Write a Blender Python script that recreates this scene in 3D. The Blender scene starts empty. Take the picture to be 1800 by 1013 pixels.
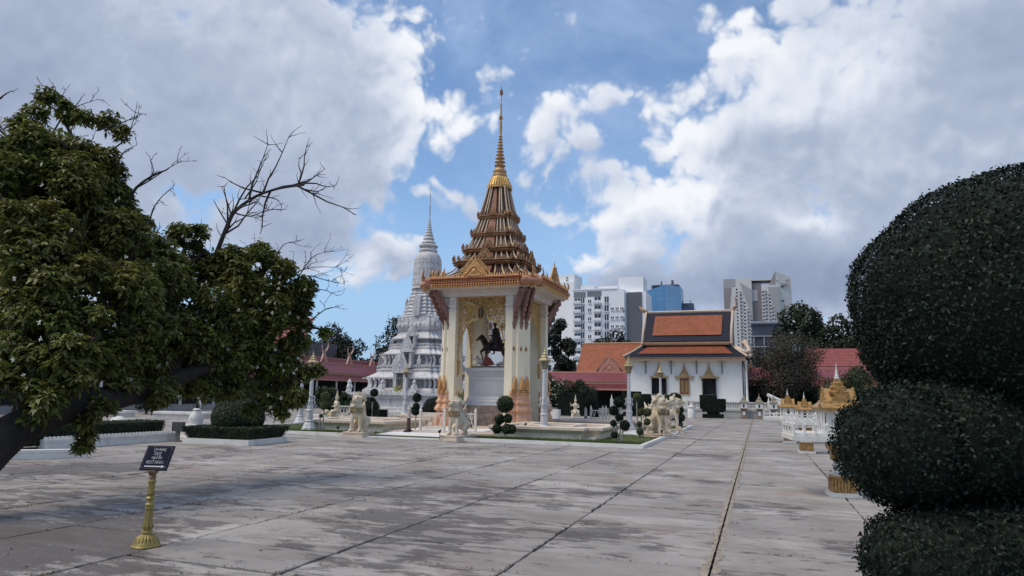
import bpy, bmesh, math, random
import numpy as np
from mathutils import Vector, Matrix, noise

random.seed(7)
RNG = np.random.default_rng(7)
C = bpy.context.scene.collection
PI = math.pi

# ------------------------------------------------------------------ camera
scn = bpy.context.scene
cam_d = bpy.data.cameras.new('camera')
cam = bpy.data.objects.new('camera', cam_d)
C.objects.link(cam)
cam_d.sensor_width = 36; cam_d.lens = 24.0
cam_d.clip_start = 0.05; cam_d.clip_end = 6000
_R = Matrix(((0.94189317, 0.03643181, 0.3339311), (0.33549673, -0.15147716, -0.9297831), (0.01670926, 0.98778914, -0.15489806)))
cam.matrix_world = Matrix.Translation((0, 0, 1.6)) @ _R.to_4x4()
scn.camera = cam

# ------------------------------------------------------------------ view
scn.view_settings.view_transform = 'Standard'
scn.view_settings.look = 'None'
scn.view_settings.exposure = 0.15
scn.view_settings.gamma = 1.0
scn.view_settings.use_curve_mapping = False
scn.cycles.max_bounces = 6
scn.cycles.transparent_max_bounces = 8
scn.cycles.use_denoising = True
scn.cycles.denoising_input_passes = 'RGB_ALBEDO_NORMAL'
scn.cycles.denoising_prefilter = 'ACCURATE'

# ------------------------------------------------------------------ world: sky texture with procedural clouds
SUN_EL, SUN_AZ = math.radians(58), math.radians(-128)      # azimuth from +Y towards +X
world = bpy.data.worlds.new('World'); scn.world = world; world.use_nodes = True
wt = world.node_tree; wt.nodes.clear()

class NB:
    """tiny helper to write node maths"""
    def __init__(s, tree): s.t = tree
    def n(s, typ, **kw):
        nd = s.t.nodes.new(typ)
        for k, v in kw.items(): setattr(nd, k, v)
        return nd
    def sock(s, node, i, v):
        if v is None: return
        if hasattr(v, 'links') or isinstance(v, bpy.types.NodeSocket): s.t.links.new(v, node.inputs[i])
        else: node.inputs[i].default_value = v
    def m(s, op, a, b=None, c=None, clamp=False):
        nd = s.n('ShaderNodeMath', operation=op, use_clamp=clamp)
        s.sock(nd, 0, a); s.sock(nd, 1, b); s.sock(nd, 2, c)
        return nd.outputs[0]
    def mapr(s, v, a, b, c=0.0, d=1.0, smooth=False):
        nd = s.n('ShaderNodeMapRange'); nd.interpolation_type = 'SMOOTHSTEP' if smooth else 'LINEAR'
        s.sock(nd, 0, v); nd.inputs[1].default_value = a; nd.inputs[2].default_value = b
        nd.inputs[3].default_value = c; nd.inputs[4].default_value = d
        return nd.outputs[0]
    def mix(s, f, a, b, typ='MIX'):
        nd = s.n('ShaderNodeMix', data_type='RGBA', blend_type=typ)
        s.sock(nd, 0, f)
        for i, v in ((6, a), (7, b)):
            if isinstance(v, tuple): nd.inputs[i].default_value = (*v[:3], 1)
            else: s.t.links.new(v, nd.inputs[i])
        return nd.outputs[2]
    def noise(s, vec, scale, detail=4, rough=.55, dist=0.0, out=0, lac=2.0):
        nd = s.n('ShaderNodeTexNoise'); nd.inputs['Scale'].default_value = scale
        nd.inputs['Detail'].default_value = detail; nd.inputs['Roughness'].default_value = rough
        nd.inputs['Distortion'].default_value = dist; nd.inputs['Lacunarity'].default_value = lac
        if vec is not None: s.t.links.new(vec, nd.inputs['Vector'])
        return nd.outputs[out]
    def vmath(s, op, a, b=None):
        nd = s.n('ShaderNodeVectorMath', operation=op)
        s.sock(nd, 0, a); s.sock(nd, 1, b)
        return nd.outputs[0]
    def ramp(s, v, stops):
        nd = s.n('ShaderNodeValToRGB'); s.t.links.new(v, nd.inputs[0])
        cr = nd.color_ramp
        while len(cr.elements) < len(stops): cr.elements.new(.5)
        for e, (p, c) in zip(cr.elements, stops):
            e.position = p; e.color = (*c[:3], 1)
        return nd.outputs[0]

# cloud masses: azimuth, elevation, half widths (degrees), weight
CLOUD = [(-54.3, 19.0, 11.6, 14.2, 1), (-43.8, 23.1, 13.8, 11.7, 1), (-37.0, 28.0, 9.3, 6.1, 1), (-34.2, 20.2, 7.0, 8.4, 1), (-37.8, 13.0, 8.4, 4.9, 1), (-31.6, 25.7, 4.4, 3.4, 1), (-25.5, 22.4, 3.7, 2.0, 1), (-31.8, 11.6, 3.7, 2.3, 1), (-34.0, 9.4, 2.5, 1.3, 1), (-31.4, 30.3, 5.4, 2.4, 1), (-16.5, 28.3, 1.5, 1.9, 0.45), (-15.9, 22.6, 3.4, 2.6, 0.9), (-12.2, 23.4, 3.4, 1.7, 0.8), (-14.0, 20.3, 4.5, 1.6, 0.8), (-10.5, 18.5, 3.5, 1.6, .8), (-23.1, 24.6, 1.3, 0.6, 0.4), (-26.3, 17.2, 6.4, 1.0, 0.6), (-16.9, 15.9, 7.8, 1.0, 0.6), (-16.0, 18.5, 4.5, 0.9, 0.6), (-0.0, 26.1, 4.1, 3.7, 1), (7.9, 22.1, 11.5, 9.6, 1), (16.1, 21.6, 10.8, 12.1, 1), (-3.0, 20.4, 5.0, 4.0, 1), (-2.2, 15.0, 8.9, 4.9, 1), (5.3, 12.2, 16.7, 6.0, 1), (-8.7, 12.0, 6.1, 2.8, 1), (-7.3, 15.5, 4.5, 1.8, 1), (-12.5, 11.4, 4.3, 1.9, 1), (-16.2, 12.6, 1.9, 1.1, 0.8), (-5.2, 23.2, 2.8, 1.7, 0.8), (10.8, 7.6, 17.9, 2.6, 1), (6, 8.5, 17, 5.5, 1), (-8, 10.0, 7, 3.4, 1), (-5, 9.2, 9, 3.0, 1), (-9, 15, 6, 4, 1),
         (-75, 22, 14, 18, 1), (38, 20, 20, 18, 1), (60, 35, 25, 15, .8), (-30, 46, 26, 8, .9), (10, 50, 26, 12, .9), (-70, 52, 20, 10, .8), (120, 30, 35, 18, 1), (-130, 28, 35, 16, 1), (170, 40, 30, 15, 1), (70, 62, 40, 8, .7), (-120, 65, 40, 9, .7)]
BRIGHT = [(-27.8, 23.4, 3.7, 4.9, 1), (-25.0, 22.4, 3.5, 2.0, 1), (-28.3, 28.9, 3.5, 2.5, 0.8), (-34.0, 9.6, 2.7, 1.4, 1), (-30.0, 13.1, 2.8, 2.3, 0.6), (-0.9, 27.4, 3.4, 2.8, 1), (-5.7, 22.2, 3.8, 2.2, 1), (-7.7, 15.5, 5.2, 1.9, 1), (-3.9, 18.3, 3.7, 2.7, 0.7), (-12.5, 11.6, 4.3, 1.7, 0.6), (-15.5, 22.8, 4.5, 3.6, 0.6), (-16.5, 28.3, 2.0, 2.1, 0.5), (4.7, 23.4, 4.6, 2.5, 0.5), (10.1, 24.5, 4.6, 2.3, 0.4), (4.2, 13.9, 2.5, 0.7, 0.6), (12.9, 16.8, 4.2, 1.6, 0.3)]
DARK = [(1.1, 9.2, 17.5, 2.5, 1), (0.7, 20.7, 5.7, 1.9, 0.45), (16.6, 24.1, 5.7, 4.0, 0.7), (11.3, 15.4, 7.3, 2.4, 0.25), (-45.4, 16.6, 13.2, 8.0, 0.35), (-36.0, 12.3, 7.2, 3.2, 0.35), (-58.6, 21.6, 8.1, 7.0, 0.3), (9.4, 8.5, 9.2, 3.3, 0.6)]

def cloud_group(name, fine):
    g = bpy.data.node_groups.new(name, 'ShaderNodeTree')
    g.interface.new_socket('Dir', in_out='INPUT', socket_type='NodeSocketVector')
    for s in (('Density', 'Bright', 'Dark') if fine else ('Density',)): g.interface.new_socket(s, in_out='OUTPUT', socket_type='NodeSocketFloat')
    b = NB(g); gi = g.nodes.new('NodeGroupInput'); go = g.nodes.new('NodeGroupOutput')
    d0 = gi.outputs[0]
    w1 = b.n('ShaderNodeTexNoise'); w1.inputs['Scale'].default_value = 8; w1.inputs['Detail'].default_value = 4 if fine else 2
    g.links.new(d0, w1.inputs['Vector'])
    wv = b.vmath('SUBTRACT', w1.outputs['Color'], (.5, .5, .5))
    sc = b.n('ShaderNodeVectorMath', operation='SCALE'); g.links.new(wv, sc.inputs[0]); sc.inputs[3].default_value = .10
    d = b.vmath('ADD', d0, sc.outputs[0])
    sx = b.n('ShaderNodeSeparateXYZ'); g.links.new(d, sx.inputs[0])
    x, y, z = sx.outputs
    az = b.m('MULTIPLY', b.m('ARCTAN2', x, y), 57.29578)
    el = b.m('MULTIPLY', b.m('ARCSINE', b.m('MAXIMUM', b.m('MINIMUM', z, .9999), -.9999)), 57.29578)
    def field(lst, mode):
        acc = None
        for a, e, ra, re, w in lst:
            u = b.m('MULTIPLY_ADD', az, 1 / ra, -a / ra)
            v = b.m('MULTIPLY_ADD', el, 1 / re, -e / re)
            r2 = b.m('MULTIPLY_ADD', u, u, b.m('MULTIPLY', v, v))
            if mode == 'max':
                k = min(ra, re) ** .75 * .2 * (.35 + .65 * w)
                f = b.m('MULTIPLY_ADD', b.m('SQRT', r2), -k, k + .04 * w)
                acc = f if acc is None else b.m('MAXIMUM', acc, f)
            else:
                f = b.m('EXPONENT', b.m('MULTIPLY', r2, -1.0))
                acc = b.m('MULTIPLY', f, w) if acc is None else b.m('MULTIPLY_ADD', f, w, acc)
        return acc
    f = b.m('MINIMUM', b.m('MAXIMUM', field(CLOUD, 'max'), -.6), .55)
    n1 = b.noise(d0, 11, 8 if fine else 3, .52)
    vor = b.n('ShaderNodeTexVoronoi', feature='F1'); vor.inputs['Scale'].default_value = 24
    vor.inputs['Detail'].default_value = 2 if fine else 1; vor.inputs['Roughness'].default_value = .55
    g.links.new(d, vor.inputs['Vector'])
    puff = b.m('MULTIPLY', b.m('SUBTRACT', .45, vor.outputs['Distance']), .42)
    dn = b.m('ADD', f, b.m('ADD', b.m('MULTIPLY', b.m('SUBTRACT', n1, .40), 1.2), puff))
    g.links.new(dn, go.inputs[0])
    if fine: g.links.new(field(BRIGHT, 'sum'), go.inputs[1]); g.links.new(field(DARK, 'sum'), go.inputs[2])
    return g

def build_world():
    b = NB(wt)
    tc = b.n('ShaderNodeTexCoord'); D = tc.outputs['Generated']
    g1 = b.n('ShaderNodeGroup'); g1.node_tree = cloud_group('cloud_density', True); wt.links.new(D, g1.inputs[0])
    low = cloud_group('cloud_relief', False)
    ga = b.n('ShaderNodeGroup'); ga.node_tree = low; wt.links.new(D, ga.inputs[0])
    off = b.vmath('NORMALIZE', b.vmath('ADD', D, (-.006, 0.0, .02)))
    gb = b.n('ShaderNodeGroup'); gb.node_tree = low; wt.links.new(off, gb.inputs[0])
    dens = g1.outputs[0]
    cover = b.mapr(dens, -.09, .22, smooth=True)
    relief = b.m('MAXIMUM', b.m('MINIMUM', b.m('SUBTRACT', ga.outputs[0], gb.outputs[0]), .35), -.25)
    soft = b.noise(D, 5, 4, .5)
    br = b.m('MINIMUM', g1.outputs[1], 1.1)
    relief = b.m('MULTIPLY', relief, b.m('MULTIPLY_ADD', br, .55, .2))
    lum = b.m('ADD', b.m('ADD', .53, relief), b.mapr(dens, .05, .5, .1, 0, True))
    lum = b.m('ADD', lum, b.m('MULTIPLY', br, .34))
    lum = b.m('ADD', lum, b.m('MULTIPLY', b.m('SUBTRACT', soft, .5), .35))
    lum = b.m('SUBTRACT', lum, b.m('MULTIPLY', g1.outputs[2], .26))
    lum = b.m('MAXIMUM', lum, .12)
    col = b.ramp(lum, [(0.0, (.18, .23, .36)), (.28, (.27, .325, .46)), (.5, (.39, .45, .58)), (.72, (.63, .68, .78)), (1.0, (.82, .845, .885))])
    sky = b.n('ShaderNodeTexSky', sky_type='NISHITA'); sky.sun_disc = False
    sky.sun_elevation = SUN_EL; sky.sun_rotation = SUN_AZ
    sky.air_density = 1.0; sky.dust_density = .2; sky.ozone_density = 2.5
    sk = b.mix(1.0, sky.outputs[0], (SKYR, SKYG, SKYB), 'MULTIPLY')
    hi = b.n('ShaderNodeSeparateXYZ'); wt.links.new(D, hi.inputs[0])
    sk = b.mix(b.mapr(hi.outputs[2], .02, .3, .8, 0, True), sk, (2.5, 4.2, 6.9))
    veil = b.mapr(b.noise(D, 4, 5, .6, .4), .40, .75, 0, .4, True)
    veil = b.m('MULTIPLY', veil, b.mapr(hi.outputs[2], .1, .5, .25, 1.0, True))
    cl10 = b.mix(1.0, col, (10, 10, 10), 'MULTIPLY')
    sk2 = b.mix(veil, sk, (5.3, 6.7, 9.3))
    out = b.mix(cover, sk2, cl10)
    bg = b.n('ShaderNodeBackground'); bg.inputs['Strength'].default_value = .1
    wt.links.new(out, bg.inputs['Color'])
    wo = b.n('ShaderNodeOutputWorld'); wt.links.new(bg.outputs[0], wo.inputs[0])
    world.cycles.sampling_method = 'MANUAL'; world.cycles.sample_map_resolution = 256
SKYR, SKYG, SKYB = 1.34, 1.42, 1.46
build_world()

sun_d = bpy.data.lights.new('sun', 'SUN'); sun_d.energy = 2.4; sun_d.angle = math.radians(36); sun_d.color = (1, .88, .70)
sun = bpy.data.objects.new('sun', sun_d); C.objects.link(sun)
_sd = Vector((math.cos(SUN_EL) * math.sin(SUN_AZ), math.cos(SUN_EL) * math.cos(SUN_AZ), math.sin(SUN_EL)))
sun.rotation_euler = _sd.to_track_quat('Z', 'Y').to_euler()

# ------------------------------------------------------------------ materials
MATS = {}
def mat(name, col, rough=.75, var=.18, vs=3.0, bump=.25, bs=25.0, metal=0.0, dirt=0.0, dirt_col=(.05, .05, .045), spec=.4, var2=None, island=0.0, trans=0.0, streak=False):
    if name in MATS: return MATS[name]
    m = bpy.data.materials.new(name); m.use_nodes = True; t = m.node_tree; t.nodes.clear(); b = NB(t)
    p = b.n('ShaderNodeBsdfPrincipled'); o = b.n('ShaderNodeOutputMaterial')
    p.inputs['Roughness'].default_value = rough; p.inputs['Metallic'].default_value = metal
    p.inputs['Specular IOR Level'].default_value = spec
    geo = b.n('ShaderNodeNewGeometry'); P = geo.outputs['Position']
    n1 = b.noise(P, vs, 5, .6)
    lo = tuple(c * (1 - var * 1.6) for c in col); hi = tuple(min(1, c * (1 + var)) for c in col)
    c = b.mix(b.mapr(n1, .3, .7), lo, hi)
    if var2: c = b.mix(b.mapr(b.noise(P, vs * .37, 4, .6), .45, .65, smooth=True), c, var2)
    if island:
        r = geo.outputs['Random Per Island']
        c = b.mix(1.0, c, b.ramp(r, [(0, (1 - island,) * 3), (.5, (1, 1, 1)), (1, (1 + island, 1 + island * 1.05, 1 + island * .4))]), 'MULTIPLY')
    if dirt:
        V = P
        if streak:
            mp = b.n('ShaderNodeMapping'); t.links.new(P, mp.inputs[0]); mp.inputs['Scale'].default_value = (1, 1, .18); V = mp.outputs[0]
        dn = b.mapr(b.noise(V, vs * 1.9, 8, .68), .5, .72, 0, dirt, True)
        c = b.mix(dn, c, dirt_col)
    t.links.new(c, p.inputs['Base Color'])
    if bump:
        bn = b.n('ShaderNodeBump'); bn.inputs['Strength'].default_value = bump; bn.inputs['Distance'].default_value = .02
        t.links.new(b.noise(P, bs, 5, .6), bn.inputs['Height']); t.links.new(bn.outputs[0], p.inputs['Normal'])
    if trans:
        tr = b.n('ShaderNodeBsdfTranslucent'); t.links.new(c, tr.inputs[0])
        mx = b.n('ShaderNodeMixShader'); mx.inputs[0].default_value = trans
        t.links.new(p.outputs[0], mx.inputs[1]); t.links.new(tr.outputs[0], mx.inputs[2]); t.links.new(mx.outputs[0], o.inputs[0])
    else: t.links.new(p.outputs[0], o.inputs[0])
    MATS[name] = m
    return m

# ------------------------------------------------------------------ mesh helpers
class MB:
    def __init__(s): s.v = []; s.f = []; s.M = None
    def add(s, vs, fs):
        k = len(s.v)
        if s.M is not None: vs = [s.M @ Vector(p) for p in vs]
        s.v += [tuple(p) for p in vs]; s.f += [tuple(i + k for i in f) for f in fs]
        return s
    def box(s, x0, x1, y0, y1, z0, z1):
        return s.add([(x0, y0, z0), (x1, y0, z0), (x1, y1, z0), (x0, y1, z0), (x0, y0, z1), (x1, y0, z1), (x1, y1, z1), (x0, y1, z1)],
              [(0, 3, 2, 1), (4, 5, 6, 7), (0, 1, 5, 4), (1, 2, 6, 5), (2, 3, 7, 6), (3, 0, 4, 7)])
    def cbox(s, c, h): return s.box(c[0] - h[0], c[0] + h[0], c[1] - h[1], c[1] + h[1], c[2] - h[2], c[2] + h[2])
    def rings(s, rings, cap=True, closed=True):
        n = len(rings[0]); vs = [p for r in rings for p in r]; fs = []
        for i in range(len(rings) - 1):
            for j in range(n if closed else n - 1):
                k = (j + 1) % n
                fs.append((i * n + j, i * n + k, (i + 1) * n + k, (i + 1) * n + j))
        if cap and closed:
            fs.append(tuple(reversed(range(n)))); fs.append(tuple(range((len(rings) - 1) * n, len(rings) * n)))
        return s.add(vs, fs)
    def plan(s, poly, prof, c=(0, 0), pc=(0, 0)):
        return s.rings([[(c[0] + pc[0] + (p[0] - pc[0]) * k, c[1] + pc[1] + (p[1] - pc[1]) * k, z) for p in poly] for z, k in prof])
    def lathe(s, prof, n=16, c=(0, 0)):
        return s.rings([[(c[0] + r * math.cos(2 * PI * j / n), c[1] + r * math.sin(2 * PI * j / n), z) for j in range(n)] for r, z in prof])
    def tube(s, pts, rad, n=6, cap=True):
        pts = [Vector(p) for p in pts]; rings = []
        if not hasattr(rad, '__len__'): rad = [rad] * len(pts)
        prev = None
        for i, p in enumerate(pts):
            t = (pts[min(i + 1, len(pts) - 1)] - pts[max(i - 1, 0)])
            t = t.normalized() if t.length > 1e-9 else Vector((0, 0, 1))
            if prev is None:
                a = t.orthogonal().normalized()
            else:
                a = (prev - t * prev.dot(t)); a = a.normalized() if a.length > 1e-6 else t.orthogonal().normalized()
            prev = a; bb = t.cross(a)
            rings.append([p + (a * math.cos(2 * PI * j / n) + bb * math.sin(2 * PI * j / n)) * rad[i] for j in range(n)])
        return s.rings(rings, cap)
    def prism(s, poly, t, axis='y', off=0.0):
        """outline in the (x,z) plane, thickness t along y, centred at off"""
        n = len(poly)
        f = (lambda p, d: (p[0], d, p[1])) if axis == 'y' else ((lambda p, d: (d, p[0], p[1])) if axis == 'x' else (lambda p, d: (p[0], p[1], d)))
        vs = [f(p, off - t / 2) for p in poly] + [f(p, off + t / 2) for p in poly]
        fs = [tuple(range(n)), tuple(reversed(range(n, 2 * n)))] + [(j, j + n, (j + 1) % n + n, (j + 1) % n) for j in range(n)]
        return s.add(vs, fs)
    def ball(s, c, r, n=10, m=7):
        r = r if hasattr(r, '__len__') else (r, r, r)
        rings = [[(c[0] + r[0] * math.sin(PI * i / m) * math.cos(2 * PI * j / n), c[1] + r[1] * math.sin(PI * i / m) * math.sin(2 * PI * j / n), c[2] - r[2] * math.cos(PI * i / m)) for j in range(n)] for i in range(m + 1)]
        return s.rings(rings, False)
    def mesh(s, name, m, smooth=False):
        me = bpy.data.meshes.new(name); me.from_pydata(s.v, [], s.f)
        me.materials.append(m)
        if smooth is True: me.polygons.foreach_set('use_smooth', [True] * len(me.polygons))
        me.update()
        bm = bmesh.new(); bm.from_mesh(me); bmesh.ops.recalc_face_normals(bm, faces=bm.faces); bm.to_mesh(me); bm.free()
        if smooth == 'auto':
            me.polygons.foreach_set('use_smooth', [True] * len(me.polygons))
            try: me.set_sharp_from_angle(angle=math.radians(38))
            except Exception: pass
        return me
    def build(s, name, m, parent=None, smooth=False, loc=(0, 0, 0), rz=0.0, kind=None, label=None):
        return put(name, s.mesh(name, m, smooth), parent, loc, rz, kind=kind, label=label)

def put(name, me, parent=None, loc=(0, 0, 0), rz=0.0, scale=None, rot=None, kind=None, label=None):
    o = bpy.data.objects.new(name, me); C.objects.link(o); o.location = loc
    o.rotation_euler = rot if rot is not None else (0, 0, rz)
    if scale is not None: o.scale = scale if hasattr(scale, '__len__') else (scale,) * 3
    if parent is not None: o.parent = parent
    if kind: o['kind'] = kind
    if label: o['label'] = label
    return o
def thing(name, label, cat, loc=(0, 0, 0), rz=0.0, group=None, scale=None):
    o = bpy.data.objects.new(name, None); C.objects.link(o); o.location = loc; o.rotation_euler = (0, 0, rz)
    o.empty_display_size = .2
    if scale: o.scale = (scale,) * 3
    o['label'] = label; o['category'] = cat
    if group: o['group'] = group
    return o
def tag(o, label, cat, group=None):
    o['label'] = label; o['category'] = cat
    if group: o['group'] = group
    return o
def struct(name, mb, m, parent=None, smooth=False):
    o = mb.build(name, m, parent, smooth)
    if parent is None: o['kind'] = 'structure'
    return o
def kids(o): return [c for c in C.objects if c.parent == o]
CHILD = {}
def copy_thing(root, loc, rz=0.0, label=None, scale=None, group=None):
    if root.name not in CHILD:
        tree = {}
        for o in C.objects:
            if o.parent: tree.setdefault(o.parent.name, []).append(o)
        CHILD[root.name] = tree
    tree = CHILD[root.name]
    def rec(o, parent):
        c = o.copy(); C.objects.link(c)
        if parent: c.parent = parent
        for ch in tree.get(o.name, []): rec(ch, c)
        return c
    r = rec(root, None); r.location = loc; r.rotation_euler = (0, 0, rz)
    if label: r['label'] = label
    if group: r['group'] = group
    if scale: r.scale = (scale,) * 3
    return r

def fast_mesh(name, V, nper, m, smooth=False):
    """V: (N*nper,3) numpy, one n-gon per nper vertices"""
    V = np.asarray(V, dtype=np.float32); N = len(V) // nper
    me = bpy.data.meshes.new(name)
    me.vertices.add(len(V)); me.vertices.foreach_set('co', V.ravel())
    me.loops.add(len(V)); me.loops.foreach_set('vertex_index', np.arange(len(V), dtype=np.int32))
    me.polygons.add(N); me.polygons.foreach_set('loop_start', np.arange(0, len(V), nper, dtype=np.int32))
    try: me.polygons.foreach_set('loop_total', np.full(N, nper, dtype=np.int32))
    except Exception: pass
    me.materials.append(m); me.update(calc_edges=True); me.validate()
    return me
def unit(a): return a / np.maximum(np.linalg.norm(a, axis=-1, keepdims=True), 1e-9)
def leaf_quads(P, N, size, asp=.45, jit=.5, rng=RNG, droop=0.0, fold=.12):
    """one folded four-cornered leaf per point: P (n,3) bases, N (n,3) preferred facing"""
    n = len(P); size = np.broadcast_to(size, (n,))[:, None]
    size = size * rng.uniform(.7, 1.25, (n, 1))
    nn = unit(N + rng.normal(0, jit, (n, 3)))
    t = rng.normal(0, 1, (n, 3)); t[:, 2] -= droop
    t = unit(t - nn * np.sum(t * nn, 1, keepdims=True)); s = np.cross(nn, t)
    A = P - t * size * .5; B = P + s * size * asp * .5 + t * size * .05 + nn * size * fold
    D = P - s * size * asp * .5 + t * size * .05 + nn * size * fold; Cc = P + t * size * .5 - nn * size * fold * .5
    V = np.stack([A, B, Cc, D], 1).reshape(-1, 3)
    return V
def sph(n, rng=RNG):
    return unit(rng.normal(0, 1, (n, 3)))

def blob_mesh(name, parts, m, voxel=.03, smooth_it=6):
    """one continuous body: ('c', p0, p1, r0, r1) capsules and ('b', centre, radii) balls fused by a remesh"""
    mb = MB()
    for q in parts:
        if q[0] == 'b': mb.ball(q[1], q[2], 12, 8)
        else:
            p0, p1, r0, r1 = Vector(q[1]), Vector(q[2]), q[3], q[4]
            d = (p1 - p0); L = d.length; d.normalize()
            pts, rr = [], []
            for a in (-90, -60, -30, 0): pts.append(p0 + d * math.sin(math.radians(a)) * r0); rr.append(max(.001, r0 * math.cos(math.radians(a))))
            for a in (0, 30, 60, 90): pts.append(p1 + d * math.sin(math.radians(a)) * r1); rr.append(max(.001, r1 * math.cos(math.radians(a))))
            mb.tube(pts, rr, 10, True)
    me = mb.mesh(name + '_src', m)
    o = bpy.data.objects.new(name + '_src', me); C.objects.link(o)
    r = o.modifiers.new('r', 'REMESH'); r.mode = 'VOXEL'; r.voxel_size = voxel; r.use_smooth_shade = True
    sm = o.modifiers.new('s', 'SMOOTH'); sm.iterations = smooth_it; sm.factor = .4
    dg = bpy.context.evaluated_depsgraph_get(); dg.update()
    ev = o.evaluated_get(dg)
    out = bpy.data.meshes.new_from_object(ev); out.name = name
    if not out.materials: out.materials.append(m)
    bpy.data.objects.remove(o); bpy.data.meshes.remove(me)
    return out

def text_mb(txt, size, parts_font=None):
    cu = bpy.data.curves.new('t', 'FONT'); cu.body = txt; cu.size = size; cu.align_x = 'CENTER'; cu.extrude = .0015
    o = bpy.data.objects.new('t', cu); C.objects.link(o)
    dg = bpy.context.evaluated_depsgraph_get(); dg.update()
    me = bpy.data.meshes.new_from_object(o.evaluated_get(dg))
    vs = [tuple(v.co) for v in me.vertices]; fs = [tuple(p.vertices) for p in me.polygons]
    bpy.data.objects.remove(o); bpy.data.meshes.remove(me)
    return vs, fs

# ================================================================== GROUND
def paving_mat():
    m = bpy.data.materials.new('weathered_concrete'); m.use_nodes = True; t = m.node_tree; t.nodes.clear(); b = NB(t)
    p = b.n('ShaderNodeBsdfPrincipled'); o = b.n('ShaderNodeOutputMaterial'); t.links.new(p.outputs[0], o.inputs[0])
    geo = b.n('ShaderNodeNewGeometry'); P = geo.outputs['Position']
    mp = b.n('ShaderNodeMapping'); t.links.new(P, mp.inputs[0]); mp.inputs['Scale'].default_value = (.38, 1.0, 1.0); S = mp.outputs[0]
    base = b.mix(b.mapr(b.noise(P, .9, 5, .6), .3, .7), (.265, .252, .242), (.445, .428, .41))
    oi = b.n('ShaderNodeObjectInfo')
    rnd = b.m('FRACT', b.m('ADD', oi.outputs['Random'], geo.outputs['Random Per Island']))
    base = b.mix(1.0, base, b.ramp(rnd, [(0, (.78, .765, .76)), (.5, (.98, .97, .96)), (1, (1.16, 1.15, 1.15))]), 'MULTIPLY')
    fine = b.noise(P, 42, 8, .78)
    base = b.mix(b.mapr(fine, .38, .66, 0, .5), base, (.20, .19, .185))
    # warm brown and pinkish wear
    br = b.mapr(b.noise(S, 1.5, 9, .68, .3), .47, .60, 0, .8, True)
    base = b.mix(b.m('MULTIPLY', br, b.mapr(rnd, 0, 1, .45, 1)), base, (.20, .165, .145))
    pk = b.mapr(b.noise(P, .6, 7, .68, .2), .54, .66, 0, .6, True)
    base = b.mix(pk, base, (.27, .21, .18))
    # black mildew, in patches, with torn edges
    big = b.mapr(b.noise(P, .33, 4, .6), .42, .68, -.12, .16)
    mil = b.m('ADD', b.noise(S, 4.2, 12, .78, .3), big)
    sx = b.n('ShaderNodeSeparateXYZ'); t.links.new(P, sx.inputs[0])
    near = b.m('ADD', b.mapr(sx.outputs[1], 4, 19, .125, -.002), b.mapr(sx.outputs[0], -9, 0, .02, -.02))
    mil = b.m('ADD', b.m('ADD', mil, near), b.m('MULTIPLY', b.m('SUBTRACT', rnd, .5), .10))
    mf = b.mapr(mil, .56, .635, 0, .9, True)
    mf = b.m('MULTIPLY', mf, b.mapr(fine, .25, .6, .35, 1.0))
    base = b.mix(mf, base, (.055, .048, .05))
    t.links.new(base, p.inputs['Base Color'])
    p.inputs['Specular IOR Level'].default_value = .35
    t.links.new(b.mapr(mf, 0, 1, .78, .62), p.inputs['Roughness'])
    bn = b.n('ShaderNodeBump'); bn.inputs['Strength'].default_value = .5; bn.inputs['Distance'].default_value = .012
    h = b.m('SUBTRACT', b.m('ADD', b.noise(P, 60, 6, .7), b.noise(P, 7, 5, .6)), b.m('MULTIPLY', mf, .5))
    t.links.new(h, bn.inputs['Height']); t.links.new(bn.outputs[0], p.inputs['Normal'])
    return m
M_PAVE = paving_mat()
M_JOINT = mat('joint_soil', (.028, .025, .022), .95, .4, 9, .6, 60)
M_SOIL = mat('bare_soil', (.12, .10, .08), .95, .3, .5)
M_WHITE = mat('white_paint', (.70, .69, .66), .6, .08, 2, .15, 20, dirt=.45, dirt_col=(.26, .24, .21))
M_WHITE2 = mat('white_limewash', (.74, .735, .71), .7, .05, .6, .08, 8, dirt=.22, dirt_col=(.36, .35, .33), streak=True)
M_CREAM = mat('cream_render', (.60, .54, .43), .6, .07, 1.5, .1, 14, dirt=.35, dirt_col=(.33, .27, .2))
M_BEIGE = mat('beige_stone', (.58, .48, .38), .6, .12, 2, .2, 30, dirt=.5, dirt_col=(.2, .16, .12))

g = MB().add([(-1500, -300, -.06), (1500, -300, -.06), (1500, 3000, -.06), (-1500, 3000, -.06)], [(0, 1, 2, 3)])
struct('ground', g, M_SOIL)

courtyard = struct('paved_courtyard', MB().add([(-46, -6, -.028), (14, -6, -.028), (14, 62, -.028), (-46, 62, -.028)], [(0, 1, 2, 3)]), M_JOINT)
PX, PY = 1.79, .875
X0, Y0 = -.48, 6.19        # a joint crossing
def slab_outline(rng, w, d, jit):
    pts = []
    for (ax, ay), (bx, by), n in (((-w, -d), (w, -d), 14), ((w, -d), (w, d), 8), ((w, d), (-w, d), 14), ((-w, d), (-w, -d), 8)):
        for i in range(n):
            f = i / n; pts.append((ax + (bx - ax) * f + rng.uniform(-jit, jit), ay + (by - ay) * f + rng.uniform(-jit, jit)))
    return pts
_r = random.Random(3); SLABM = []
for k in range(8):
    o1 = slab_outline(_r, PX / 2 - .015, PY / 2 - _r.choice((.008, .015, .024)), .013)
    mb = MB(); mb.rings([[(x, y, -.03) for x, y in o1], [(x, y, -.008) for x, y in o1], [(x * .992, y * .984, 0) for x, y in o1]])
    mb.f = [f for f in mb.f if not (len(f) > 4 and all(i < len(o1) for i in f))]
    SLABM.append(mb.mesh('paving_slab', M_PAVE))
slots = []
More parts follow.
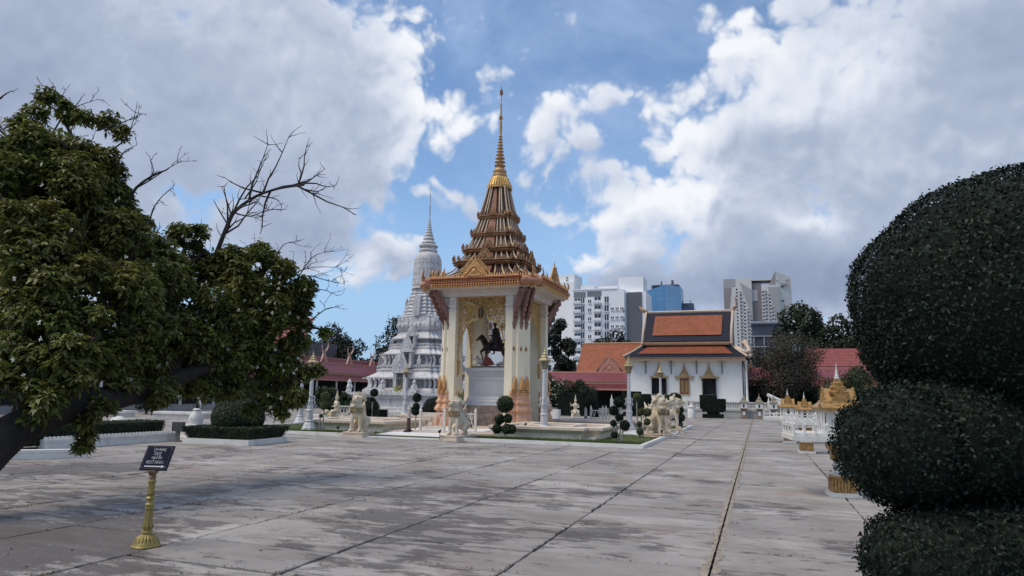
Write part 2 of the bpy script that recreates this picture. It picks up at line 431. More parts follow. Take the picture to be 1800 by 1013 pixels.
for i in range(-26, 9):
    for j in range(-8, 63):
        cx, cy = X0 + (i + .5) * PX, Y0 + (j + .5) * PY
        if cx < -45.5 or cx > 13.5 or cy > 61.5 or cy < -4: continue
        if -20.7 < cx - PX / 2 and cx + PX / 2 < -3.7 and 22.6 < cy < 39.2: continue
        slots.append((cx, cy))
def in_view(x, y):
    v = _R.transposed() @ Vector((x, y, -1.6))
    if v.z > -1: return False
    u = v.x / -v.z * 24 / 18; w = v.y / -v.z * 24 / 18
    return abs(u) < 1.12 and abs(w) < .68
near = sorted([s for s in slots if in_view(*s)], key=lambda s: s[0] ** 2 + s[1] ** 2)[:290]
nearset = set(near)
for q, (cx, cy) in enumerate(near):
    z = _r.uniform(-.005, .004)
    put('paving_slab', SLABM[_r.randrange(8)], courtyard, (cx, cy, z), _r.choice((0, PI)) + _r.uniform(-.002, .002))
mb = MB()
for cx, cy in slots:
    if (cx, cy) in nearset: continue
    w, d = PX / 2 - .012, PY / 2 - _r.choice((.004, .007, .014)); z = _r.uniform(-.004, .004)
    mb.rings([[(cx + a * w, cy + c * d, -.03) for a, c in ((-1, -1), (1, -1), (1, 1), (-1, 1))],
              [(cx + a * w, cy + c * d, z) for a, c in ((-1, -1), (1, -1), (1, 1), (-1, 1))]])
mb.build('far_paving_slabs', M_PAVE, courtyard, kind='stuff')
# the wide sandy joint with its two mortar lines
sj = MB(); _r2 = random.Random(5)
for side in (-1, 1):
    L = [(X0 + side * (.055 + _r2.uniform(-.02, .045)), 2 + k * .13) for k in range(430)]
    R_ = [(X0 + side * (.008 + _r2.uniform(0, .008)), 2 + k * .13) for k in range(430)]
    sj.rings([[(x, y, .0045) for x, y in L], [(x, y, .011) for x, y in R_]], False, False)
sj.build('mortar_joint', mat('sandy_mortar', (.33, .29, .24), .9, .25, 9, .5, 60, dirt=.7, dirt_col=(.1, .085, .07)), courtyard)
# moss and dry weeds growing in the joints
gv = []
for q in range(9500):
    y = 3.5 + 24 * RNG.random() ** 1.6
    if RNG.random() < .68: x = X0 + PX * RNG.integers(-9, 2); x += RNG.normal(0, .018)
    else: x = RNG.uniform(-14, 1); y = Y0 + PY * round((y - Y0) / PY) + RNG.normal(0, .01)
    if math.sin(x * 3.1 + y * 1.7) + math.sin(y * .9 - x) < .25: continue
    gv.append((x, y, .002))
gv = np.array(gv)
V = leaf_quads(gv + np.array([0, 0, .006]), np.tile([0, -.3, 1.0], (len(gv), 1)), .03, .4, .5)
put('joint_moss', fast_mesh('joint_moss', V, 4, mat('dry_moss', (.075, .068, .045), .9, .3, 8, 0, island=.4)), courtyard, kind='stuff')

# ------------------------------------------------------------------ terrace of the open pavilion
TX0, TX1, TY0, TY1 = -20.8, -3.6, 22.3, 39.5
TCX, TCY = -11.7, 30.5
lawn = struct('terrace_bed', MB().box(TX0 + .02, TX1 - .02, TY0 + .02, TY1 - .02, -.03, .06), mat('lawn_soil', (.075, .095, .03), .95, .3, 4, .4, 40))
k = MB(); w = .13
k.box(TX0, -13.6, TY0 - w, TY0, -.03, .11).box(-10.3, TX1, TY0 - w, TY0, -.03, .11)
k.box(TX1, TX1 + w, TY0 - w, 28.7, -.03, .11).box(TX1, TX1 + w, 32.3, TY1 + w, -.03, .11)
k.box(TX0 - w, TX0, TY0 - w, TY1 + w, -.03, .11).box(TX0, TX1, TY1, TY1 + w, -.03, .11)
struct('kerb', k, M_WHITE)
# grass blades
n = 26000
gx = RNG.uniform(TX0 + .1, TX1 - .1, n); gy = np.where(RNG.random(n) < .6, RNG.uniform(TY0 + .05, TY0 + 1.7, n), RNG.uniform(TY0, TY1 - .1, n))
sel = ~((gx > -18.0) & (gx < -5.45) & (gy > 24.15) & (gy < 37.0)) & ~((gx > -13.95) & (gx < -10.45) & (gy < 28))
gx, gy = gx[sel], gy[sel]; n = len(gx)
h = RNG.uniform(.03, .08, n); a = RNG.uniform(0, 6.28, n); lx, ly = RNG.normal(0, .02, n), RNG.normal(0, .02, n); ww = .014
V = np.stack([np.stack([gx - ww * np.cos(a), gy - ww * np.sin(a), np.full(n, .06)], 1), np.stack([gx + ww * np.cos(a), gy + ww * np.sin(a), np.full(n, .06)], 1), np.stack([gx + lx, gy + ly, .06 + h], 1)], 1).reshape(-1, 3)
gr = put('lawn_grass', fast_mesh('lawn_grass', V, 3, mat('grass', (.10, .145, .04), .8, .3, 1.2, 0, island=.35, trans=.2)), kind='stuff')
tag(gr, 'short green grass round the edge of the open pavilion terrace', 'grass')

# terrace floor and its four sunken basins
M_FLOOR = mat('terrace_tile', (.56, .48, .40), .45, .1, 1.2, .1, 20, dirt=.4, dirt_col=(.22, .18, .15))
fl = struct('terrace_floor', MB().box(-17.9, -5.5, 24.3, 36.8, -.02, .14), M_FLOOR)
MB().box(-15.3, -8.1, 26.9, 34.1, .14, .2).build('inner_floor_step', M_BEIGE, fl)
pth = struct('white_path', MB().rings([[(-13.6, 22.15, -.02), (-10.3, 22.15, -.02), (-10.3, 22.15, .035), (-13.6, 22.15, .035)], [(-13.6, 26.9, -.02), (-10.3, 26.9, -.02), (-10.3, 26.9, .19), (-13.6, 26.9, .19)]]),
             mat('pale_path_paint', (.74, .73, .73), .55, .05, 1.5, .1, 20, dirt=.3, dirt_col=(.4, .39, .38)))
struct('white_side_path', MB().rings([[(-3.5, 28.8, -.02), (-3.5, 32.2, -.02), (-3.5, 32.2, .035), (-3.5, 28.8, .035)], [(-8.1, 28.8, -.02), (-8.1, 32.2, -.02), (-8.1, 32.2, .19), (-8.1, 28.8, .19)]]), MATS['pale_path_paint'])
def ring_wall(x0, x1, y0, y1, prof, notch=None):
    """prof: (inset, z) going up the outside and down the inside"""
    if notch:
        nx, ny, sx, sy = notch
        # L-cut at the corner nearest the kerb corner
        P = [(x0, y0), (x1 - nx, y0), (x1 - nx, y0 + ny), (x1, y0 + ny), (x1, y1), (x0, y1)]
    else: P = [(x0, y0), (x1, y0), (x1, y1), (x0, y1)]
    n = len(P); rings = []
    for ins, z in prof:
        r = []
        for i in range(n):
            p0, p1, p2 = Vector(P[i - 1]), Vector(P[i]), Vector(P[(i + 1) % n])
            e1, e2 = (p1 - p0).normalized(), (p2 - p1).normalized()
            n1, n2 = Vector((-e1.y, e1.x)), Vector((-e2.y, e2.x))
            q = p1 + (n1 + n2) * ins
            if abs(n1.dot(n2)) > .5: q = p1 + n1 * ins
            r.append((q.x, q.y, z))
        rings.append(r)
    return MB().rings(rings, False)
WALLP = [(a, z * 1.28 if z > .06 else z) for a, z in [(0, -.02), (0, .04), (.10, .05), (.10, .20), (.02, .25), (-.05, .30), (-.05, .37), (.02, .385), (.34, .385), (.36, .37), (.38, .16)]]
M_PLINTH = mat('cream_plinth', (.66, .60, .46), .65, .08, 1.5, .15, 20, dirt=.55, dirt_col=(.25, .22, .16))
M_COPE = mat('pink_coping', (.66, .56, .46), .5, .08, 2, .12, 20, dirt=.35, dirt_col=(.3, .25, .2))
M_POOL = mat('basin_tile', (.16, .10, .075), .3, .25, 5, .2, 30)
def basin(sx, sy, label):
    t = thing('basin', label, 'basin', (TCX + sx * 4.3, TCY + sy * 4.3, 0), {(1, -1): 0, (-1, -1): -PI / 2, (-1, 1): PI, (1, 1): PI / 2}[(sx, sy)], 'sunken basins at the terrace corners')
    ring_wall(-2.05, 2.05, -2.05, 2.05, WALLP[:5], (.55, .55, 1, 1)).build('wall', M_PLINTH, t)
    ring_wall(-2.05, 2.05, -2.05, 2.05, WALLP[4:], (.55, .55, 1, 1)).build('coping', M_COPE, t)
    MB().box(-1.3, .85, -.85, 1.3, .15, .24).build('pool_bed', M_POOL, t)
    ring_wall(-1.3, .85, -.85, 1.3, [(0, .15), (0, .50), (.05, .52), (.22, .52), (.25, .50), (.25, .24)]).build('pool_rim', M_COPE, t)
    f = MB(); f.box(-1.7, 1.2, -1.25, -.86, .15, .3).box(.86, 1.25, -.86, 1.7, .15, .3); f.build('shelf', M_FLOOR, t)
    return t
basin(1, -1, 'stepped cream basin behind the tall front lamp, with a square sunken bed')
basin(-1, -1, 'low stepped basin to the left of the white path, behind the left lion')
basin(1, 1, 'far right basin of the terrace, between the lattice gate and the temple')
basin(-1, 1, 'far left basin of the terrace, in front of the grey stupa hedges')

# ================================================================== THE OPEN PAVILION
M_SHAFT = mat('pavilion_cream', (.78, .70, .53), .5, .05, 1.0, .08, 12, dirt=.3, dirt_col=(.45, .38, .28), streak=True)
M_GOLD = mat('gold_paint', (.56, .30, .11), .45, .2, 5, .35, 45, metal=.25, dirt=.4, dirt_col=(.22, .11, .04))
M_GOLD2 = mat('old_gold', (.34, .18, .09), .55, .22, 4, .35, 40, metal=.15, dirt=.5, dirt_col=(.16, .085, .05))
M_YGOLD = mat('bright_gold', (.62, .40, .14), .4, .15, 6, .25, 40, metal=.3, dirt=.25, dirt_col=(.3, .17, .05))
M_FILI = mat('gilded_filigree', (.60, .40, .15), .35, .25, 9, .3, 50, metal=.45)
M_SALMON = mat('salmon_plinth', (.62, .35, .22), .6, .1, 2, .15, 25, dirt=.45, dirt_col=(.42, .30, .22))
M_NAGA = mat('bracket_rust', (.26, .13, .10), .6, .25, 7, .4, 40, dirt=.4, dirt_col=(.38, .26, .22))
M_RTILE = mat('dark_roof_tile', (.045, .018, .016), .5, .3, 6, .5, 35)
M_RIB = mat('pale_rib', (.56, .42, .29), .55, .15, 5, .2, 30, dirt=.4, dirt_col=(.2, .13, .08))
M_SOFF = mat('soffit_paint', (.66, .59, .53), .6, .06, 1.2, .08, 12, dirt=.3, dirt_col=(.32, .28, .27))
M_REDG = mat('red_gold', (.42, .15, .075), .5, .25, 6, .3, 40, metal=.1)
M_BRONZE = mat('dark_bronze', (.035, .024, .024), .38, .3, 6, .25, 30, metal=.5)

def flame_poly(w, h, lean=.25, n=9):
    """asymmetric flame / leaf tip"""
    L, R_ = [], []
    for i in range(n + 1):
        f = i / n; ww = w * .5 * (1 - f ** 1.7) * (1 + .25 * math.sin(f * PI)); cx = lean * w * math.sin(f * 2.4) * f
        L.append((cx - ww, h * f)); R_.append((cx + ww, h * f))
    return R_[:-1] + [L[-1]] + list(reversed(L[:-1]))
def leaf3(w, h, t, lean=0.0):
    mb = MB(); P = flame_poly(w, h, lean)
    mb.rings([[(x, t / 2, z) for x, z in P], [(x, -t * .1, z) for x, z in P], [(x * .62, -t * .55, z * .86 + h * .05) for x, z in P]])
    for f in (.25, .5):
        mb.ball((0, -t * .6, h * f), (w * .16, t * .3, h * .09), 6, 4)
    return mb

P = thing('open_pavilion', 'tall open pavilion of cream pillars with gilded eaves and a brown spired roof in tiers', 'pavilion', (TCX, TCY, 0))
# ---- four corner pillars
s2 = math.sqrt(.5)
def diag(t, n): return ((-t + n) * s2, (t + n) * s2)      # corner frame: n outward, t sideways
shaft_poly = [(1.20, 1.20), (2.12, 1.20), (2.12, 1.52), diag(-.40, 2.60), diag(-.20, 2.60), diag(-.17, 2.72), diag(.17, 2.72), diag(.20, 2.60), diag(.40, 2.60), (1.52, 2.12), (1.20, 2.12)]
sh = MB()
sh.plan(shaft_poly, [(.15, 1.10), (.5, 1.06), (1.1, 1.03), (1.7, 1.0), (3.2, .97), (5.35, .94)], pc=(1.5, 1.5))
cap = MB()
for z0, z1, k0, k1 in ((5.35, 5.42, 1.0, 1.07), (5.42, 5.55, .97, .97), (5.55, 5.62, 1.05, 1.1), (5.62, 6.02, .99, .99)):
    cap.plan(shaft_poly, [(z0, k0 * .96), (z1, k1 * .96)], pc=(1.5, 1.5))
base = MB()
bp = [diag(t, n) for t, n in ((-.46, 2.1), (-.46, 2.60), (-.43, 2.64), (-.20, 2.64), (-.19, 2.76), (.19, 2.76), (.20, 2.64), (.43, 2.64), (.46, 2.60), (.46, 2.1))]
base.plan(bp, [(.14, 1.42), (.34, 1.40), (.36, 1.34), (.45, 1.32), (.62, 1.22), (.80, 1.10), (.84, 1.11), (.88, 1.26), (.98, 1.28), (1.0, 1.22), (1.04, 1.20), (1.16, 1.08), (1.2, 1.09), (1.22, 1.16), (1.30, 1.17), (1.33, 1.1), (1.37, 1.06), (1.62, 1.03), (1.64, 1.06), (1.70, 1.06), (1.72, 1.03), (1.78, 1.02)], pc=diag(0, 2.1))
flame = leaf3(.24, .64, .09, .22); collar = MB().box(-.15, .15, -.07, .05, 0, .05).box(-.13, .13, -.055, .05, .07, .11)
flame.v = [(x, y, z + .13) for x, y, z in flame.v]; flame.add(collar.v, collar.f)
FLM = flame.mesh('gold_flame', M_GOLD)
dia = MB(); dia.rings([[(.085, 0, 0), (0, 0, .15), (-.085, 0, 0), (0, 0, -.15)], [(.02, -.04, 0), (0, -.04, .03), (-.02, -.04, 0), (0, -.04, -.03)]])
DIA = dia.mesh('diamond_boss', M_GOLD2)
def naga():
    """bracket seen from the side: (n, z)"""
    o, i_ = [], []
    for k in range(13):
        f = k / 12; n = .02 + .72 * f ** 1.5; z = 1.42 * f
        sw = .09 + .12 * math.sin(f * PI) + .04 * f
        o.append((n + sw * .6 + (.07 if k % 2 else -.02), z - sw * .55)); i_.append((n - sw * .45 + (.0 if k % 2 else .015), z + sw * .35))
    poly = [(-.02, -.12)] + o + list(reversed(i_)) + [(-.04, .05)]
    mb = MB(); mb.prism([(x, z) for x, z in poly], .10)
    mb.prism([(x * .96, z * .98) for x, z in poly[2:12]] + [(x, z) for x, z in poly[13:22]], .14)
    mb.box(-.06, .09, -.10, .10, -.12, -.05).box(-.06, .06, -.085, .085, -.22, -.14)
    mb.lathe([(.075, -.22), (.09, -.28), (.05, -.36), (.02, -.45), (.004, -.5)], 8)
    return mb
NAG = naga().mesh('naga_bracket', M_NAGA)
shm, capm, basem = sh.mesh('pillar', M_SHAFT), cap.mesh('capital', M_SOFF), base.mesh('pillar_base', M_SALMON)
for q in range(4):
    rz = q * PI / 2; R2 = Matrix.Rotation(rz, 3, 'Z')
    pil = put('pillar', shm, P, rz=rz)
    put('capital', capm, pil); put('pillar_base', basem, pil)
    for t0, nb, ns in ((-.30, 2.68, 2.595), (0, 2.80, 2.71), (.30, 2.68, 2.595)):
        x, y = diag(t0, nb + .02)
        put('gold_flame', FLM, pil, (x, y, 1.66), rz=PI * .75)
        x, y = diag(t0, ns - .015)
        put('diamond_boss', DIA, pil, (x, y, 3.62), rz=PI * .75)
        x, y = diag(t0, ns - .06)
        put('naga_bracket', NAG, pil, (x, y, 4.85), rz=PI / 4)
# ---- beam, soffit and fascia: cut-corner square rings
def cut(h, c, n=None):
    return [(-h + c, -h), (h - c, -h), (h, -h + c), (h, h - c), (h - c, h), (-h + c, h), (-h, h - c), (-h, -h + c)]
def redent(h, c):
    """corner stepped in twice"""
    a = [(h - c, -h), (h - c, -h + c * .35), (h - c * .5, -h + c * .35), (h - c * .35, -h + c * .5), (h - c * .35, -h + c), (h, -h + c)]
    out = []
    for k in range(4):
        cs, sn = round(math.cos(k * PI / 2)), round(math.sin(k * PI / 2))
        out += [(x * cs - y * sn, x * sn + y * cs) for x, y in a]
    return out
def ring(prof, c, fn=cut):
    return MB().rings([[(x, y, z) for x, y in fn(h, c * h / 3.0)] for h, z in prof], False)
ring([(1.30, 6.02), (2.2, 6.02), (2.2, 6.12), (2.24, 6.13), (2.24, 6.22), (2.3, 6.24), (2.3, 6.30), (2.36, 6.31)], .5).build('beam', M_SOFF, P)
ring([(2.3, 6.30), (2.9, 6.33)], .85).build('soffit', M_SOFF, P)
ring([(1.30, 6.02), (1.30, 6.4), (.1, 6.45)], .5).build('ceiling', mat('ceiling_paint', (.34, .2, .14), .7, .2, 3), P)
fa = ring([(2.88, 6.33), (2.93, 6.33), (2.94, 6.37), (2.88, 6.39), (2.90, 6.42), (2.90, 6.53), (2.97, 6.55), (2.97, 6.58), (2.88, 6.60), (2.88, 6.68), (2.98, 6.70), (3.0, 6.75), (2.97, 6.79), (2.8, 6.80), (2.4, 6.84)], .85, redent)
fa.build('fascia', M_REDG, P)
# carved leaves and hanging beads along the fascia
tr = MB(); rd = redent(2.96, .84)
for i in range(len(rd)):
    a, b_ = Vector(rd[i]), Vector(rd[(i + 1) % len(rd)]); L = (b_ - a).length; d = (b_ - a) / L; nrm = Vector((d.y, -d.x))
    n = max(1, int(L / .12))
    for k in range(n):
        p = a + d * (k + .5) * L / n
        tr.M = Matrix.Translation((p.x, p.y, 0)) @ Matrix.Rotation(math.atan2(d.y, d.x), 4, 'Z')
        tr.rings([[(-.045, 0, 6.39), (.045, 0, 6.39), (.0, 0, 6.29)], [(-.03, -.04, 6.39), (.03, -.04, 6.39), (.0, -.02, 6.31)]])
        tr.rings([[(-.04, .05, 6.43), (.04, .05, 6.43), (0, .05, 6.54)], [(-.02, -.01, 6.44), (.02, -.01, 6.44), (0, 0.01, 6.53)]])
        tr.ball((0, .05, 6.64), (.03, .05, .032), 6, 4)
        tr.rings([[(-.05, .02, 6.78), (.05, .02, 6.78), (.035, .02, 6.84), (0, .02, 6.95), (-.035, .02, 6.84)], [(-.03, -.02, 6.79), (.03, -.02, 6.79), (.02, -.02, 6.83), (0, 0, 6.90), (-.02, -.02, 6.83)]])
tr.M = None
tr.build('carved_leaves', mat('leaf_gold', (.72, .44, .17), .4, .2, 8, .2, 40, metal=.2), P, kind='stuff')
# curled hoods over the cut corners
hood = MB(); prof = [(0, 0), (.16, .02), (.3, .09), (.42, .2), (.40, .3), (.28, .36), (.1, .36), (-.15, .4), (-.3, .36)]
for w_, o_ in ((.9, 0), (.98, -.03)): hood.prism([(x - (0 if o_ == 0 else .05), z) for x, z in prof], w_, 'y')
HD = hood.mesh('corner_hood', mat('pink_gold', (.46, .22, .14), .55, .2, 6, .3, 30, dirt=.4, dirt_col=(.5, .33, .18)))
for q in range(4):
    a = PI / 4 + q * PI / 2
    put('corner_hood', HD, P, (3.38 * math.cos(a), 3.38 * math.sin(a), 6.36), rz=a)
# ---- tiered roof
TIERS = [(6.80, 2.75, 7.62, 1.55), (7.78, 1.56, 8.28, 1.24), (8.43, 1.26, 9.10, .97), (9.22, .99, 10.02, .73), (10.14, .75, 11.72, .42)]
LEDGE = [(7.58, 7.80, 1.80), (8.24, 8.44, 1.45), (9.05, 9.24, 1.13), (9.98, 10.16, .87)]
M_PANEL = mat('roof_panel', (.24, .10, .06), .5, .3, 14, .8, 40, metal=.1)
antm = leaf3(.15, .34, .06, .1).mesh('antefix', M_GOLD2)
horn = MB().tube([(0, 0, 0), (.05, 0, .1), (.11, 0, .22), (.10, 0, .34), (.05, 0, .46), (.07, 0, .56)], [.06, .055, .05, .04, .025, .004], 6)
for k in range(4): horn.ball((.13 - .02 * k, 0, .12 + .09 * k), (.05, .025, .04), 6, 4)
HORN = horn.mesh('corner_horn', M_GOLD2)
def pediment(w, h):
    mb = MB(); N = 12
    def side(s, k=1.0, z0=0.0):
        return [(s * w / 2 * k * (1 - f) ** .8 * (1 + .08 * math.sin(f * 9)), z0 + (h * f ** 1.05) * k) for f in [i / N for i in range(N)]]
    outer = side(1) + [(0, h)] + list(reversed(side(-1)))
    mb.prism(outer, .10)
    for lay, k in ((.05, .86), (.09, .66), (.12, .45)):
        pp = side(1, k, h * .03) + [(0, h * k + .03 * h)] + list(reversed(side(-1, k, h * .03)))
        mb.prism(pp, .05, off=-lay)
    for s in (-1, 1):
        for i in range(1, 10):
            f = i / 10; x = s * w / 2 * (1 - f) ** .8; z = h * f
            mb.M = Matrix.Translation((x, -.02, z - .02)) @ Matrix.Rotation(s * .45, 4, 'Y')
            mb.prism(flame_poly(w * .12, h * .17, .3 * s, 5), .06); mb.M = None
        for i in range(6):
            f = i / 6; mb.ball((s * w * .3 * (1 - f), -.13, h * (.12 + .5 * f)), (w * .06, .04, h * .05), 6, 4)
    mb.ball((0, -.15, h * .28), (w * .09, .05, h * .13), 8, 6)
    mb.prism([(-w * .5, 0), (w * .5, 0), (w * .5, h * .06), (-w * .5, h * .06)], .16, off=-.02)
    mb.tube([(0, 0, h * .9), (0, 0, h * 1.15), (0, 0, h * 1.32)], [w * .03, w * .018, .003], 6)
    return mb
def face(q): return Matrix.Rotation(q * PI / 2, 4, 'Z')
for ti, (z0, h0, z1, h1) in enumerate(TIERS):
    N = 6; cv = .45 if ti == 0 else (.2 if ti < 3 else .05)
    def hh(f): return h1 + (h0 - h1) * (1 - f) ** (1 + cv * 2)
    body = MB().rings([[(x, y, z0 + (z1 - z0) * i / N) for x, y in redent(hh(i / N), .25 * hh(i / N))] for i in range(N + 1)], False)
    b_o = body.build('roof_tier', M_RTILE, P)
    # ribs down every face
    cols = [-.72, -.52, -.32, .32, .52, .72] if ti < 4 else [-.62, -.44, .44, .62]
    for q in range(4):
        M4 = face(q)
        for cx in cols:
            pts = []
            for i in range(N + 1):
                f = i / N; h_ = hh(f); pts.append(M4 @ Vector((cx * h_, -h_ * (1.0 if abs(cx) < .7 else .975) - .035, z0 + (z1 - z0) * f)))
            MB().tube(pts, [.038] * (N + 1), 5).build('roof_rib', M_RIB, b_o, True)
        pts = [M4 @ Vector((hh(i / N) * .945 + .02, -hh(i / N) * .945 - .02, z0 + (z1 - z0) * i / N)) for i in range(N + 1)]
        MB().tube(pts, [.04] * (N + 1), 5).build('hip_rib', M_RIB, b_o, True)
        # centre panel
        h_ = hh(0); ha, hb = hh(.05), hh(.92)
        w0, w1 = .22 * h0, .22 * h1 * (1 if ti < 4 else .7)
        pm = MB(); pm.rings([[M4 @ Vector(p) for p in ((-w0, -ha - .03, z0 + .03), (w0, -ha - .03, z0 + .03), (w1, -hb - .03, z0 + (z1 - z0) * .92), (-w1, -hb - .03, z0 + (z1 - z0) * .92))],
                            [M4 @ Vector(p) for p in ((-w0 * .97, -ha - .08, z0 + .05), (w0 * .97, -ha - .08, z0 + .05), (w1 * .95, -hb - .07, z0 + (z1 - z0) * .9), (-w1 * .95, -hb - .07, z0 + (z1 - z0) * .9))]])
        pm.build('roof_panel', M_PANEL, b_o)
        # pediment standing on the ledge below
        pw, ph = [(1.45, .84), (.82, .56), (.62, .42), (.52, .36), (.46, .34)][ti]
        pd = pediment(pw, ph)
        pd.build('pediment', M_GOLD2 if ti else M_GOLD, b_o, loc=M4 @ Vector((0, -([2.86, 1.72, 1.36, 1.06, .80][ti]), z0 - .03)), rz=q * PI / 2)
    if False:
        for q in range(4):   # little gabled roofs behind the great pediments
            gm = MB(); gm.M = face(q)
            gm.rings([[(-1.05, -2.85, 6.82), (0, -2.85, 8.05), (1.05, -2.85, 6.82)], [(-1.0, -1.5, 6.82), (0, -1.5, 8.0), (1.0, -1.5, 6.82)]])
            gm.build('gable_roof', M_RTILE, b_o)
for li, (z0, z1, h) in enumerate(LEDGE):
    d = z1 - z0
    pr = [(h * .84, z0 - .04), (h * .93, z0), (h * .95, z0 + d * .2), (h * .99, z0 + d * .25), (h, z0 + d * .45), (h * .96, z0 + d * .5), (h * .96, z0 + d * .65), (h * 1.02, z0 + d * .72), (h * 1.02, z0 + d * .9), (h * .97, z0 + d), (h * .8, z1 + .01)]
    L = MB().rings([[(x, y, z) for x, y in redent(k, .27 * h)] for k, z in pr], False).build('roof_ledge', M_GOLD2, P)
    for q in range(4):
        R3 = Matrix.Rotation(q * PI / 2, 3, 'Z')
        for cx, sc in ((-.92, 1.2), (-.74, 1.0), (-.5, .9), (.5, .9), (.74, 1.0)):
            dd = 1.0 if abs(cx) < .75 else .9
            p = R3 @ Vector((cx * h * .98, -h * dd * .98, z1 - .03)); s = (.5 + h * .2)
            put('antefix', antm, L, p, rz=q * PI / 2, scale=s * sc * .95)
        for cx, cy, a in ((.92, -.76, -.55), (.76, -.92, -1.0), (.90, -.90, -PI / 4)):
            p = R3 @ Vector((cx * h, cy * h, z1 - .03))
            put('corner_horn', HORN, L, p, rz=a + q * PI / 2, scale=(.5 + h * .22) * .62)
for q in range(4):    # the tall corner flames above the eave
    R3 = Matrix.Rotation(q * PI / 2, 3, 'Z')
    for cx, cy, a, s in ((2.1, -2.9, -1.2, .8), (2.9, -2.1, -.4, .8), (2.6, -2.6, -PI / 4, .95), (1.5, -2.9, -PI / 2, .6), (2.9, -1.5, 0, .6)):
        put('corner_horn', HORN, P, R3 @ Vector((cx, cy, 6.78)), rz=a + q * PI / 2, scale=s)
    for cx, cy in ((2.2, -2.4), (2.5, -2.0), (1.75, -2.5)):
        put('antefix', antm, P, R3 @ Vector((cx, cy, 6.86)), rz=q * PI / 2, scale=1.3)
# ---- spire
MB().lathe([(.60, 11.66), (.56, 11.74), (.50, 11.9), (.43, 12.15), (.40, 12.24), (.30, 12.26)], 28).build('spire_collar', M_YGOLD, P)
lp = MB()
for k in range(28):
    a = 2 * PI * k / 28; lp.M = Matrix.Rotation(a, 4, 'Z')
    lp.tube([(.61, 0, 11.60), (.585, 0, 11.75), (.50, 0, 11.98), (.42, 0, 12.2)], [.03, .05, .045, .03], 5)
lp.M = None; lp.build('collar_petals', M_YGOLD, P, kind='stuff')
pr = [(.30, 12.24), (.36, 12.27), (.38, 12.34), (.36, 12.4), (.30, 12.43), (.33, 12.5), (.34, 12.58), (.24, 12.72), (.20, 12.78), (.25, 12.82), (.29, 12.86), (.2, 12.9)]
z = 12.9; r = .27
for k in range(9):
    pr += [(r * .55, z + .03), (r * .6, z + .10), (r, z + .145), (r * .98, z + .165), (r * .6, z + .2)]
    z += .19 - .006 * k; r *= .88
pr += [(.06, z + .1), (.075, z + .5), (.055, z + .9), (.10, z + .93), (.11, z + .97), (.05, z + 1.0), (.09, z + 1.06), (.045, z + 1.1), (.035, z + 1.7), (.05, z + 1.74), (.025, z + 1.78), (.02, z + 2.15), (.04, z + 2.18), (.015, z + 2.22)]
zt = z + 2.22
pr += [(.015, zt + .15), (.05, zt + .2), (.02, zt + .26), (.035, zt + .32), (.012, zt + .36), (.025, zt + .42), (.008, zt + .46), (.006, 17.15)]
pr2 = []
for a_, b_ in zip(pr, pr[1:]): pr2.append(a_)
pr2.append(pr[-1])
MB().lathe(pr2, 18).build('spire', mat('spire_gold', (.50, .31, .14), .42, .15, 5, .2, 40, metal=.3, dirt=.3, dirt_col=(.2, .11, .06)), P, 'auto')
fin = MB()
for k in range(6):
    fin.M = Matrix.Rotation(k * PI / 3, 4, 'Z'); fin.prism([(.02, 0), (.10, .06), (.07, .14), (.09, .2), (.03, .34), (.01, .3)], .01)
fin.M = None; fin.build('spire_finial', M_GOLD2, P, loc=(0, 0, zt - .02))
print('spire', zt)

# ---- gilded lace panels in the four openings, built of hundreds of curls
curl = []
def panel_mesh():
    mb = MB(); rr = random.Random(11); W = 1.30
    def low(x):
        a = abs(x) / W
        if a < .16: return 5.40 - a * .6
        if a < .55: return 5.16 - (a - .16) * .5 - .10 * abs(math.sin((a - .16) * 14))
        if a < .72: return 4.92 - (a - .55) * 3.2
        if a < .88: return 4.38 - (a - .72) * 4.5
        return 3.1
    def curl(x, z, r, a0, sgn, t):
        pts = []
        for i in range(8):
            f = i / 7; a = a0 + sgn * f * 5.2; q = r * (1 - .75 * f)
            pts.append((x + q * math.cos(a), rr.uniform(-.012, .012), z + q * math.sin(a)))
        mb.tube(pts, [t * (.5 + .8 * math.sin(PI * (.15 + .8 * i / 7))) for i in range(8)], 4, False)
    zs = 6.0
    for gx in np.arange(-W, W + .01, .082):
        z = 6.0
        while z > low(gx) + .03:
            curl(gx + rr.uniform(-.02, .02), z + rr.uniform(-.02, .02), rr.uniform(.045, .075), rr.uniform(0, 6.28), rr.choice((-1, 1)), .013)
            z -= .078
    # border scroll following the lobed edge
    pts = []
    for i in range(81):
        x = -W * .9 + 1.8 * W * i / 80; pts.append((x, -.02, low(x) + .01))
    mb.tube(pts, [.028] * 81, 5)
    for i in range(0, 81, 2):
        x, _, z = pts[i]; mb.M = Matrix.Translation((x, -.02, z - .01)) @ Matrix.Rotation(PI + (.5 if x > 0 else -.5), 4, 'Y')
        mb.prism(flame_poly(.07, .11, .2, 5), .03); mb.M = None
    return mb, low
pmb, low = panel_mesh()
PM = pmb.mesh('lace_panel', M_FILI)
fr = MB().box(-1.30, -1.22, -.05, .05, 2.7, 6.02).box(1.22, 1.30, -.05, .05, 2.7, 6.02).box(-1.30, 1.30, -.05, .05, 5.96, 6.02)
for s in (-1, 1):
    fr.M = Matrix.Translation((s * 1.2, 0, 3.1)) @ Matrix.Rotation(PI, 4, 'Y'); fr.prism(flame_poly(.2, .7, .2 * s, 7), .08); fr.M = None
FRM = fr.mesh('panel_frame', M_GOLD)
for q in range(4):
    R3 = Matrix.Rotation(q * PI / 2, 3, 'Z')
    o = put('lace_panel', PM, P, R3 @ Vector((0, -1.78, 0)), rz=q * PI / 2)
    put('panel_frame', FRM, o)
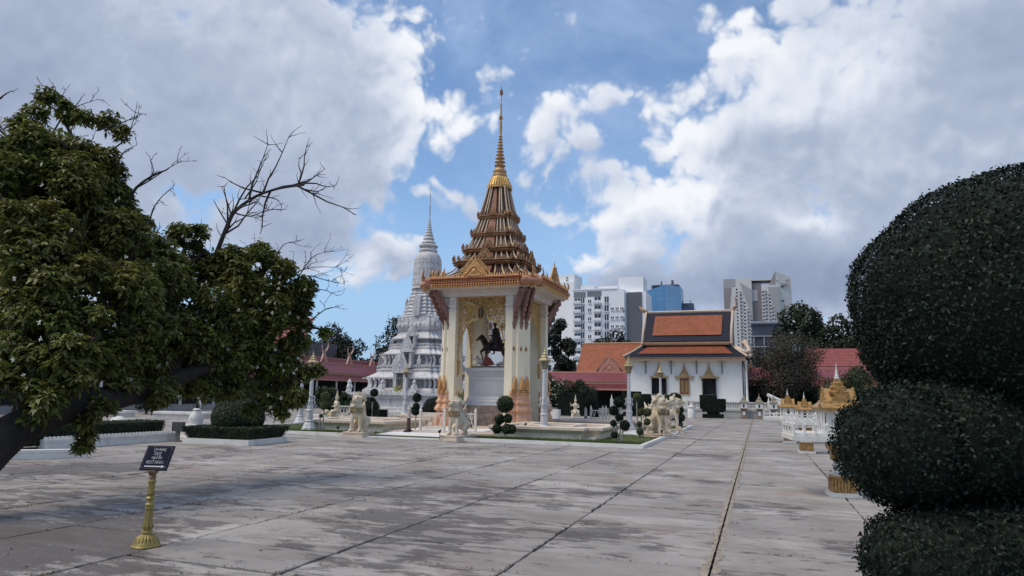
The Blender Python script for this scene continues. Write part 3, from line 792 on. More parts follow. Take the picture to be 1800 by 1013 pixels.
# lantern hanging in the front arch
ln = thing('hanging_lantern', 'small dark lantern hanging under the centre of the front gold arch', 'lantern', (TCX - .05, TCY - 1.95, 5.0))
MB().lathe([(.02, .62), (.08, .58), (.10, .5), (.13, .46), (.05, .44)], 8).build('lantern_cap', M_GOLD2, ln)
MB().lathe([(.05, .0), (.10, .06), (.13, .18), (.13, .38), (.10, .45)], 8).build('lantern_glass', mat('dark_glass', (.03, .022, .02), .15, .1, 3, 0), ln)
c = MB()
for k in range(6):
    c.M = Matrix.Rotation(k * PI / 3, 4, 'Z'); c.tube([(.06, 0, 0), (.12, 0, .08), (.145, 0, .2), (.14, 0, .4), (.10, 0, .46)], .012, 4)
c.M = None; c.tube([(0, 0, .6), (0, 0, 1.3)], .012, 5); c.lathe([(.0, -.1), (.03, -.06), (.05, 0)], 8)
c.build('lantern_cage', M_GOLD, ln)

# ---- pedestal with the rider
pdm = mat('pedestal_marble', (.50, .51, .54), .4, .06, 1.3, .06, 10, dirt=.3, dirt_col=(.36, .36, .39))
ped = thing('statue_pedestal', 'large pale marble pedestal on a brown stone footing inside the open pavilion', 'pedestal', (TCX, TCY, 0))
def sq(hx, hy): return [(-hx, -hy), (hx, -hy), (hx, hy), (-hx, hy)]
pb = MB(); fh = random.Random(4)
mst = mat('brown_footing_stone', (.26, .20, .17), .6, .3, 4, .3, 20, dirt=.4, dirt_col=(.13, .1, .09))
for row in range(3):
    for side in range(4):
        x = -1.28 if side % 2 == 0 else -1.06
        lim = -x
        while x < lim - .05:
            w_ = min(fh.uniform(.28, .55), lim - x)
            bb = MB().box(x + .006, x + w_ - .006, -1.2, -1.02, row * .3 + .006, row * .3 + .294)
            put('footing_stone', bb.mesh('footing_stone', mst), ped, (0, 0, .2), rz=side * PI / 2)
            x += w_
MB().box(-1.15, 1.15, -1.08, 1.08, .2, 1.09).build('footing_core', M_JOINT, ped)
prof = [(1.1, 1.24), (1.14, 1.24), (1.2, 1.14), (1.28, 1.14), (1.3, 1.1), (1.36, 1.06), (1.42, 1.05), (1.5, 1.0), (2.42, 1.0), (2.46, 1.04), (2.52, 1.05), (2.56, 1.1), (2.66, 1.12), (2.68, 1.18), (2.80, 1.2), (2.83, 1.17), (2.84, .9)]
MB().plan(sq(1.0, .9), prof).build('pedestal_body', pdm, ped)
for q, (hx, hy) in enumerate(((1.0, .9), (.9, 1.0))):
    for s in (0, 1):
        rz = q * PI / 2 + s * PI; mb = MB()
        for x0, x1, z0, z1 in ((-.82, .82, 2.24, 2.29), (-.82, .82, 1.62, 1.67), (-.82, -.77, 1.67, 2.24), (.77, .82, 1.67, 2.24)):
            if q: x0, x1 = x0 * .88, x1 * .88
            mb.box(x0, x1, -hy - .02, -hy + .01, z0, z1)
        mb.build('raised_border', pdm, ped, rz=rz)
MB().box(-1.0, 1.0, -.55, .55, 2.84, 2.93).build('statue_base', mat('statue_slab', (.22, .17, .15), .5, .2, 5), ped)

# horse and rider, facing -X
hz = 2.93; S = .80
def hp(x, y, z): return (x * S, y * S, z * S)
horse = [('c', hp(.50, 0, 1.12), hp(-.42, 0, 1.18), .27 * S, .26 * S), ('b', hp(.58, 0, 1.14), (.27 * S, .25 * S, .28 * S)), ('b', hp(-.5, 0, 1.16), (.25 * S, .23 * S, .28 * S)),
         ('c', hp(-.58, 0, 1.28), hp(-.86, 0, 1.66), .20 * S, .125 * S), ('c', hp(-.86, 0, 1.66), hp(-.93, 0, 1.78), .125 * S, .10 * S), ('c', hp(-.93, 0, 1.78), hp(-1.2, 0, 1.55), .105 * S, .06 * S),
         ('c', hp(-.87, .05, 1.85), hp(-.85, .06, 1.95), .03 * S, .012 * S), ('c', hp(-.87, -.05, 1.85), hp(-.85, -.06, 1.95), .03 * S, .012 * S),
         ('c', hp(.83, 0, 1.2), hp(1.02, 0, 1.0), .06 * S, .07 * S), ('c', hp(1.02, 0, 1.0), hp(1.05, 0, .5), .07 * S, .025 * S)]
for y, kx, hz_ in ((.14, -.62, .74), (-.14, -.86, .82)):   # front legs, one lifted
    lift = y < 0
    horse += [('c', hp(-.56, y, 1.08), hp(kx, y, hz_ if not lift else .86), .12 * S, .062 * S)]
    if lift: horse += [('c', hp(-.86, y, .86), hp(-.74, y, .52), .055 * S, .04 * S), ('c', hp(-.74, y, .52), hp(-.72, y, .42), .05 * S, .055 * S)]
    else: horse += [('c', hp(kx, y, .74), hp(-.6, y, .14), .055 * S, .04 * S), ('c', hp(-.6, y, .12), hp(-.64, y, .03), .05 * S, .06 * S)]
for y, fx in ((.15, 0), (-.15, .22)):
    horse += [('c', hp(.58, y, 1.05), hp(.48 + fx * .5, y, .74), .19 * S, .10 * S), ('c', hp(.48 + fx * .5, y, .74), hp(.68 + fx, y, .48), .085 * S, .05 * S), ('c', hp(.68 + fx, y, .48), hp(.60 + fx, y, .12), .045 * S, .04 * S), ('c', hp(.60 + fx, y, .12), hp(.56 + fx, y, .03), .05 * S, .06 * S)]
st = thing('horse_statue', 'dark bronze horse with one raised foreleg on the marble pedestal', 'horse statue', (TCX - .05, TCY - .05, hz))
body = put('horse_body', blob_mesh('horse_body', horse, M_BRONZE, .026, 3), st)
mn = MB()
for k in range(9):
    f = k / 8; mn.tube([hp(-.60 - .28 * f, 0, 1.48 + .38 * f), hp(-.5 - .28 * f, .04, 1.46 + .38 * f), hp(-.47 - .28 * f, .08, 1.34 + .38 * f)], [.045, .04, .01], 5)
mn.build('mane', M_BRONZE, st, True)
hr = MB(); hr.tube([hp(-1.13, -.07, 1.60), hp(-1.0, -.10, 1.72), hp(-.9, -.1, 1.84)], .012, 4).tube([hp(-1.12, -.08, 1.58), hp(-.7, -.16, 1.62), hp(-.18, -.12, 1.78)], .012, 4).tube([hp(-1.12, .08, 1.58), hp(-.7, .16, 1.62), hp(-.18, .12, 1.78)], .012, 4)
hr.tube([hp(-1.12, -.075, 1.66), hp(-1.14, 0, 1.68), hp(-1.12, .075, 1.66)], .012, 4)
hr.build('bridle', M_GOLD2, st)
sd = MB(); sd.rings([[hp(-.2, y, 1.42 - abs(y) * .4), hp(.34, y, 1.42 - abs(y) * .4)] for y in (-.29, -.2, 0, .2, .29)], False, False); sd.v = [(x, y * 1.02, z + .005) for x, y, z in sd.v]
sd.tube([hp(-.2, 0, 1.46), hp(-.1, 0, 1.42), hp(.2, 0, 1.42), hp(.34, 0, 1.5)], [.03, .06, .06, .03], 6); sd.build('saddle', M_BRONZE, st, True)
RS = 1.18
_hp = hp
def hp(x, y, z): return _hp(.06 + (x - .06) * RS, y * RS, 1.42 + (z - 1.42) * RS)
rd_ = thing('rider_statue', 'dark bronze figure in a long coat riding the bronze horse on the pedestal', 'rider statue', (TCX - .05, TCY - .05, hz))
man = [('c', hp(.08, 0, 1.52), hp(.05, 0, 1.72), .17 * S, .15 * S), ('c', hp(.05, 0, 1.72), hp(.04, 0, 2.02), .15 * S, .19 * S), ('c', hp(.04, .14, 2.06), hp(.04, -.14, 2.06), .09 * S, .09 * S),
       ('c', hp(.04, 0, 2.08), hp(.01, 0, 2.22), .06 * S, .055 * S), ('b', hp(-.005, 0, 2.31), (.085 * S, .075 * S, .105 * S)), ('b', hp(-.095, 0, 2.30), (.02 * S, .014 * S, .025 * S)), ('b', hp(0.01, .075, 2.3), (.015, .01, .025)), ('b', hp(.01, -.075, 2.3), (.015, .01, .025))]
for s in (-1, 1):
    man += [('c', hp(.04, s * .2, 2.04), hp(.0, s * .26, 1.80), .065 * S, .052 * S), ('c', hp(.0, s * .26, 1.80), hp(-.22, s * .14, 1.76), .05 * S, .036 * S), ('b', hp(-.26, s * .13, 1.76), (.04 * S, .03 * S, .035 * S)),
            ('c', hp(.08, s * .14, 1.5), hp(-.22, s * .30, 1.32), .11 * S, .08 * S), ('c', hp(-.22, s * .30, 1.32), hp(-.14, s * .32, .92), .075 * S, .05 * S), ('c', hp(-.14, s * .32, .90), hp(-.28, s * .32, .86), .045 * S, .035 * S)]
put('rider_body', blob_mesh('rider_body', man, M_BRONZE, .022, 3), rd_)
ct = MB(); rg = []
for z, a, b2, cx in ((2.08, .2, .16, .04), (1.85, .21, .17, .05), (1.6, .24, .22, .09), (1.35, .30, .32, .14), (1.12, .34, .36, .18)):
    rg.append([hp(cx + a * math.cos(2 * PI * j / 20) * (1 + .05 * math.sin(j * 2.5)), b2 * math.sin(2 * PI * j / 20) * (1 + .05 * math.cos(j * 3.1)), z + (.05 * math.sin(j * 1.9) if z < 1.3 else 0)) for j in range(20)])
ct.rings(rg, False); ct.build('long_coat', M_BRONZE, rd_, True)
MB().lathe([(r_ * S * RS, _z * S) for r_, _z in ((.0, 2.66), (.07, 2.63), (.10, 2.56), (.09, 2.49), (.14, 2.48), (.14, 2.46), (.05, 2.465))], 14).build('hat', M_BRONZE, rd_, True)
# white and red drapery with a beast under the horse
hp = _hp
dr = thing('guardian_beasts', 'white carved beast with red cloth crouching under the bronze horse', 'statue', (TCX - .05, TCY - .3, hz))
bp_ = [('c', (-.75, 0, .28), (-.55, 0, .16), .12, .13), ('b', (-.82, 0, .38), (.12, .1, .12)), ('c', (-.9, 0, .36), (-1.0, 0, .31), .06, .04), ('c', (-.8, .05, .48), (-.78, .08, .62), .035, .01), ('c', (-.55, 0, .16), (-.2, 0, .12), .14, .1), ('c', (-.7, -.1, .15), (-.85, -.14, .04), .05, .04),
       ('c', (.25, 0, .08), (.6, -.05, .16), .08, .11), ('c', (.6, -.05, .16), (.95, 0, .3), .1, .05), ('c', (.6, 0, .2), (.5, 0, .45), .06, .03), ('c', (.8, 0, .2), (.9, .1, .05), .06, .04)]
put('beast_body', blob_mesh('beast_body', bp_, mat('white_stone_carving', (.55, .52, .47), .6, .15, 6, .3, 30), .025, 3), dr)
MB().rings([[(-.5, -.12, .06), (-.34, -.14, .5), (-.12, -.12, .34), (.1, -.12, .06)], [(-.5, .1, .06), (-.34, .1, .5), (-.12, .1, .34), (.1, .1, .06)]]).build('red_cloth', mat('red_cloth', (.30, .06, .05), .7, .2, 8), dr)

# ================================================================== GREY STUPA
M_STU = mat('stupa_concrete', (.58, .57, .58), .85, .14, 2.4, 1.0, 9, dirt=.8, dirt_col=(.24, .235, .24), streak=True)
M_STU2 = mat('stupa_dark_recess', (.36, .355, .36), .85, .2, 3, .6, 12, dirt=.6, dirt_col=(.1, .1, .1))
def redent12(h, a=.12, n=3):
    """square with n small steps at each corner, half width h"""
    out = []
    for k in range(4):
        cs, sn = round(math.cos(k * PI / 2)), round(math.sin(k * PI / 2)); pts = []
        for i in range(n):
            x = h - a * h * (n - i); y = -h + a * h * i
            pts += [(x, y), (x, y + a * h)]
        pts.append((h - 0, -h + a * h * n)); pts = pts[:-1]
        out += [(x * cs - y * sn, x * sn + y * cs) for x, y in pts]
    return out
SX, SY = -25.4, 50.0
stu = thing('grey_stupa', 'weathered grey stupa with carved tiers and a ringed spire, left of the open pavilion', 'stupa', (SX, SY, 0))
def tier(name, prof, m, fn=redent12, a=.11):
    return MB().rings([[(x, y, z) for x, y in fn(h, a)] for h, z in prof]).build(name, m, stu)
tier('stupa_base', [(5.0, 0), (5.0, .25), (4.8, .3), (4.8, .5), (4.7, .6), (4.7, 1.15), (4.85, 1.25), (4.85, 1.4), (4.95, 1.45), (4.95, 1.65)], M_STU, a=.06)
tier('tier', [(4.0, 1.6), (4.0, 1.85), (3.85, 1.9), (3.85, 2.0)], M_STU)
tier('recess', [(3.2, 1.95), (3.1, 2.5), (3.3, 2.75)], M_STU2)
tier('roof_slab', [(3.5, 2.66), (3.82, 2.70), (3.82, 2.80), (3.1, 3.2), (3.05, 3.3), (3.12, 3.34), (3.12, 3.42), (2.9, 3.5), (2.9, 3.6), (3.0, 3.66), (3.0, 3.78)], M_STU)
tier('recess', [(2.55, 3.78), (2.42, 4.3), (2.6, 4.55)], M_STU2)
tier('roof_slab', [(2.7, 4.52), (2.88, 4.58), (2.88, 4.66), (2.35, 5.0), (2.3, 5.08), (2.36, 5.12), (2.36, 5.2), (2.15, 5.28), (2.15, 5.36), (2.22, 5.4), (2.22, 5.48)], M_STU)
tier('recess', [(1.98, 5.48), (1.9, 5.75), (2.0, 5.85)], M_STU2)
tier('roof_slab', [(2.1, 5.82), (2.25, 5.86), (2.25, 5.94), (1.9, 6.2), (1.85, 6.3), (1.7, 6.4), (1.68, 6.6)], M_STU)
tier('lotus_band', [(1.66, 6.55), (1.86, 6.65), (1.92, 6.85), (1.88, 7.15), (1.78, 7.4), (1.7, 7.55), (1.72, 7.7), (1.66, 7.8)], M_STU)
rp = []
z = 7.78; r = 1.80
for k in range(8):
    rp += [(r * .93, z), (r, z + .05), (r * 1.01, z + .13), (r * .95, z + .2), (r * .90, z + .27)]; z += .30; r *= .935
MB().rings([[(x, y, z_) for x, y in redent12(h, .18)] for h, z_ in rp]).build('stepped_neck', M_STU, stu)
print('neck top', z)
MB().lathe([(1.24, z - .12), (1.20, z + .1), (1.16, 11.0), (1.13, 11.7), (1.10, 12.3), (1.05, 12.7), (.94, 12.95), (.74, 13.12), (.6, 13.2)], 32).build('bell', M_STU, stu, 'auto')
mb = MB()
for k in range(24):        # blocks carved on the bell
    a = 2 * PI * k / 24
    for z0 in (10.35, 10.8, 11.25, 11.7, 12.15):
        r = 1.20 - (z0 - 10.3) * .055
        mb.M = Matrix.Rotation(a + (z0 * 3 % 1) * .02, 4, 'Z'); mb.box(r - .12, r + .025, -.14, .14, z0, z0 + .37)
mb.M = None; mb.build('bell_blocks', M_STU, stu, kind='stuff')
pr = [(.6, 13.15), (.74, 13.2), (.78, 13.3), (.72, 13.38), (.60, 13.42), (.62, 13.5), (.76, 13.55), (.80, 13.65), (.72, 13.72), (.56, 13.75)]
z = 13.75; r = .58
for k in range(10):
    dz = .30 * (.9 ** k)
    pr += [(r * .78, z), (r, z + dz * .35), (r * 1.0, z + dz * .55), (r * .78, z + dz * .95)]; z += dz; r *= .80
pr += [(.06, z), (.07, z + .3), (.05, z + .9), (.09, z + .95), (.05, z + 1.0), (.035, z + 1.5), (.07, z + 1.55), (.03, z + 1.6), (.06, z + 1.75), (.02, z + 1.85), (.015, z + 2.3), (.004, z + 2.6)]
print('stupa tip', z + 2.6)
sc = (19.1 - 13.15) / (z + 2.6 - 13.15)
pr = [(a, 13.15 + (b_ - 13.15) * sc) for a, b_ in pr]
MB().lathe(pr, 20).build('ringed_spire', M_STU, stu, 'auto')
ped_s = pediment(1.5, 1.7); PDS = ped_s.mesh('niche_gable', M_STU)
atl = blob_mesh('guardian', [('c', (0, 0, .12), (0, 0, .4), .13, .15), ('b', (0, -.02, .62), (.12, .12, .14)), ('c', (0, 0, .7), (0, 0, .86), .06, .02), ('c', (.13, 0, .45), (.2, -.06, .28), .05, .04), ('c', (-.13, 0, .45), (-.2, -.06, .28), .05, .04),
                          ('c', (.08, -.02, .2), (.15, -.12, .03), .07, .05), ('c', (-.08, -.02, .2), (-.15, -.12, .03), .07, .05)], M_STU, .035, 2)
scroll = MB()
pts = [(0, .05 * 0, 0)]
pts = [(0, -.5 + .35 * math.cos(a), .42 + .40 * math.sin(a)) for a in np.linspace(1.6, -1.6, 9)]
scroll.tube(pts, [.09, .11, .12, .13, .13, .12, .11, .1, .08], 6); SCR = scroll.mesh('scroll_bracket', M_STU)
for q in range(4):
    R3 = Matrix.Rotation(q * PI / 2, 3, 'Z'); r = q * PI / 2
    for w_, h_, z0, y0, sc_ in ((.55, 1.35, 1.75, -3.65, .8), (.44, .95, 3.78, -2.75, .62), (.34, .62, 5.4, -2.1, .42)):
        nm = MB(); nm.M = face(q)
        nm.box(-w_, -w_ * .55, y0 - .35, y0 + .7, z0, z0 + h_).box(w_ * .55, w_, y0 - .35, y0 + .7, z0, z0 + h_).box(-w_ * 1.15, w_ * 1.15, y0 - .42, y0 + .9, z0 + h_, z0 + h_ + .2).box(-w_, w_, y0 - .4, y0 + .6, z0 - .25, z0)
        o = nm.build('niche', M_STU, stu)
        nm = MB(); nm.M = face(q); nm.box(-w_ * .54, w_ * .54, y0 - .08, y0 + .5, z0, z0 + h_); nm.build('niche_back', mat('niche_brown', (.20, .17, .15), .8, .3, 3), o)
        put('niche_gable', PDS, o, R3 @ Vector((0, y0 - .3, z0 + h_ + .15)), rz=r, scale=sc_)
    MB_ = MB(); MB_.M = face(q); MB_.box(-.28, .28, -1.82, -1.2, 7.7, 8.8).box(-.2, .2, -1.5, -1.0, 8.8, 9.4).build('neck_shrine', M_STU, stu); put('niche_gable', PDS, stu, R3 @ Vector((0, -1.78, 8.75)), rz=r, scale=.36)
    for s in (-1, 1):
        put('guardian', atl, stu, R3 @ Vector((s * 1.35, -4.15, 1.62)), rz=r, scale=1.25)
        put('guardian', atl, stu, R3 @ Vector((s * 1.0, -2.85, 3.75)), rz=r, scale=.95)
        put('guardian', atl, stu, R3 @ Vector((s * 4.1, -4.3, 1.62)), rz=r, scale=1.2)
        for x in (1.75, 2.15, 2.55, 2.95): put('scroll_bracket', SCR, stu, R3 @ Vector((s * x, -3.0, 1.95)), rz=r, scale=(1, .8, .85))
        for x in (1.45, 1.8, 2.1): put('scroll_bracket', SCR, stu, R3 @ Vector((s * x, -2.3, 3.8)), rz=r, scale=(.8, .7, .75))
    lp = MB()
    for k in range(9):
        x = -1.5 + 3.0 * k / 8
        lp.M = face(q); lp.ball((x, -1.84 + .1 * (abs(k - 4) > 2), 6.95), (.15, .09, .2), 8, 6)
        lp.M = face(q) @ Matrix.Translation((x, -1.72 + .1 * (abs(k - 4) > 2), 7.15)); lp.prism(flame_poly(.26, .5, 0, 6), .12)
    lp.M = None; lp.build('lotus_petals', M_STU, stu, kind='stuff')
    # fine horizontal mouldings carried by small dentils
    dn = MB(); dn.M = face(q)
    for z_, h_, n_ in ((1.45, 4.85, 26), (3.66, 2.95, 20), (5.4, 2.18, 16), (2.72, 3.78, 26), (4.6, 2.84, 20)):
        for k in range(n_): dn.cbox((-h_ * .82 + 1.64 * h_ * (k + .5) / n_, -h_ - .01, z_), (.045, .05, .05))
    dn.build('dentils', M_STU, stu, kind='stuff')
# niche flowers
fl_ = MB(); fr_ = random.Random(2)
for k in range(40): fl_.ball((fr_.uniform(-.28, .28), fr_.uniform(-.15, .15), fr_.uniform(.1, .5)), .05, 5, 3)
tag(fl_.build('flower_offering', mat('yellow_flowers', (.42, .40, .10), .8, .4, 20), loc=(SX + .1, SY - 4.5, 1.62)), 'bunch of yellow-green flowers in front of the stupa niche', 'flowers')
# small white stupa seen through the pavilion opening, and the one far behind
def small_stupa(x, y, h, label, m=None):
    t = thing('small_stupa', label, 'stupa', (x, y, 0)); k = h / 6.0; m = m or M_STU
    MB().rings([[(a, b_, z * k) for a, b_ in redent12(r * k, .12)] for r, z in [(1.3, 0), (1.3, .4), (1.1, .5), (1.15, .9), (.9, 1.0), (.95, 1.5), (1.0, 1.6), (.75, 1.8), (.8, 2.2), (.6, 2.3)]]).build('stupa_body', m, t)
    MB().lathe([(r * k, z * k) for r, z in [(.6, 2.2), (.62, 2.6), (.55, 3.2), (.38, 3.5), (.2, 3.6), (.28, 3.7), (.16, 3.8), (.22, 3.95), (.12, 4.05), (.17, 4.2), (.08, 4.35), (.11, 4.5), (.05, 4.7), (.04, 5.5), (.01, 6)]], 14).build('stupa_spire', m, t, 'auto')
    return t
small_stupa(-16.0, 48.6, 5.4, 'small pale stupa seen through the right side opening of the pavilion', M_WHITE)
small_stupa(-26.0, 66.0, 7.0, 'smaller grey stupa glimpsed through the front opening behind the lamp')

# ================================================================== TEMPLE HALL
M_ORT = mat('orange_roof_tile', (.36, .125, .06), .6, .18, 3, .6, 22, dirt=.25, dirt_col=(.25, .08, .04), var2=(.40, .13, .075))
M_DKT = mat('blue_black_tile', (.035, .035, .05), .4, .2, 3, .4, 22)
M_MAR = mat('maroon_roof', (.17, .04, .045), .55, .1, 2, .3, 16, dirt=.2, dirt_col=(.15, .05, .06))
M_PINK = mat('pink_ridge', (.46, .22, .17), .6, .1, 2, .15, 12)
M_CORN = mat('ochre_cornice', (.42, .27, .16), .6, .15, 5, .3, 30, dirt=.3, dirt_col=(.25, .15, .1))
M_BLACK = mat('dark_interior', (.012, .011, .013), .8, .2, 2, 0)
M_BARGE = mat('pale_bargeboard', (.55, .43, .34), .6, .1, 3, .2, 20, dirt=.3, dirt_col=(.35, .25, .18))
TMX, TMY = -6.25, 64.0
tem = thing('temple_hall', 'white temple hall with stepped orange and dark blue tiled roof and gold window crowns', 'temple', (TMX, TMY, 0))
WZ0, WZ1 = 1.3, 4.95
# wall with three window openings
cols = [-4.95, -2.95, -1.62, -.52, .38, 1.53, 2.72, 4.98]
wall = MB()
wall.box(-4.95, -2.88, 0, .3, WZ0, WZ1).box(-1.62, -.4, 0, .3, WZ0, WZ1).box(.42, 1.62, 0, .3, WZ0, WZ1).box(2.70, 4.98, 0, .3, WZ0, WZ1)
for a, b_ in ((-2.88, -1.62), (-.4, .42), (1.62, 2.70)): wall.box(a, b_, 0, .3, WZ0, 1.93).box(a, b_, 0, .3, 3.38, WZ1)
wall.box(-4.95, -4.65, .3, 15, WZ0, WZ1).box(4.68, 4.98, .3, 15, WZ0, WZ1).box(-4.95, 4.98, 15, 15.3, WZ0, WZ1)
wall.box(-5.05, 5.08, -.08, 0, WZ0, 1.6)
wall.build('wall', M_WHITE2, tem)
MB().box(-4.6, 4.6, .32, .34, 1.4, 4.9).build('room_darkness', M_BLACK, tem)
M_WC = mat('window_gold', (.44, .30, .15), .5, .2, 8, .5, 40, metal=.15, dirt=.4, dirt_col=(.45, .38, .28))
def win(cx, w, shut):
    o = MB()
    o.box(cx - w / 2 - .06, cx - w / 2, -.1, .05, 1.88, 3.4).box(cx + w / 2, cx + w / 2 + .06, -.1, .05, 1.88, 3.4).box(cx - w / 2 - .06, cx + w / 2 + .06, -.1, .05, 1.84, 1.92)
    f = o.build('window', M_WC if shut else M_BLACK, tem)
    c = MB(); P_ = []
    for i in range(15):
        g = i / 14; P_.append((.68 * (1 - g) ** 2.1 + .02 + .04 * math.sin(g * 22) * (1 - g), 1.45 * g))
    c.prism([(x, z) for x, z in P_] + [(-x, z) for x, z in reversed(P_)], .16)
    c.prism([(.66, 0), (.82, .05), (.86, .22), (.74, .16), (.6, .2)], .12).prism([(-.66, 0), (-.6, .2), (-.74, .16), (-.86, .22), (-.82, .05)], .12)
    c.prism([(.8, 0), (.74, -.05), (.66, -.22), (.62, -.1), (.6, 0)], .12).prism([(-.8, 0), (-.6, 0), (-.62, -.1), (-.66, -.22), (-.74, -.05)], .12)
    for i in range(9):
        g = i / 9; c.ball((0, -.1, .1 + 1.1 * g), (.5 * (1 - g) ** 1.8 + .03, .05, .06), 8, 4)
    c.build('window_crown', M_WC, f, loc=(cx, -.08, 3.36))
    if shut:
        for s in (-1, 1):
            p = MB(); x0, x1 = (cx - w / 2, cx - .01) if s < 0 else (cx + .01, cx + w / 2)
            p.box(x0, x1, .02, .06, 1.92, 3.36); p.box(x0 + .07, x1 - .07, 0, .02, 2.02, 3.26); q_ = p.build('shutter', mat('shutter_red', (.22, .09, .05), .6, .3, 6), f)
            g_ = MB().box(x0 + .04, x0 + .07, -.012, .02, 1.97, 3.3).box(x1 - .07, x1 - .04, -.012, .02, 1.97, 3.3).box(x0 + .16, x1 - .16, -.02, .0, 2.1, 3.15); g_.build('shutter_trim', M_WC, q_)
    else:
        for s in (-1, 1):
            x = cx + s * w / 2; MB().rings([[(x, -.02, 1.93), (x + s * .02, -.28, 1.93), (x + s * .06, -.28, 1.93), (x + s * .05, -.02, 1.93)], [(x, -.02, 3.36), (x + s * .02, -.28, 3.36), (x + s * .06, -.28, 3.36), (x + s * .05, -.02, 3.36)]]).build('shutter', M_BLACK, f)
win(-2.25, 1.2, False); win(.01, .78, True); win(2.16, 1.06, False)
for x in (-3.45, -1.15, 1.1, 3.3):
    b_ = MB(); b_.prism([(0, 0), (-.05, -.5), (-.02, -1.05), (.06, -1.1), (.09, -.6), (.3, -.2), (.75, .06), (.75, .12), (.1, .1)], .09, 'x')
    b_.v = [(x_, -y_, z_) for x_, y_, z_ in b_.v]; b_.build('eave_bracket', mat('grey_bracket', (.18, .18, .17), .6, .2, 6), tem, loc=(x, -.02, 4.85))
MB().box(-5.2, 5.35, -1.0, -.85, 4.92, 5.22).box(-5.2, -5.05, -.85, 15.6, 4.92, 5.22).box(5.2, 5.35, -.85, 15.6, 4.92, 5.22).box(-5.2, 5.35, -1.06, -1.0, 5.12, 5.24).build('eave_cornice', M_CORN, tem)
MB().box(-5.05, 5.2, -.85, 15.6, 4.93, 4.96).build('eave_soffit', M_SOFF, tem)
# lower skirt roof, hipped, drawn as shingle courses
def tile_slope(p0, p1, q0, q1, rows, m, name, parent, th=.035):
    """p0-p1 lower edge, q0-q1 upper edge, overlapping courses"""
    mb = MB(); p0, p1, q0, q1 = map(Vector, (p0, p1, q0, q1)); nrm = (p1 - p0).cross(q0 - p0).normalized()
    if nrm.z < 0: nrm = -nrm
    for i in range(rows):
        f0, f1 = i / rows, min(1, (i + 1.25) / rows)
        a, b2, c, d = p0.lerp(q0, f0) + nrm * th, p1.lerp(q1, f0) + nrm * th, p1.lerp(q1, f1), p0.lerp(q0, f1)
        a2, b3 = p0.lerp(q0, f0) - nrm * .01, p1.lerp(q1, f0) - nrm * .01
        mb.add([a, b2, c, d, a2, b3], [(0, 1, 2, 3), (4, 5, 1, 0)])
    return mb.build(name, m, parent)
e0, e1 = (-5.35, -1.1, 5.22), (5.5, -1.1, 5.22)
u0, u1 = (-3.75, 1.0, 6.45), (4.0, 1.0, 6.45)
tile_slope(e0, e1, u0, u1, 18, M_DKT, 'lower_roof', tem)
def lerp3(a, b_, f): return tuple(a[i] + (b_[i] - a[i]) * f for i in range(3))
def inset(e0, e1, u0, u1, fx, f0, f1, lift=.05):
    l0, l1 = lerp3(e0, u0, f0), lerp3(e1, u1, f0); h0, h1 = lerp3(e0, u0, f1), lerp3(e1, u1, f1)
    a, b_ = lerp3(l0, l1, fx), lerp3(l0, l1, 1 - fx); c, d = lerp3(h0, h1, fx), lerp3(h0, h1, 1 - fx)
    up = lambda p: (p[0], p[1] - lift, p[2] + lift)
    return up(a), up(b_), up(c), up(d)
tile_slope(*inset(e0, e1, u0, u1, .09, .22, .80), 13, M_ORT, 'orange_tile_field', tem)
tile_slope((5.5, 15.7, 5.22), (5.5, -1.1, 5.22), (4.0, 14.6, 6.45), (4.0, 1.0, 6.45), 14, M_DKT, 'side_roof', tem)
tile_slope((-5.35, -1.1, 5.22), (-5.35, 15.7, 5.22), (-3.75, 1.0, 6.45), (-3.75, 14.6, 6.45), 14, M_DKT, 'side_roof', tem)
for a, b_ in ((e0, u0), (e1, u1)):
    MB().tube([(a[0], a[1], a[2] + .06), lerp3(a, b_, .5), (b_[0], b_[1], b_[2] + .08)], [.10, .09, .10], 6).build('hip_ridge', M_BARGE, tem)
MB().box(-3.8, 4.05, .55, .98, 6.40, 6.68).box(-3.8, 4.05, .47, .55, 6.60, 6.70).build('band_cornice', M_CORN, tem)
mb = MB()
for k in range(64): mb.cbox((-3.72 + k * .1215, .46, 6.55), (.035, .03, .07))
mb.build('cornice_teeth', M_CORN, tem, kind='stuff')
U0, U1 = (-3.75, .45, 6.78), (4.1, .45, 6.78); V0, V1 = (-3.65, 2.9, 9.75), (4.22, 2.9, 9.75)
def mid(f, a, b_): p = lerp3(a, b_, f); return (p[0], p[1] + .32 * math.sin(f * PI), p[2])
tile_slope(U0, U1, V0, V1, 30, M_DKT, 'upper_roof', tem)
tile_slope(*inset(U0, U1, V0, V1, .105, .17, .84, .06), 22, M_ORT, 'orange_tile_field', tem)
back = MB().add([V0, V1, (4.1, 5.4, 6.78), (-3.75, 5.4, 6.78)], [(0, 1, 2, 3)]); back.build('upper_roof', M_DKT, tem)
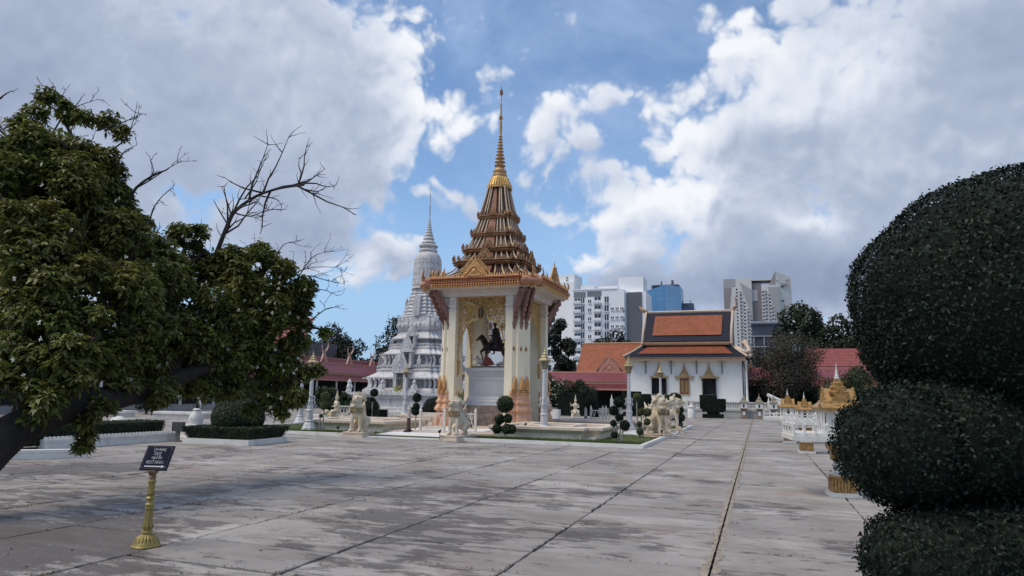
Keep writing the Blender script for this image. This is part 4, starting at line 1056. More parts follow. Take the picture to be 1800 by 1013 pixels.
# gable ends with bargeboards
for s, (a, b_) in ((-1, (U0, V0)), (1, (U1, V1))):
    x = a[0]
    gm = MB().add([(x, .45, 6.5), (b_[0], 2.9, 9.7), (x, 5.4, 6.5)], [(0, 1, 2)]); gm.build('gable_wall', M_BARGE, tem)
    bb = MB().tube([(x + s * .05, .30, 6.5), (x + s * .08, 1.4, 8.1), (b_[0] + s * .1, 2.9, 9.9)], [.14, .12, .12], 6).tube([(x + s * .05, 5.5, 6.5), (x + s * .08, 4.4, 8.1), (b_[0] + s * .1, 2.9, 9.9)], [.14, .12, .12], 6)
    for k in range(12):
        f = k / 12; bb.ball((x + s * .1, .3 + 2.6 * f, 6.55 + 3.3 * f), (.1, .12, .14), 6, 4)
    bb.build('bargeboard', M_BARGE, tem, True)
    ch = MB().tube([(b_[0], 2.9, 9.8), (b_[0] + s * .35, 2.7, 10.1), (b_[0] + s * .45, 2.4, 10.5), (b_[0] + s * .3, 2.2, 10.9), (b_[0] + s * .5, 2.1, 11.3)], [.16, .18, .13, .07, .01], 6)
    ch.ball((b_[0] + s * .3, 2.6, 10.15), (.25, .2, .16), 8, 5)
    if s > 0: ch.build('roof_horn', M_BARGE, tem, True)
    else: MB().tube([(b_[0], 2.9, 9.8), (b_[0] - .5, 2.8, 10.0), (b_[0] - .75, 2.7, 10.4)], [.16, .2, .05], 6).build('roof_horn', M_CORN, tem, True)
MB().tube([(-3.7, 2.9, 9.78), (4.3, 2.9, 9.78)], .13, 6).build('ridge', M_BARGE, tem)
ch = MB().ball((5.3, 1.4, 6.6), (.35, .3, .3), 8, 6).tube([(4.3, .8, 6.3), (4.9, .2, 5.9), (5.5, -.4, 5.6)], [.2, .25, .2], 6).tube([(5.3, 1.4, 6.7), (5.6, .6, 6.0), (5.75, -.6, 5.3)], [.2, .2, .15], 6)
ch.ball((5.6, -.2, 5.75), (.3, .4, .25), 8, 5).build('corner_ornament', M_BARGE, tem, True)
for y in (-.4, .9, 2.2):
    MB().lathe([(.13, 1.3), (.13, 1.5), (.09, 1.55), (.085, 4.6), (.13, 4.7), (.13, 4.95)], 10, (5.35, y)).build('porch_column', M_WHITE, tem, 'auto')
    nb = naga().mesh('porch_bracket', M_GOLD2); put('porch_bracket', nb, tem, (5.42, y, 4.0), rz=-.2, scale=.55)

# raised white platform with balustrade
plat = struct('temple_platform', MB().box(-12.4, .9, 60.9, 82, -.02, .72).box(-12.45, .95, 60.84, 82.05, .58, .74).box(-12.4, .9, 61.0, 82, .72, 1.2), mat('platform_paint', (.50, .51, .50), .7, .06, 1, .1, 10, dirt=.3, dirt_col=(.28, .27, .25), streak=True))
balu = MB().lathe([(.055, .0), (.055, .06), (.03, .09), (.05, .2), (.06, .26), (.035, .36), (.05, .42), (.05, .46)], 7).mesh('baluster', M_WHITE)
finm = MB().lathe([(.10, .0), (.10, .06), (.05, .1), (.075, .16), (.04, .24), (.02, .38), (.004, .5)], 8).mesh('post_finial', M_WHITE)
def balustrade(name, x0, y0, x1, y1, z, label, h=.62, every=2.0, parts=True, first_dx=0):
    L = math.hypot(x1 - x0, y1 - y0); a = math.atan2(y1 - y0, x1 - x0)
    t = thing(name, label, 'balustrade', (x0, y0, z), a, 'white balustrades round the temple platform')
    MB().box(0, L, -.09, .09, h - .1, h).box(0, L, -.11, .11, h - .05, h - .02).box(0, L, -.09, .09, 0, .07).build('rail', M_WHITE, t)
    n = max(1, round(L / every))
    for k in range(n + 1):
        x = L * k / n; MB().box(x - .12, x + .12, -.12, .12, 0, h + .03).build('post', M_WHITE, t)
        put('post_finial', finm, t, (x, 0, h + .03))
        if k < n:
            m_ = 9
            for j in range(m_): put('baluster', balu, t, (x + .16 + (L / n - .32) * (j + .5) / m_, 0, .07), scale=(1, 1, (h - .17) / .46))
    return t
balustrade('balustrade', -12.3, 61.0, -5.8, 61.0, .72, 'white balustrade with pointed posts left of the ball-pruned bushes in front of the temple', every=1.6)
balustrade('balustrade', -5.4, 61.0, .8, 61.0, .72, 'white balustrade behind the clipped square bush under the temple windows', every=2.05)
# stair and low wall going down at the right end
sw = thing('stair_wall', 'sloping white stair wall at the right end of the temple platform', 'wall', (1.0, 61.6, 0))
MB().rings([[(0, 0, 0), (2.6, 0, 0), (2.6, 0, .55), (0, 0, 1.75)], [(0, .3, 0), (2.6, .3, 0), (2.6, .3, .55), (0, .3, 1.75)]]).build('sloped_wall', M_WHITE, sw)
MB().tube([(-.3, .15, 2.0), (.9, .15, 1.45), (2.7, .15, .66)], [.14, .12, .12], 6).build('capping', M_WHITE, sw)
sw2 = thing('boundary_wall', 'low grey boundary wall between the temple stair and the spirit houses', 'wall', (.95, 61.3, 0))
MB().box(0, 12, -.15, .15, 0, 1.05).build('wall_body', mat('brown_grey_wall', (.26, .24, .23), .8, .12, 1.5, .2, 14, dirt=.3), sw2)
MB().box(0, 12, -.2, .2, 1.05, 1.16).build('capping', M_WHITE, sw2)
# curved wall bulb at left of the platform
tag(MB().lathe([(.3, 0), (.3, .7), (.24, .78), (.32, .86), (.3, .94), (.12, 1.0), (0, 1.15)], 16).build('gate_post', M_WHITE, None, 'auto', (-5.2, 58.4, 0)), 'short rounded white post at the corner beside the ball-pruned tree', 'post')

# ================================================================== ORANGE ROOFED HALL BEHIND
oh = thing('orange_roof_hall', 'hall with a wide plain orange tiled roof behind the white temple', 'building', (0, 70, 0))
MB().box(-17.6, -9.5, 1.5, 12, 0, 4.4).build('wall', M_WHITE2, oh)
tile_slope((-17.9, 0, 3.9), (-9.6, 0, 3.9), (-17.9, 3.2, 7.25), (-9.6, 3.2, 7.25), 30, M_ORT, 'roof_slope', oh)
MB().add([(-17.9, 3.2, 7.25), (-9.6, 3.2, 7.25), (-9.6, 6.4, 3.9), (-17.9, 6.4, 3.9)], [(0, 1, 2, 3)]).build('roof_slope', M_ORT, oh)
MB().tube([(-18, 3.2, 7.3), (-9.6, 3.2, 7.3)], .1, 6).build('ridge', M_CORN, oh)
MB().add([(-17.9, 0, 3.9), (-17.9, 3.2, 7.25), (-17.9, 6.4, 3.9)], [(0, 1, 2)]).build('gable_wall', M_BARGE, oh)
gp = pediment(2.7, 1.6); gp.build('porch_gable', M_PINK, oh, loc=(-14.2, -.6, 4.0))
MB().tube([(-12.3, -.5, 4.6), (-12.0, -.6, 5.3), (-12.4, -.6, 6.0), (-12.7, -.6, 6.6)], [.15, .13, .08, .01], 6).build('roof_horn', M_PINK, oh, True)

# ================================================================== GALLERIES (covered walks with maroon roofs)
def gallery(label, x0, y0, x1, y1, z_eave, depth, name='gallery', up=1.0, group=None):
    """open gallery seen from its long side; local x along it, local +y away from the viewer"""
    L = math.hypot(x1 - x0, y1 - y0); a = math.atan2(y1 - y0, x1 - x0)
    t = thing(name, label, 'gallery', (x0, y0, 0), a)
    e = z_eave
    MB().box(0, L, 0, .12, e - .18, e).build('eave_band', M_PINK, t)
    tile_slope((0, 0, e), (L, 0, e), (0, .8, e + .5 * up), (L, .8, e + .5 * up), 5, M_MAR, 'lower_roof', t)
    MB().box(0, L, .78, .95, e + .5 * up, e + .68 * up).build('eave_band', M_CORN, t)
    tile_slope((0, .75, e + .68 * up), (L, .75, e + .68 * up), (0, 2.2, e + 1.75 * up), (L, 2.2, e + 1.75 * up), 10, mat('plum_roof', (.25, .085, .10), .45, .08, 1.4, .2, 10), 'main_roof', t)
    MB().box(0, L, 2.15, 2.4, e + 1.72 * up, e + 1.86 * up).build('ridge_band', M_PINK, t)
    MB().add([(0, 2.3, e + 1.8 * up), (L, 2.3, e + 1.8 * up), (L, 4.0, e + .6), (0, 4.0, e + .6)], [(0, 1, 2, 3)]).build('rear_roof', M_MAR, t)
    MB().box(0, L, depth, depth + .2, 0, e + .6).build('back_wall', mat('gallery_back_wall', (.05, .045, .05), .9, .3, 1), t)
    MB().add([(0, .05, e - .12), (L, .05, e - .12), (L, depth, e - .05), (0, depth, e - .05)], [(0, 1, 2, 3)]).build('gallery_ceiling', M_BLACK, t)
    n = max(2, int(L / 3.4))
    for k in range(n + 1):
        MB().lathe([(.16, 0), (.16, .2), (.11, .25), (.10, e - .35), (.15, e - .2)], 8, (L * k / n + .01, .35)).build('column', M_WHITE, t, 'auto')
    MB().box(0, L, .1, depth, 0, .45).build('floor', mat('gallery_floor', (.30, .29, .29), .6, .1, 1), t)
    return t
gal = gallery('long covered gallery with plum red roof and small horned gables, left of the grey stupa', -42, 14, -42, 84, 2.95, 4.5)
# second, higher roof with A-shaped horned gables
e = 2.95
tile_slope((0, 3.6, e + 1.2), (66, 3.6, e + 1.2), (0, 5.0, e + 2.55), (66, 5.0, e + 2.55), 10, M_MAR, 'high_roof', gal)
MB().box(0, 66, 4.95, 5.15, e + 2.5, e + 2.62).build('ridge_band', M_PINK, gal)
agm = MB()
for s in (-1, 1): agm.rings([[(s * .55 - .09, -.08, 0), (s * .55 + .09, -.08, 0), (.09, -.08, 1.35), (-.09, -.08, 1.35)], [(s * .55 - .09, .1, 0), (s * .55 + .09, .1, 0), (.09, .1, 1.35), (-.09, .1, 1.35)]])
agm.box(-.35, .35, -.08, .1, 1.25, 1.42)
agm.tube([(.2, 0, 1.35), (.5, 0, 1.55), (.75, 0, 1.95), (.7, 0, 2.35), (.6, 0, 2.6)], [.12, .1, .08, .05, .01], 5).tube([(-.2, 0, 1.35), (-.4, 0, 1.5), (-.5, 0, 1.8), (-.42, 0, 2.15)], [.09, .07, .05, .01], 5)
AG = agm.mesh('horned_gable', mat('pale_pink_trim', (.52, .34, .28), .6, .12, 5, .2, 20))
for y in range(4, 66, 5):
    put('horned_gable', AG, gal, (y + .5, 2.45, e + 1.8), scale=.92)
gallery('plum red gallery roof behind the frangipani bushes, between the pavilion and the temple', -24, 67.0, -11.6, 67.0, 2.4, 4.0, up=.92)
gallery('pinkish red gallery roof behind the bare reddish tree, right of the temple', -1.5, 77, 22, 77, 3.2, 4.0)
hr_ = thing('red_roof_building', 'building with a higher red roof above the right gallery behind the big bush', 'building', (5.5, 84, 0))
MB().box(0, 12, 0, 8, 0, 5.4).build('wall', mat('grey_back_wall', (.16, .14, .15), .8, .2, 1), hr_)
tile_slope((-.4, -.6, 5.3), (12.4, -.6, 5.3), (-.4, 2.6, 7.5), (12.4, 2.6, 7.5), 12, mat('red_tin_roof', (.27, .075, .07), .6, .15, 2, .3, 10), 'roof_slope', hr_)
MB().add([(-.4, 2.6, 7.5), (12.4, 2.6, 7.5), (12.4, 8.4, 5.3), (-.4, 8.4, 5.3)], [(0, 1, 2, 3)]).build('roof_slope', MATS['red_tin_roof'], hr_)
fr2 = thing('far_red_roof', 'red ridge roof rising behind the left gallery beside the dark trees', 'building', (-62, 72, 0))
MB().box(-6, 8, 0, 8, 0, 8).build('wall', MATS['grey_back_wall'], fr2)
tile_slope((-7, -.8, 7.6), (9, -.8, 7.6), (-5, 4, 11.3), (7, 4, 11.3), 14, MATS['red_tin_roof'], 'roof_slope', fr2)
ant = thing('radio_mast', 'thin pale mast standing far behind the trees left of the stupa', 'mast', (-78, 135, 0))
MB().tube([(0, 0, 0), (0, 0, 14), (0, 0, 20)], [.06, .04, .02], 4).build('mast_pole', M_STU, ant)
sp2 = small_stupa(-52.5, 68, 11.5, 'distant thin pinkish spire rising behind the gallery at the left tree edge', M_PINK)

# ================================================================== CITY BEYOND THE WALL
M_GLS = mat('window_glass', (.05, .06, .075), .2, .3, .3, 0, spec=.6)
M_TWH = mat('tower_white', (.80, .81, .83), .7, .05, .05, .05, 1, dirt=.2, dirt_col=(.5, .5, .52), streak=True)
M_TGR = mat('tower_grey_panel', (.12, .125, .15), .6, .08, .1, 0)
M_BAL = mat('band_blue_grey', (.20, .22, .25), .7, .15, .2, 0)  # plain blue-grey tone of the band below the apartment roof
# white tower at left, partly behind the pavilion
t1 = thing('white_slab_tower', 'tall white apartment tower with curved balconies, rising just right of the pavilion eave', 'tower', (-46.2, 170, 0), -.1)
MB().box(-2.5, 2.6, -1, 12, 0, 30.8).build('wall', M_TWH, t1)
MB().box(-2.4, 2.4, 0, 6, 30.8, 32.9).build('roof_block', M_TWH, t1)
for k in range(12):
    z = 3 + k * 2.15
    o = MB().box(-7.5, -2.5, 1.0, 1.2, z, z + 1.9).build('window', M_GLS, t1)
    MB().box(-7.8, -2.5, -.3, 1.0, z - .35, z + .18).box(-7.8, -7.6, -.3, 1, z + .18, z + .6).build('balcony', M_TWH, o)
    for x in (-6.3, -4.6, -3.2): MB().box(x, x + .18, .8, 1.0, z + .18, z + 1.8).build('pane_divider', M_TWH, o)
MB().box(-7.5, -2.5, 1.2, 12, 0, 28.6).build('rear_wall', M_TWH, t1)
for z, w_ in ((32.1, .35), (31.7, .5), (31.2, .7)):
    MB().box(.4 - w_ / 2, .4 + w_ / 2, -.06, 0, z, z + .22).build('emblem', M_TGR, t1)
# main white block
t2 = thing('white_apartment_block', 'broad white apartment block with rows of windows and one dark grey stripe', 'building', (-33.3, 160, 0), 0)
fw = MB()
MB().box(-8.4, 4.2, 0, 10, 0, 27.0).build('wall', M_TWH, t2)
MB().box(4.2, 9.2, .8, 10, 0, 26.4).build('wall', M_TWH, t2)
MB().box(4.6, 8.2, .6, .8, 0, 26.2).build('dark_stripe', M_TGR, t2)
MB().box(2.4, 8.4, 2, 8, 26.4, 30.2).build('roof_block', M_TWH, t2)
MB().box(-8.4, 2.4, -.15, 0, 27.0, 27.3).box(-2.2, 2.4, 1, 5, 27.3, 28.0).box(-6.5, -3.2, .5, 5, 27.3, 28.3).build('parapet', M_TWH, t2)
WS = {}
def twin_(w, h, x, z, y=-.02, kind='w'):
    key = (round(w, 2), round(h, 2), kind)
    if key not in WS:
        g_ = MB().box(-w / 2, w / 2, -.02, .05, 0, h).mesh('window', M_GLS)
        f_ = MB().box(-w / 2 - .1, w / 2 + .1, -.25, 0, -.14, 0).box(-.05, .05, -.08, 0, 0, h)
        if kind == 'b': f_.box(-w / 2 - .2, w / 2 + .2, -.9, 0, -.25, .0).box(-w / 2 - .2, w / 2 + .2, -.95, -.85, 0, .55)
        WS[key] = (g_, f_.mesh('window_sill', M_TWH))
    a, b_ = WS[key]
    o = put('window', a, t2, (x, y, z)); put('window_sill', b_, o)
for k in range(11):
    z = 2.6 + k * 2.12
    twin_(1.5, 1.25, -7.2, z, kind='b'); twin_(.8, 1.5, -5.9, z); twin_(1.5, 1.5, -1.55 - .7, z, kind='b')
    twin_(.75, .8, -4.2, z)
    twin_(1.0, 1.5, .4 - .45, z)
    for x in (2.35 - 1.3, 3.0 - .55): pass
    if k < 10:
        for x in (1.3, 2.45, 3.6): twin_(.72, .6, x - .0, z + .3)
    twin_(.3, .6, 5.0 - 1.05 + .0, z + .9) if False else None
for k in range(9):
    MB().box(3.95 - .0, 4.15, -.05, 0, 4.4 + k * 2.12, 5.2 + k * 2.12).build('window', M_GLS, t2)
MB().box(-8.1, -5.2, -.06, 0, 25.2, 26.6).box(-4.8, -1.3, -.06, 0, 25.4, 26.7).build('roof_window_band', M_BAL, t2)
t2b = thing('low_white_house', 'low white house seen between the temple trees and the pavilion', 'house', (-43.5, 150, 0))
MB().box(-2.2, 2.4, 0, 8, 0, 9.5).box(-2.4, 2.6, -.2, 8.2, 9.5, 9.9).build('wall', M_TWH, t2b)
for z in (2, 4.6, 7.2):
    for x in (-1, 1.2): MB().box(x - .4, x + .4, -.06, 0, z, z + 1.3).build('window', M_GLS, t2b)
tag_small = thing('far_white_building', 'pale flat-roofed building seen through the front opening of the pavilion', 'building', (-47, 118, 0), .3)
MB().box(-5, 5, 0, 8, 0, 16.2).build('wall', M_TWH, tag_small)
MB().box(-4, 3.6, .5, 7, 16.2, 18.2).build('roof_block', mat('tower_mid_grey', (.26, .28, .31), .7, .1, .1), tag_small)
for x in (-3, 0, 3):
    for z in (10.5, 13.6): MB().box(x - .7, x + .7, -.06, 0, z, z + 1.3).build('window', M_GLS, tag_small)

# blue glass tower: curtain wall of panels
def glass_mat(name, col, mull, sx, sz, rough=.12):
    m = bpy.data.materials.new(name); m.use_nodes = True; t = m.node_tree; t.nodes.clear(); b = NB(t)
    p = b.n('ShaderNodeBsdfPrincipled'); o = b.n('ShaderNodeOutputMaterial'); t.links.new(p.outputs[0], o.inputs[0])
    tc = b.n('ShaderNodeTexCoord'); mp = b.n('ShaderNodeMapping'); t.links.new(tc.outputs['Object'], mp.inputs[0])
    sp = b.n('ShaderNodeSeparateXYZ'); t.links.new(mp.outputs[0], sp.inputs[0])
    fx = b.m('FRACT', b.m('MULTIPLY', b.m('ADD', sp.outputs[0], sp.outputs[1]), sx)); fz = b.m('FRACT', b.m('MULTIPLY', sp.outputs[2], sz))
    edge = b.m('MAXIMUM', b.m('LESS_THAN', fx, .12), b.m('LESS_THAN', fz, .16))
    c = b.mix(b.mapr(b.noise(tc.outputs['Object'], .08, 3), .35, .65), tuple(x * .8 for x in col), col)
    c = b.mix(b.m('MULTIPLY', edge, .35), c, mull)
    t.links.new(c, p.inputs['Base Color']); p.inputs['Roughness'].default_value = rough; p.inputs['Metallic'].default_value = .35
    return m
M_BLU = glass_mat('blue_curtain_glass', (.12, .27, .46), (.07, .14, .26), .35, .4, .25)
M_BLU2 = glass_mat('pale_blue_curtain_glass', (.24, .40, .58), (.16, .30, .46), .35, .4, .25)
t3 = thing('blue_glass_tower', 'blue glass office tower with a helipad ring above the orange roofed hall', 'tower', (-39, 300, 0), 0)
MB().rings([[(-7.2, 0, 0), (2.8, -2, 0), (2.8, 12, 0), (-7.2, 12, 0)], [(-7.2, 0, 47.5), (2.8, -2, 50.2), (2.8, 12, 50.2), (-7.2, 12, 47.5)]]).build('curtain_wall', M_BLU, t3)
MB().rings([[(2.8, -2, 0), (9, 1, 0), (9, 12, 0), (2.8, 12, 0)], [(2.8, -2, 50.2), (9, 1, 49.4), (9, 12, 49.4), (2.8, 12, 50.2)]]).build('curtain_wall', M_BLU2, t3)
MB().box(-3.2, 7.4, 1.5, 9, 50.2, 50.7).box(0, .6, 4, 4.6, 48, 52.6).box(4.6, 5.6, 4, 5, 48, 53.0).box(-4, 8, 3, 8, 49.5, 50.8).build('roof_crown', M_TGR, t3)
t3b = thing('small_blue_block', 'small dark blue block standing right beside the blue glass tower', 'building', (-28.6, 305, 0))
MB().box(-3.4, 3.6, 0, 8, 0, 41.0).build('curtain_wall', glass_mat('deep_blue_glass', (.04, .09, .22), (.02, .04, .1), .4, .4), t3b)
MB().box(-2, 3.2, 1, 6, 41.0, 42.8).box(-1.5, -1.2, 1, 1.3, 42.8, 44).box(1.8, 2.1, 1, 1.3, 42.8, 44).build('roof_plant', M_TGR, t3b)

# twin residential towers
M_TW = mat('twin_tower_panel', (.62, .61, .60), .7, .05, .05, 0)
M_TW2 = mat('twin_tower_brown', (.28, .25, .26), .7, .05, .05, 0)
M_TW3 = mat('twin_tower_grey', (.36, .365, .38), .7, .05, .05, 0)
t4 = thing('twin_towers', 'pair of tall pale residential towers with brown wedge panels joined at the top', 'tower', (0, 330, 0))
MB().box(-13.4, -1.0, 0, 14, 0, 56.8).build('left_block', M_TW, t4)
MB().box(3.2, 10.6, 0, 14, 0, 53.2).build('right_block', M_TW, t4)
MB().box(-1.0, 3.2, 3, 14, 0, 55.0).build('link_block', M_TW2, t4)
MB().rings([[(9.4, 2, 0), (16.2, 6, 0), (16.2, 16, 0), (9.4, 16, 0)], [(9.4, 2, 60.0), (16.2, 6, 57.5), (16.2, 16, 57.5), (9.4, 16, 60.0)]]).build('right_tower', mat('twin_cream', (.70, .69, .64), .7, .05, .05, 0), t4)
MB().rings([[(6.3, 1.9, 53.2), (9.4, 1.9, 53.2), (9.4, 1.9, 60)], [(6.3, 12, 53.2), (9.4, 12, 53.2), (9.4, 12, 60)]]).build('roof_fin', M_TW2, t4)
def wedge(name, pts, m, y=-.12): MB().rings([[(x, y, z) for x, z in pts], [(x, .0, z) for x, z in pts]]).build(name, m, t4)
wedge('brown_wedge', [(-13.4, 20), (-13.4, 52.6), (-9.9, 52.6)], M_TW2)
wedge('roof_band', [(-13.4, 52.8), (-13.4, 56.8), (-8.2, 56.8), (-8.2, 53.2)], M_TW3, -.1)
wedge('grey_wedge', [(-6.2, 55.0), (-1.0, 51.5), (-1.0, 37)], M_TW3)
wedge('grey_wedge', [(5.9, 52.4), (10.6, 52.4), (10.6, 30)], M_TW3)
MB().box(-.9, 1.4, 2.7, 3, 46.5, 51.8).build('white_panel', M_TW, t4)
MB().box(-8.3, 10.6, 2, 12, 56.0, 56.6).build('roof_bridge', M_TW, t4)
wb = MB().box(-.35, .35, -.06, .05, 0, .75).mesh('window', M_GLS)
bm_ = MB().box(-.6, .6, -.35, 0, -.28, .1).mesh('balcony', M_TW)
n = 0
for x in (-7.6, -5.9, -4.4, -2.9, -1.6, 3.9, 5.1, 6.6, 7.7, 8.9):
    for k in range(22):
        z = 17.5 + k * 1.62
        if x < 0 and z > 52 or x > 0 and z > 50.5: continue
        if -6.2 < x < -1 and z > 37 + (51.5 - 37) * 1 * ((-1 - x) / 5.2): 
            if z < 55 - (x + 6.2) * .67: continue
        if x > 5.9 and z > 52.4 - (x - 5.9) * 4.6: continue
        o = put('window', wb, t4, (x, 0, z), scale=(1.35 if x > -7 else 1, 1, 1)); n += 1
        if x in (-5.9, -2.9, 5.1, 7.7): put('balcony', bm_, o)
for z, w_ in ((52.6, 1.4), (46, 1.0), (41, .9), (38.6, .7), (35, 1.0), (31.5, .6)):
    MB().box(12.2 - w_ / 2, 12.2 + w_ / 2, 3.2, 3.6, z, z + .7).build('window', M_GLS, t4)
MB().box(11.8, 15.2, 3.3, 4.2, 53.8, 54.6).box(14.0, 15.6, 3.3, 4.4, 55.6, 56.4).build('roof_sign', M_TW3, t4)
# dark unfinished-looking block below
t5 = thing('dark_office_block', 'low dark office block with pale floor slabs in front of the twin towers', 'building', (1.8, 122, 0))
MB().box(-2.4, 3.6, 0, 8, 0, 14.3).build('wall', mat('dark_office', (.06, .07, .10), .5, .2, .5, 0), t5)
for z in (6.2, 8.4, 10.2, 12.0, 14.1): MB().box(-2.6, 3.8, -.3, 0, z, z + .14).build('floor_slab', M_TW3, t5)
for x in (-2.2, -.6, 1.2, 3.2): MB().box(x, x + .16, -.2, 0, 0, 12).build('column', M_TW3, t5)
MB().box(-2.6, 3.8, -.4, 8, 14.3, 14.55).build('roof_slab', mat('pale_blue_roof', (.35, .42, .52), .5, .1, 1), t5)

# ================================================================== PLANTS
M_BARK = mat('dark_bark', (.026, .021, .018), .9, .3, 6, .8, 30)
M_TWIG = mat('twig_bark', (.05, .04, .035), .9, .3, 6, .3, 30)
M_LEAF = mat('broad_leaf', (.118, .148, .034), .5, .25, 1.3, 0, island=.55, trans=.38, spec=.35, var2=(.15, .15, .04))
M_LEAFY = mat('yellow_leaf', (.165, .17, .045), .5, .2, 2, 0, island=.4, trans=.3, spec=.5)
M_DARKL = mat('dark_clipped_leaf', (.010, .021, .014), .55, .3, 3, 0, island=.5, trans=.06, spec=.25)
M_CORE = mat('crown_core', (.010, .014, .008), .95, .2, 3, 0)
M_HEDG = mat('hedge_leaf', (.028, .052, .018), .5, .3, 3, 0, island=.5, trans=.15)
M_FAR = mat('far_tree_leaf', (.022, .040, .018), .6, .3, .4, 0, island=.5, trans=.1)
M_FARD = mat('far_dark_leaf', (.012, .022, .014), .6, .3, .4, 0, island=.5, trans=.05)
M_RED = mat('reddish_brown_leaf', (.060, .054, .040), .7, .25, .8, 0, island=.5, trans=.15)
M_PETAL = mat('white_petal', (.62, .62, .52), .5, .1, 5, 0)

# ---- the large tree at the left
TB = [(-11.19, 7.17, 5.49, 0.55), (-10.77, 7.39, 5.05, 0.69), (-10.79, 6.93, 4.54, 0.7), (-10.88, 7.78, 5.68, 0.34), (-10.53, 7.97, 5.31, 0.53), (-10.54, 8.56, 4.99, 0.48), (-10.75, 9.06, 4.72, 0.42), (-10.28, 7.67, 4.42, 0.73), (-9.98, 6.81, 3.74, 0.75), (-9.86, 7.89, 3.98, 0.69), (-10.2, 8.86, 3.91, 0.6), (-10.15, 9.43, 3.81, 0.57), (-10.18, 9.87, 4.33, 0.3), (-9.62, 7.05, 3.09, 0.75), (-9.28, 7.71, 3.09, 0.7), (-9.76, 9.13, 3.22, 0.7), (-9.89, 10.06, 3.8, 0.49), (-9.43, 10.21, 3.91, 0.45), (-9.14, 10.38, 3.49, 0.55), (-9.25, 10.76, 4.23, 0.33), (-8.89, 10.94, 3.91, 0.45), (-8.7, 11.08, 3.47, 0.48), (-9.29, 9.87, 3.0, 0.68), (-8.85, 10.58, 2.96, 0.6), (-8.56, 11.21, 3.03, 0.42), (-9.68, 6.59, 2.54, 0.63), (-9.01, 6.86, 2.32, 0.63), (-9.14, 7.89, 2.32, 0.66), (-9.2, 8.93, 2.4, 0.67), (-9.12, 10.05, 2.28, 0.68), (-8.67, 10.75, 2.32, 0.5), (-8.47, 11.31, 2.58, 0.35), (-8.38, 10.91, 1.95, 0.38), (-9.19, 6.33, 1.9, 0.53), (-8.63, 6.54, 1.83, 0.45), (-8.96, 7.51, 1.79, 0.38), (-9.16, 8.5, 1.86, 0.41), (-9.34, 9.52, 1.8, 0.48), (-9.05, 10.18, 1.72, 0.44), (-8.9, 10.76, 1.78, 0.41), (-8.28, 10.52, 1.32, 0.30), (-8.99, 6.46, 1.53, 0.41), (-9.23, 9.47, 2.34, 0.55), (-11.29, 8.05, 6.4, 0.2), (-11.56, 7.91, 6.65, 0.16), (-11.27, 7.56, 6.15, 0.17), (-10.76, 8.47, 6.3, 0.18), (-10.53, 8.59, 6.1, 0.13), (-10.96, 8.18, 6.31, 0.15), (-8.04, 11.44, 2.76, 0.10), (-7.83, 10.89, 2.01, 0.22), (-10.61, 9.13, 4.62, 0.25), (-8.02, 10.58, 1.48, 0.24), (-8.88, 7.16, 0.79, 0.09), (-8.8, 7.16, 0.95, 0.09), (-8.77, 10.35, 1.26, 0.12), (-8.43, 11.18, 3.47, 0.24), (-9.91, 9.92, 4.6, 0.15), (-10.3, 9.78, 4.59, 0.15)]
TB += [(-8.75, 6.3, 1.45, .34), (-8.65, 7.1, 1.3, .28), (-9.3, 5.7, 1.55, .4), (-8.7, 8.2, 1.55, .26)]
tree = thing('spreading_tree', 'large spreading leafy tree with a thick leaning trunk and bare twigs at the left edge', 'tree', (-9.36, 5.49, 0))
TO = np.array([-9.36, 5.49, 0])
trunk_pts = [(-9.45, 5.3, -.1), (-9.36, 5.49, 0.13), (-9.11, 5.83, 0.56), (-9.08, 6.3, 1.02), (-8.93, 6.84, 1.3), (-8.89, 7.59, 1.46), (-9.01, 8.39, 1.6), (-9.03, 9.19, 1.9), (-8.79, 9.99, 2.15)]
LIMBS = [([(-8.93, 6.84, 1.3), (-9.53, 7.01, 2.25), (-9.92, 7.4, 3.6), (-10.36, 7.89, 4.87), (-11.29, 8.08, 6.21)], .13), ([(-8.89, 7.59, 1.46), (-9.4, 8.33, 2.36), (-9.9, 9.36, 3.47), (-9.82, 10.02, 4.23)], .11),
         ([(-9.0, 6.52, 1.16), (-9.76, 6.61, 2.22), (-10.61, 6.9, 3.8), (-11.11, 7.24, 5.22)], .14), ([(-9.01, 8.39, 1.55), (-9.22, 9.45, 2.44), (-9.05, 10.47, 3.17), (-8.53, 11.11, 3.69)], .09),
         ([(-9.03, 9.19, 1.84), (-8.85, 10.51, 2.1), (-8.35, 11.32, 2.81), (-8.02, 11.45, 2.77)], .06), ([(-9.92, 7.4, 3.6), (-10.13, 8.21, 4.06), (-10.16, 8.68, 5.09), (-9.74, 8.97, 5.51)], .05)]
def smooth(pts, n=4):
    pts = [Vector(p) for p in pts]; out = []
    for i in range(len(pts) - 1):
        p0, p1, p2, p3 = pts[max(0, i - 1)], pts[i], pts[i + 1], pts[min(len(pts) - 1, i + 2)]
        for k in range(n):
            t = k / n; out.append(.5 * ((2 * p1) + (p2 - p0) * t + (2 * p0 - 5 * p1 + 4 * p2 - p3) * t * t + (3 * p1 - p0 - 3 * p2 + p3) * t ** 3))
    out.append(pts[-1]); return out
def rel(pts, o): return [Vector(p) - Vector(o) for p in pts]
tp = smooth(rel(trunk_pts, TO), 5); tr_ = random.Random(9)
trunk = MB().tube([p + Vector((tr_.uniform(-.015, .015),) * 3) for p in tp], [.36 - .26 * (i / (len(tp) - 1)) ** .8 for i in range(len(tp))], 12).build('trunk', M_BARK, tree, True)
for L, r in LIMBS:
    p = smooth(rel(L, TO), 5); MB().tube([q + Vector((tr_.uniform(-.02, .02), tr_.uniform(-.02, .02), 0)) for q in p], [r * (1 - .8 * i / (len(p) - 1)) for i in range(len(p))], 8).build('limb', M_BARK, tree, True)
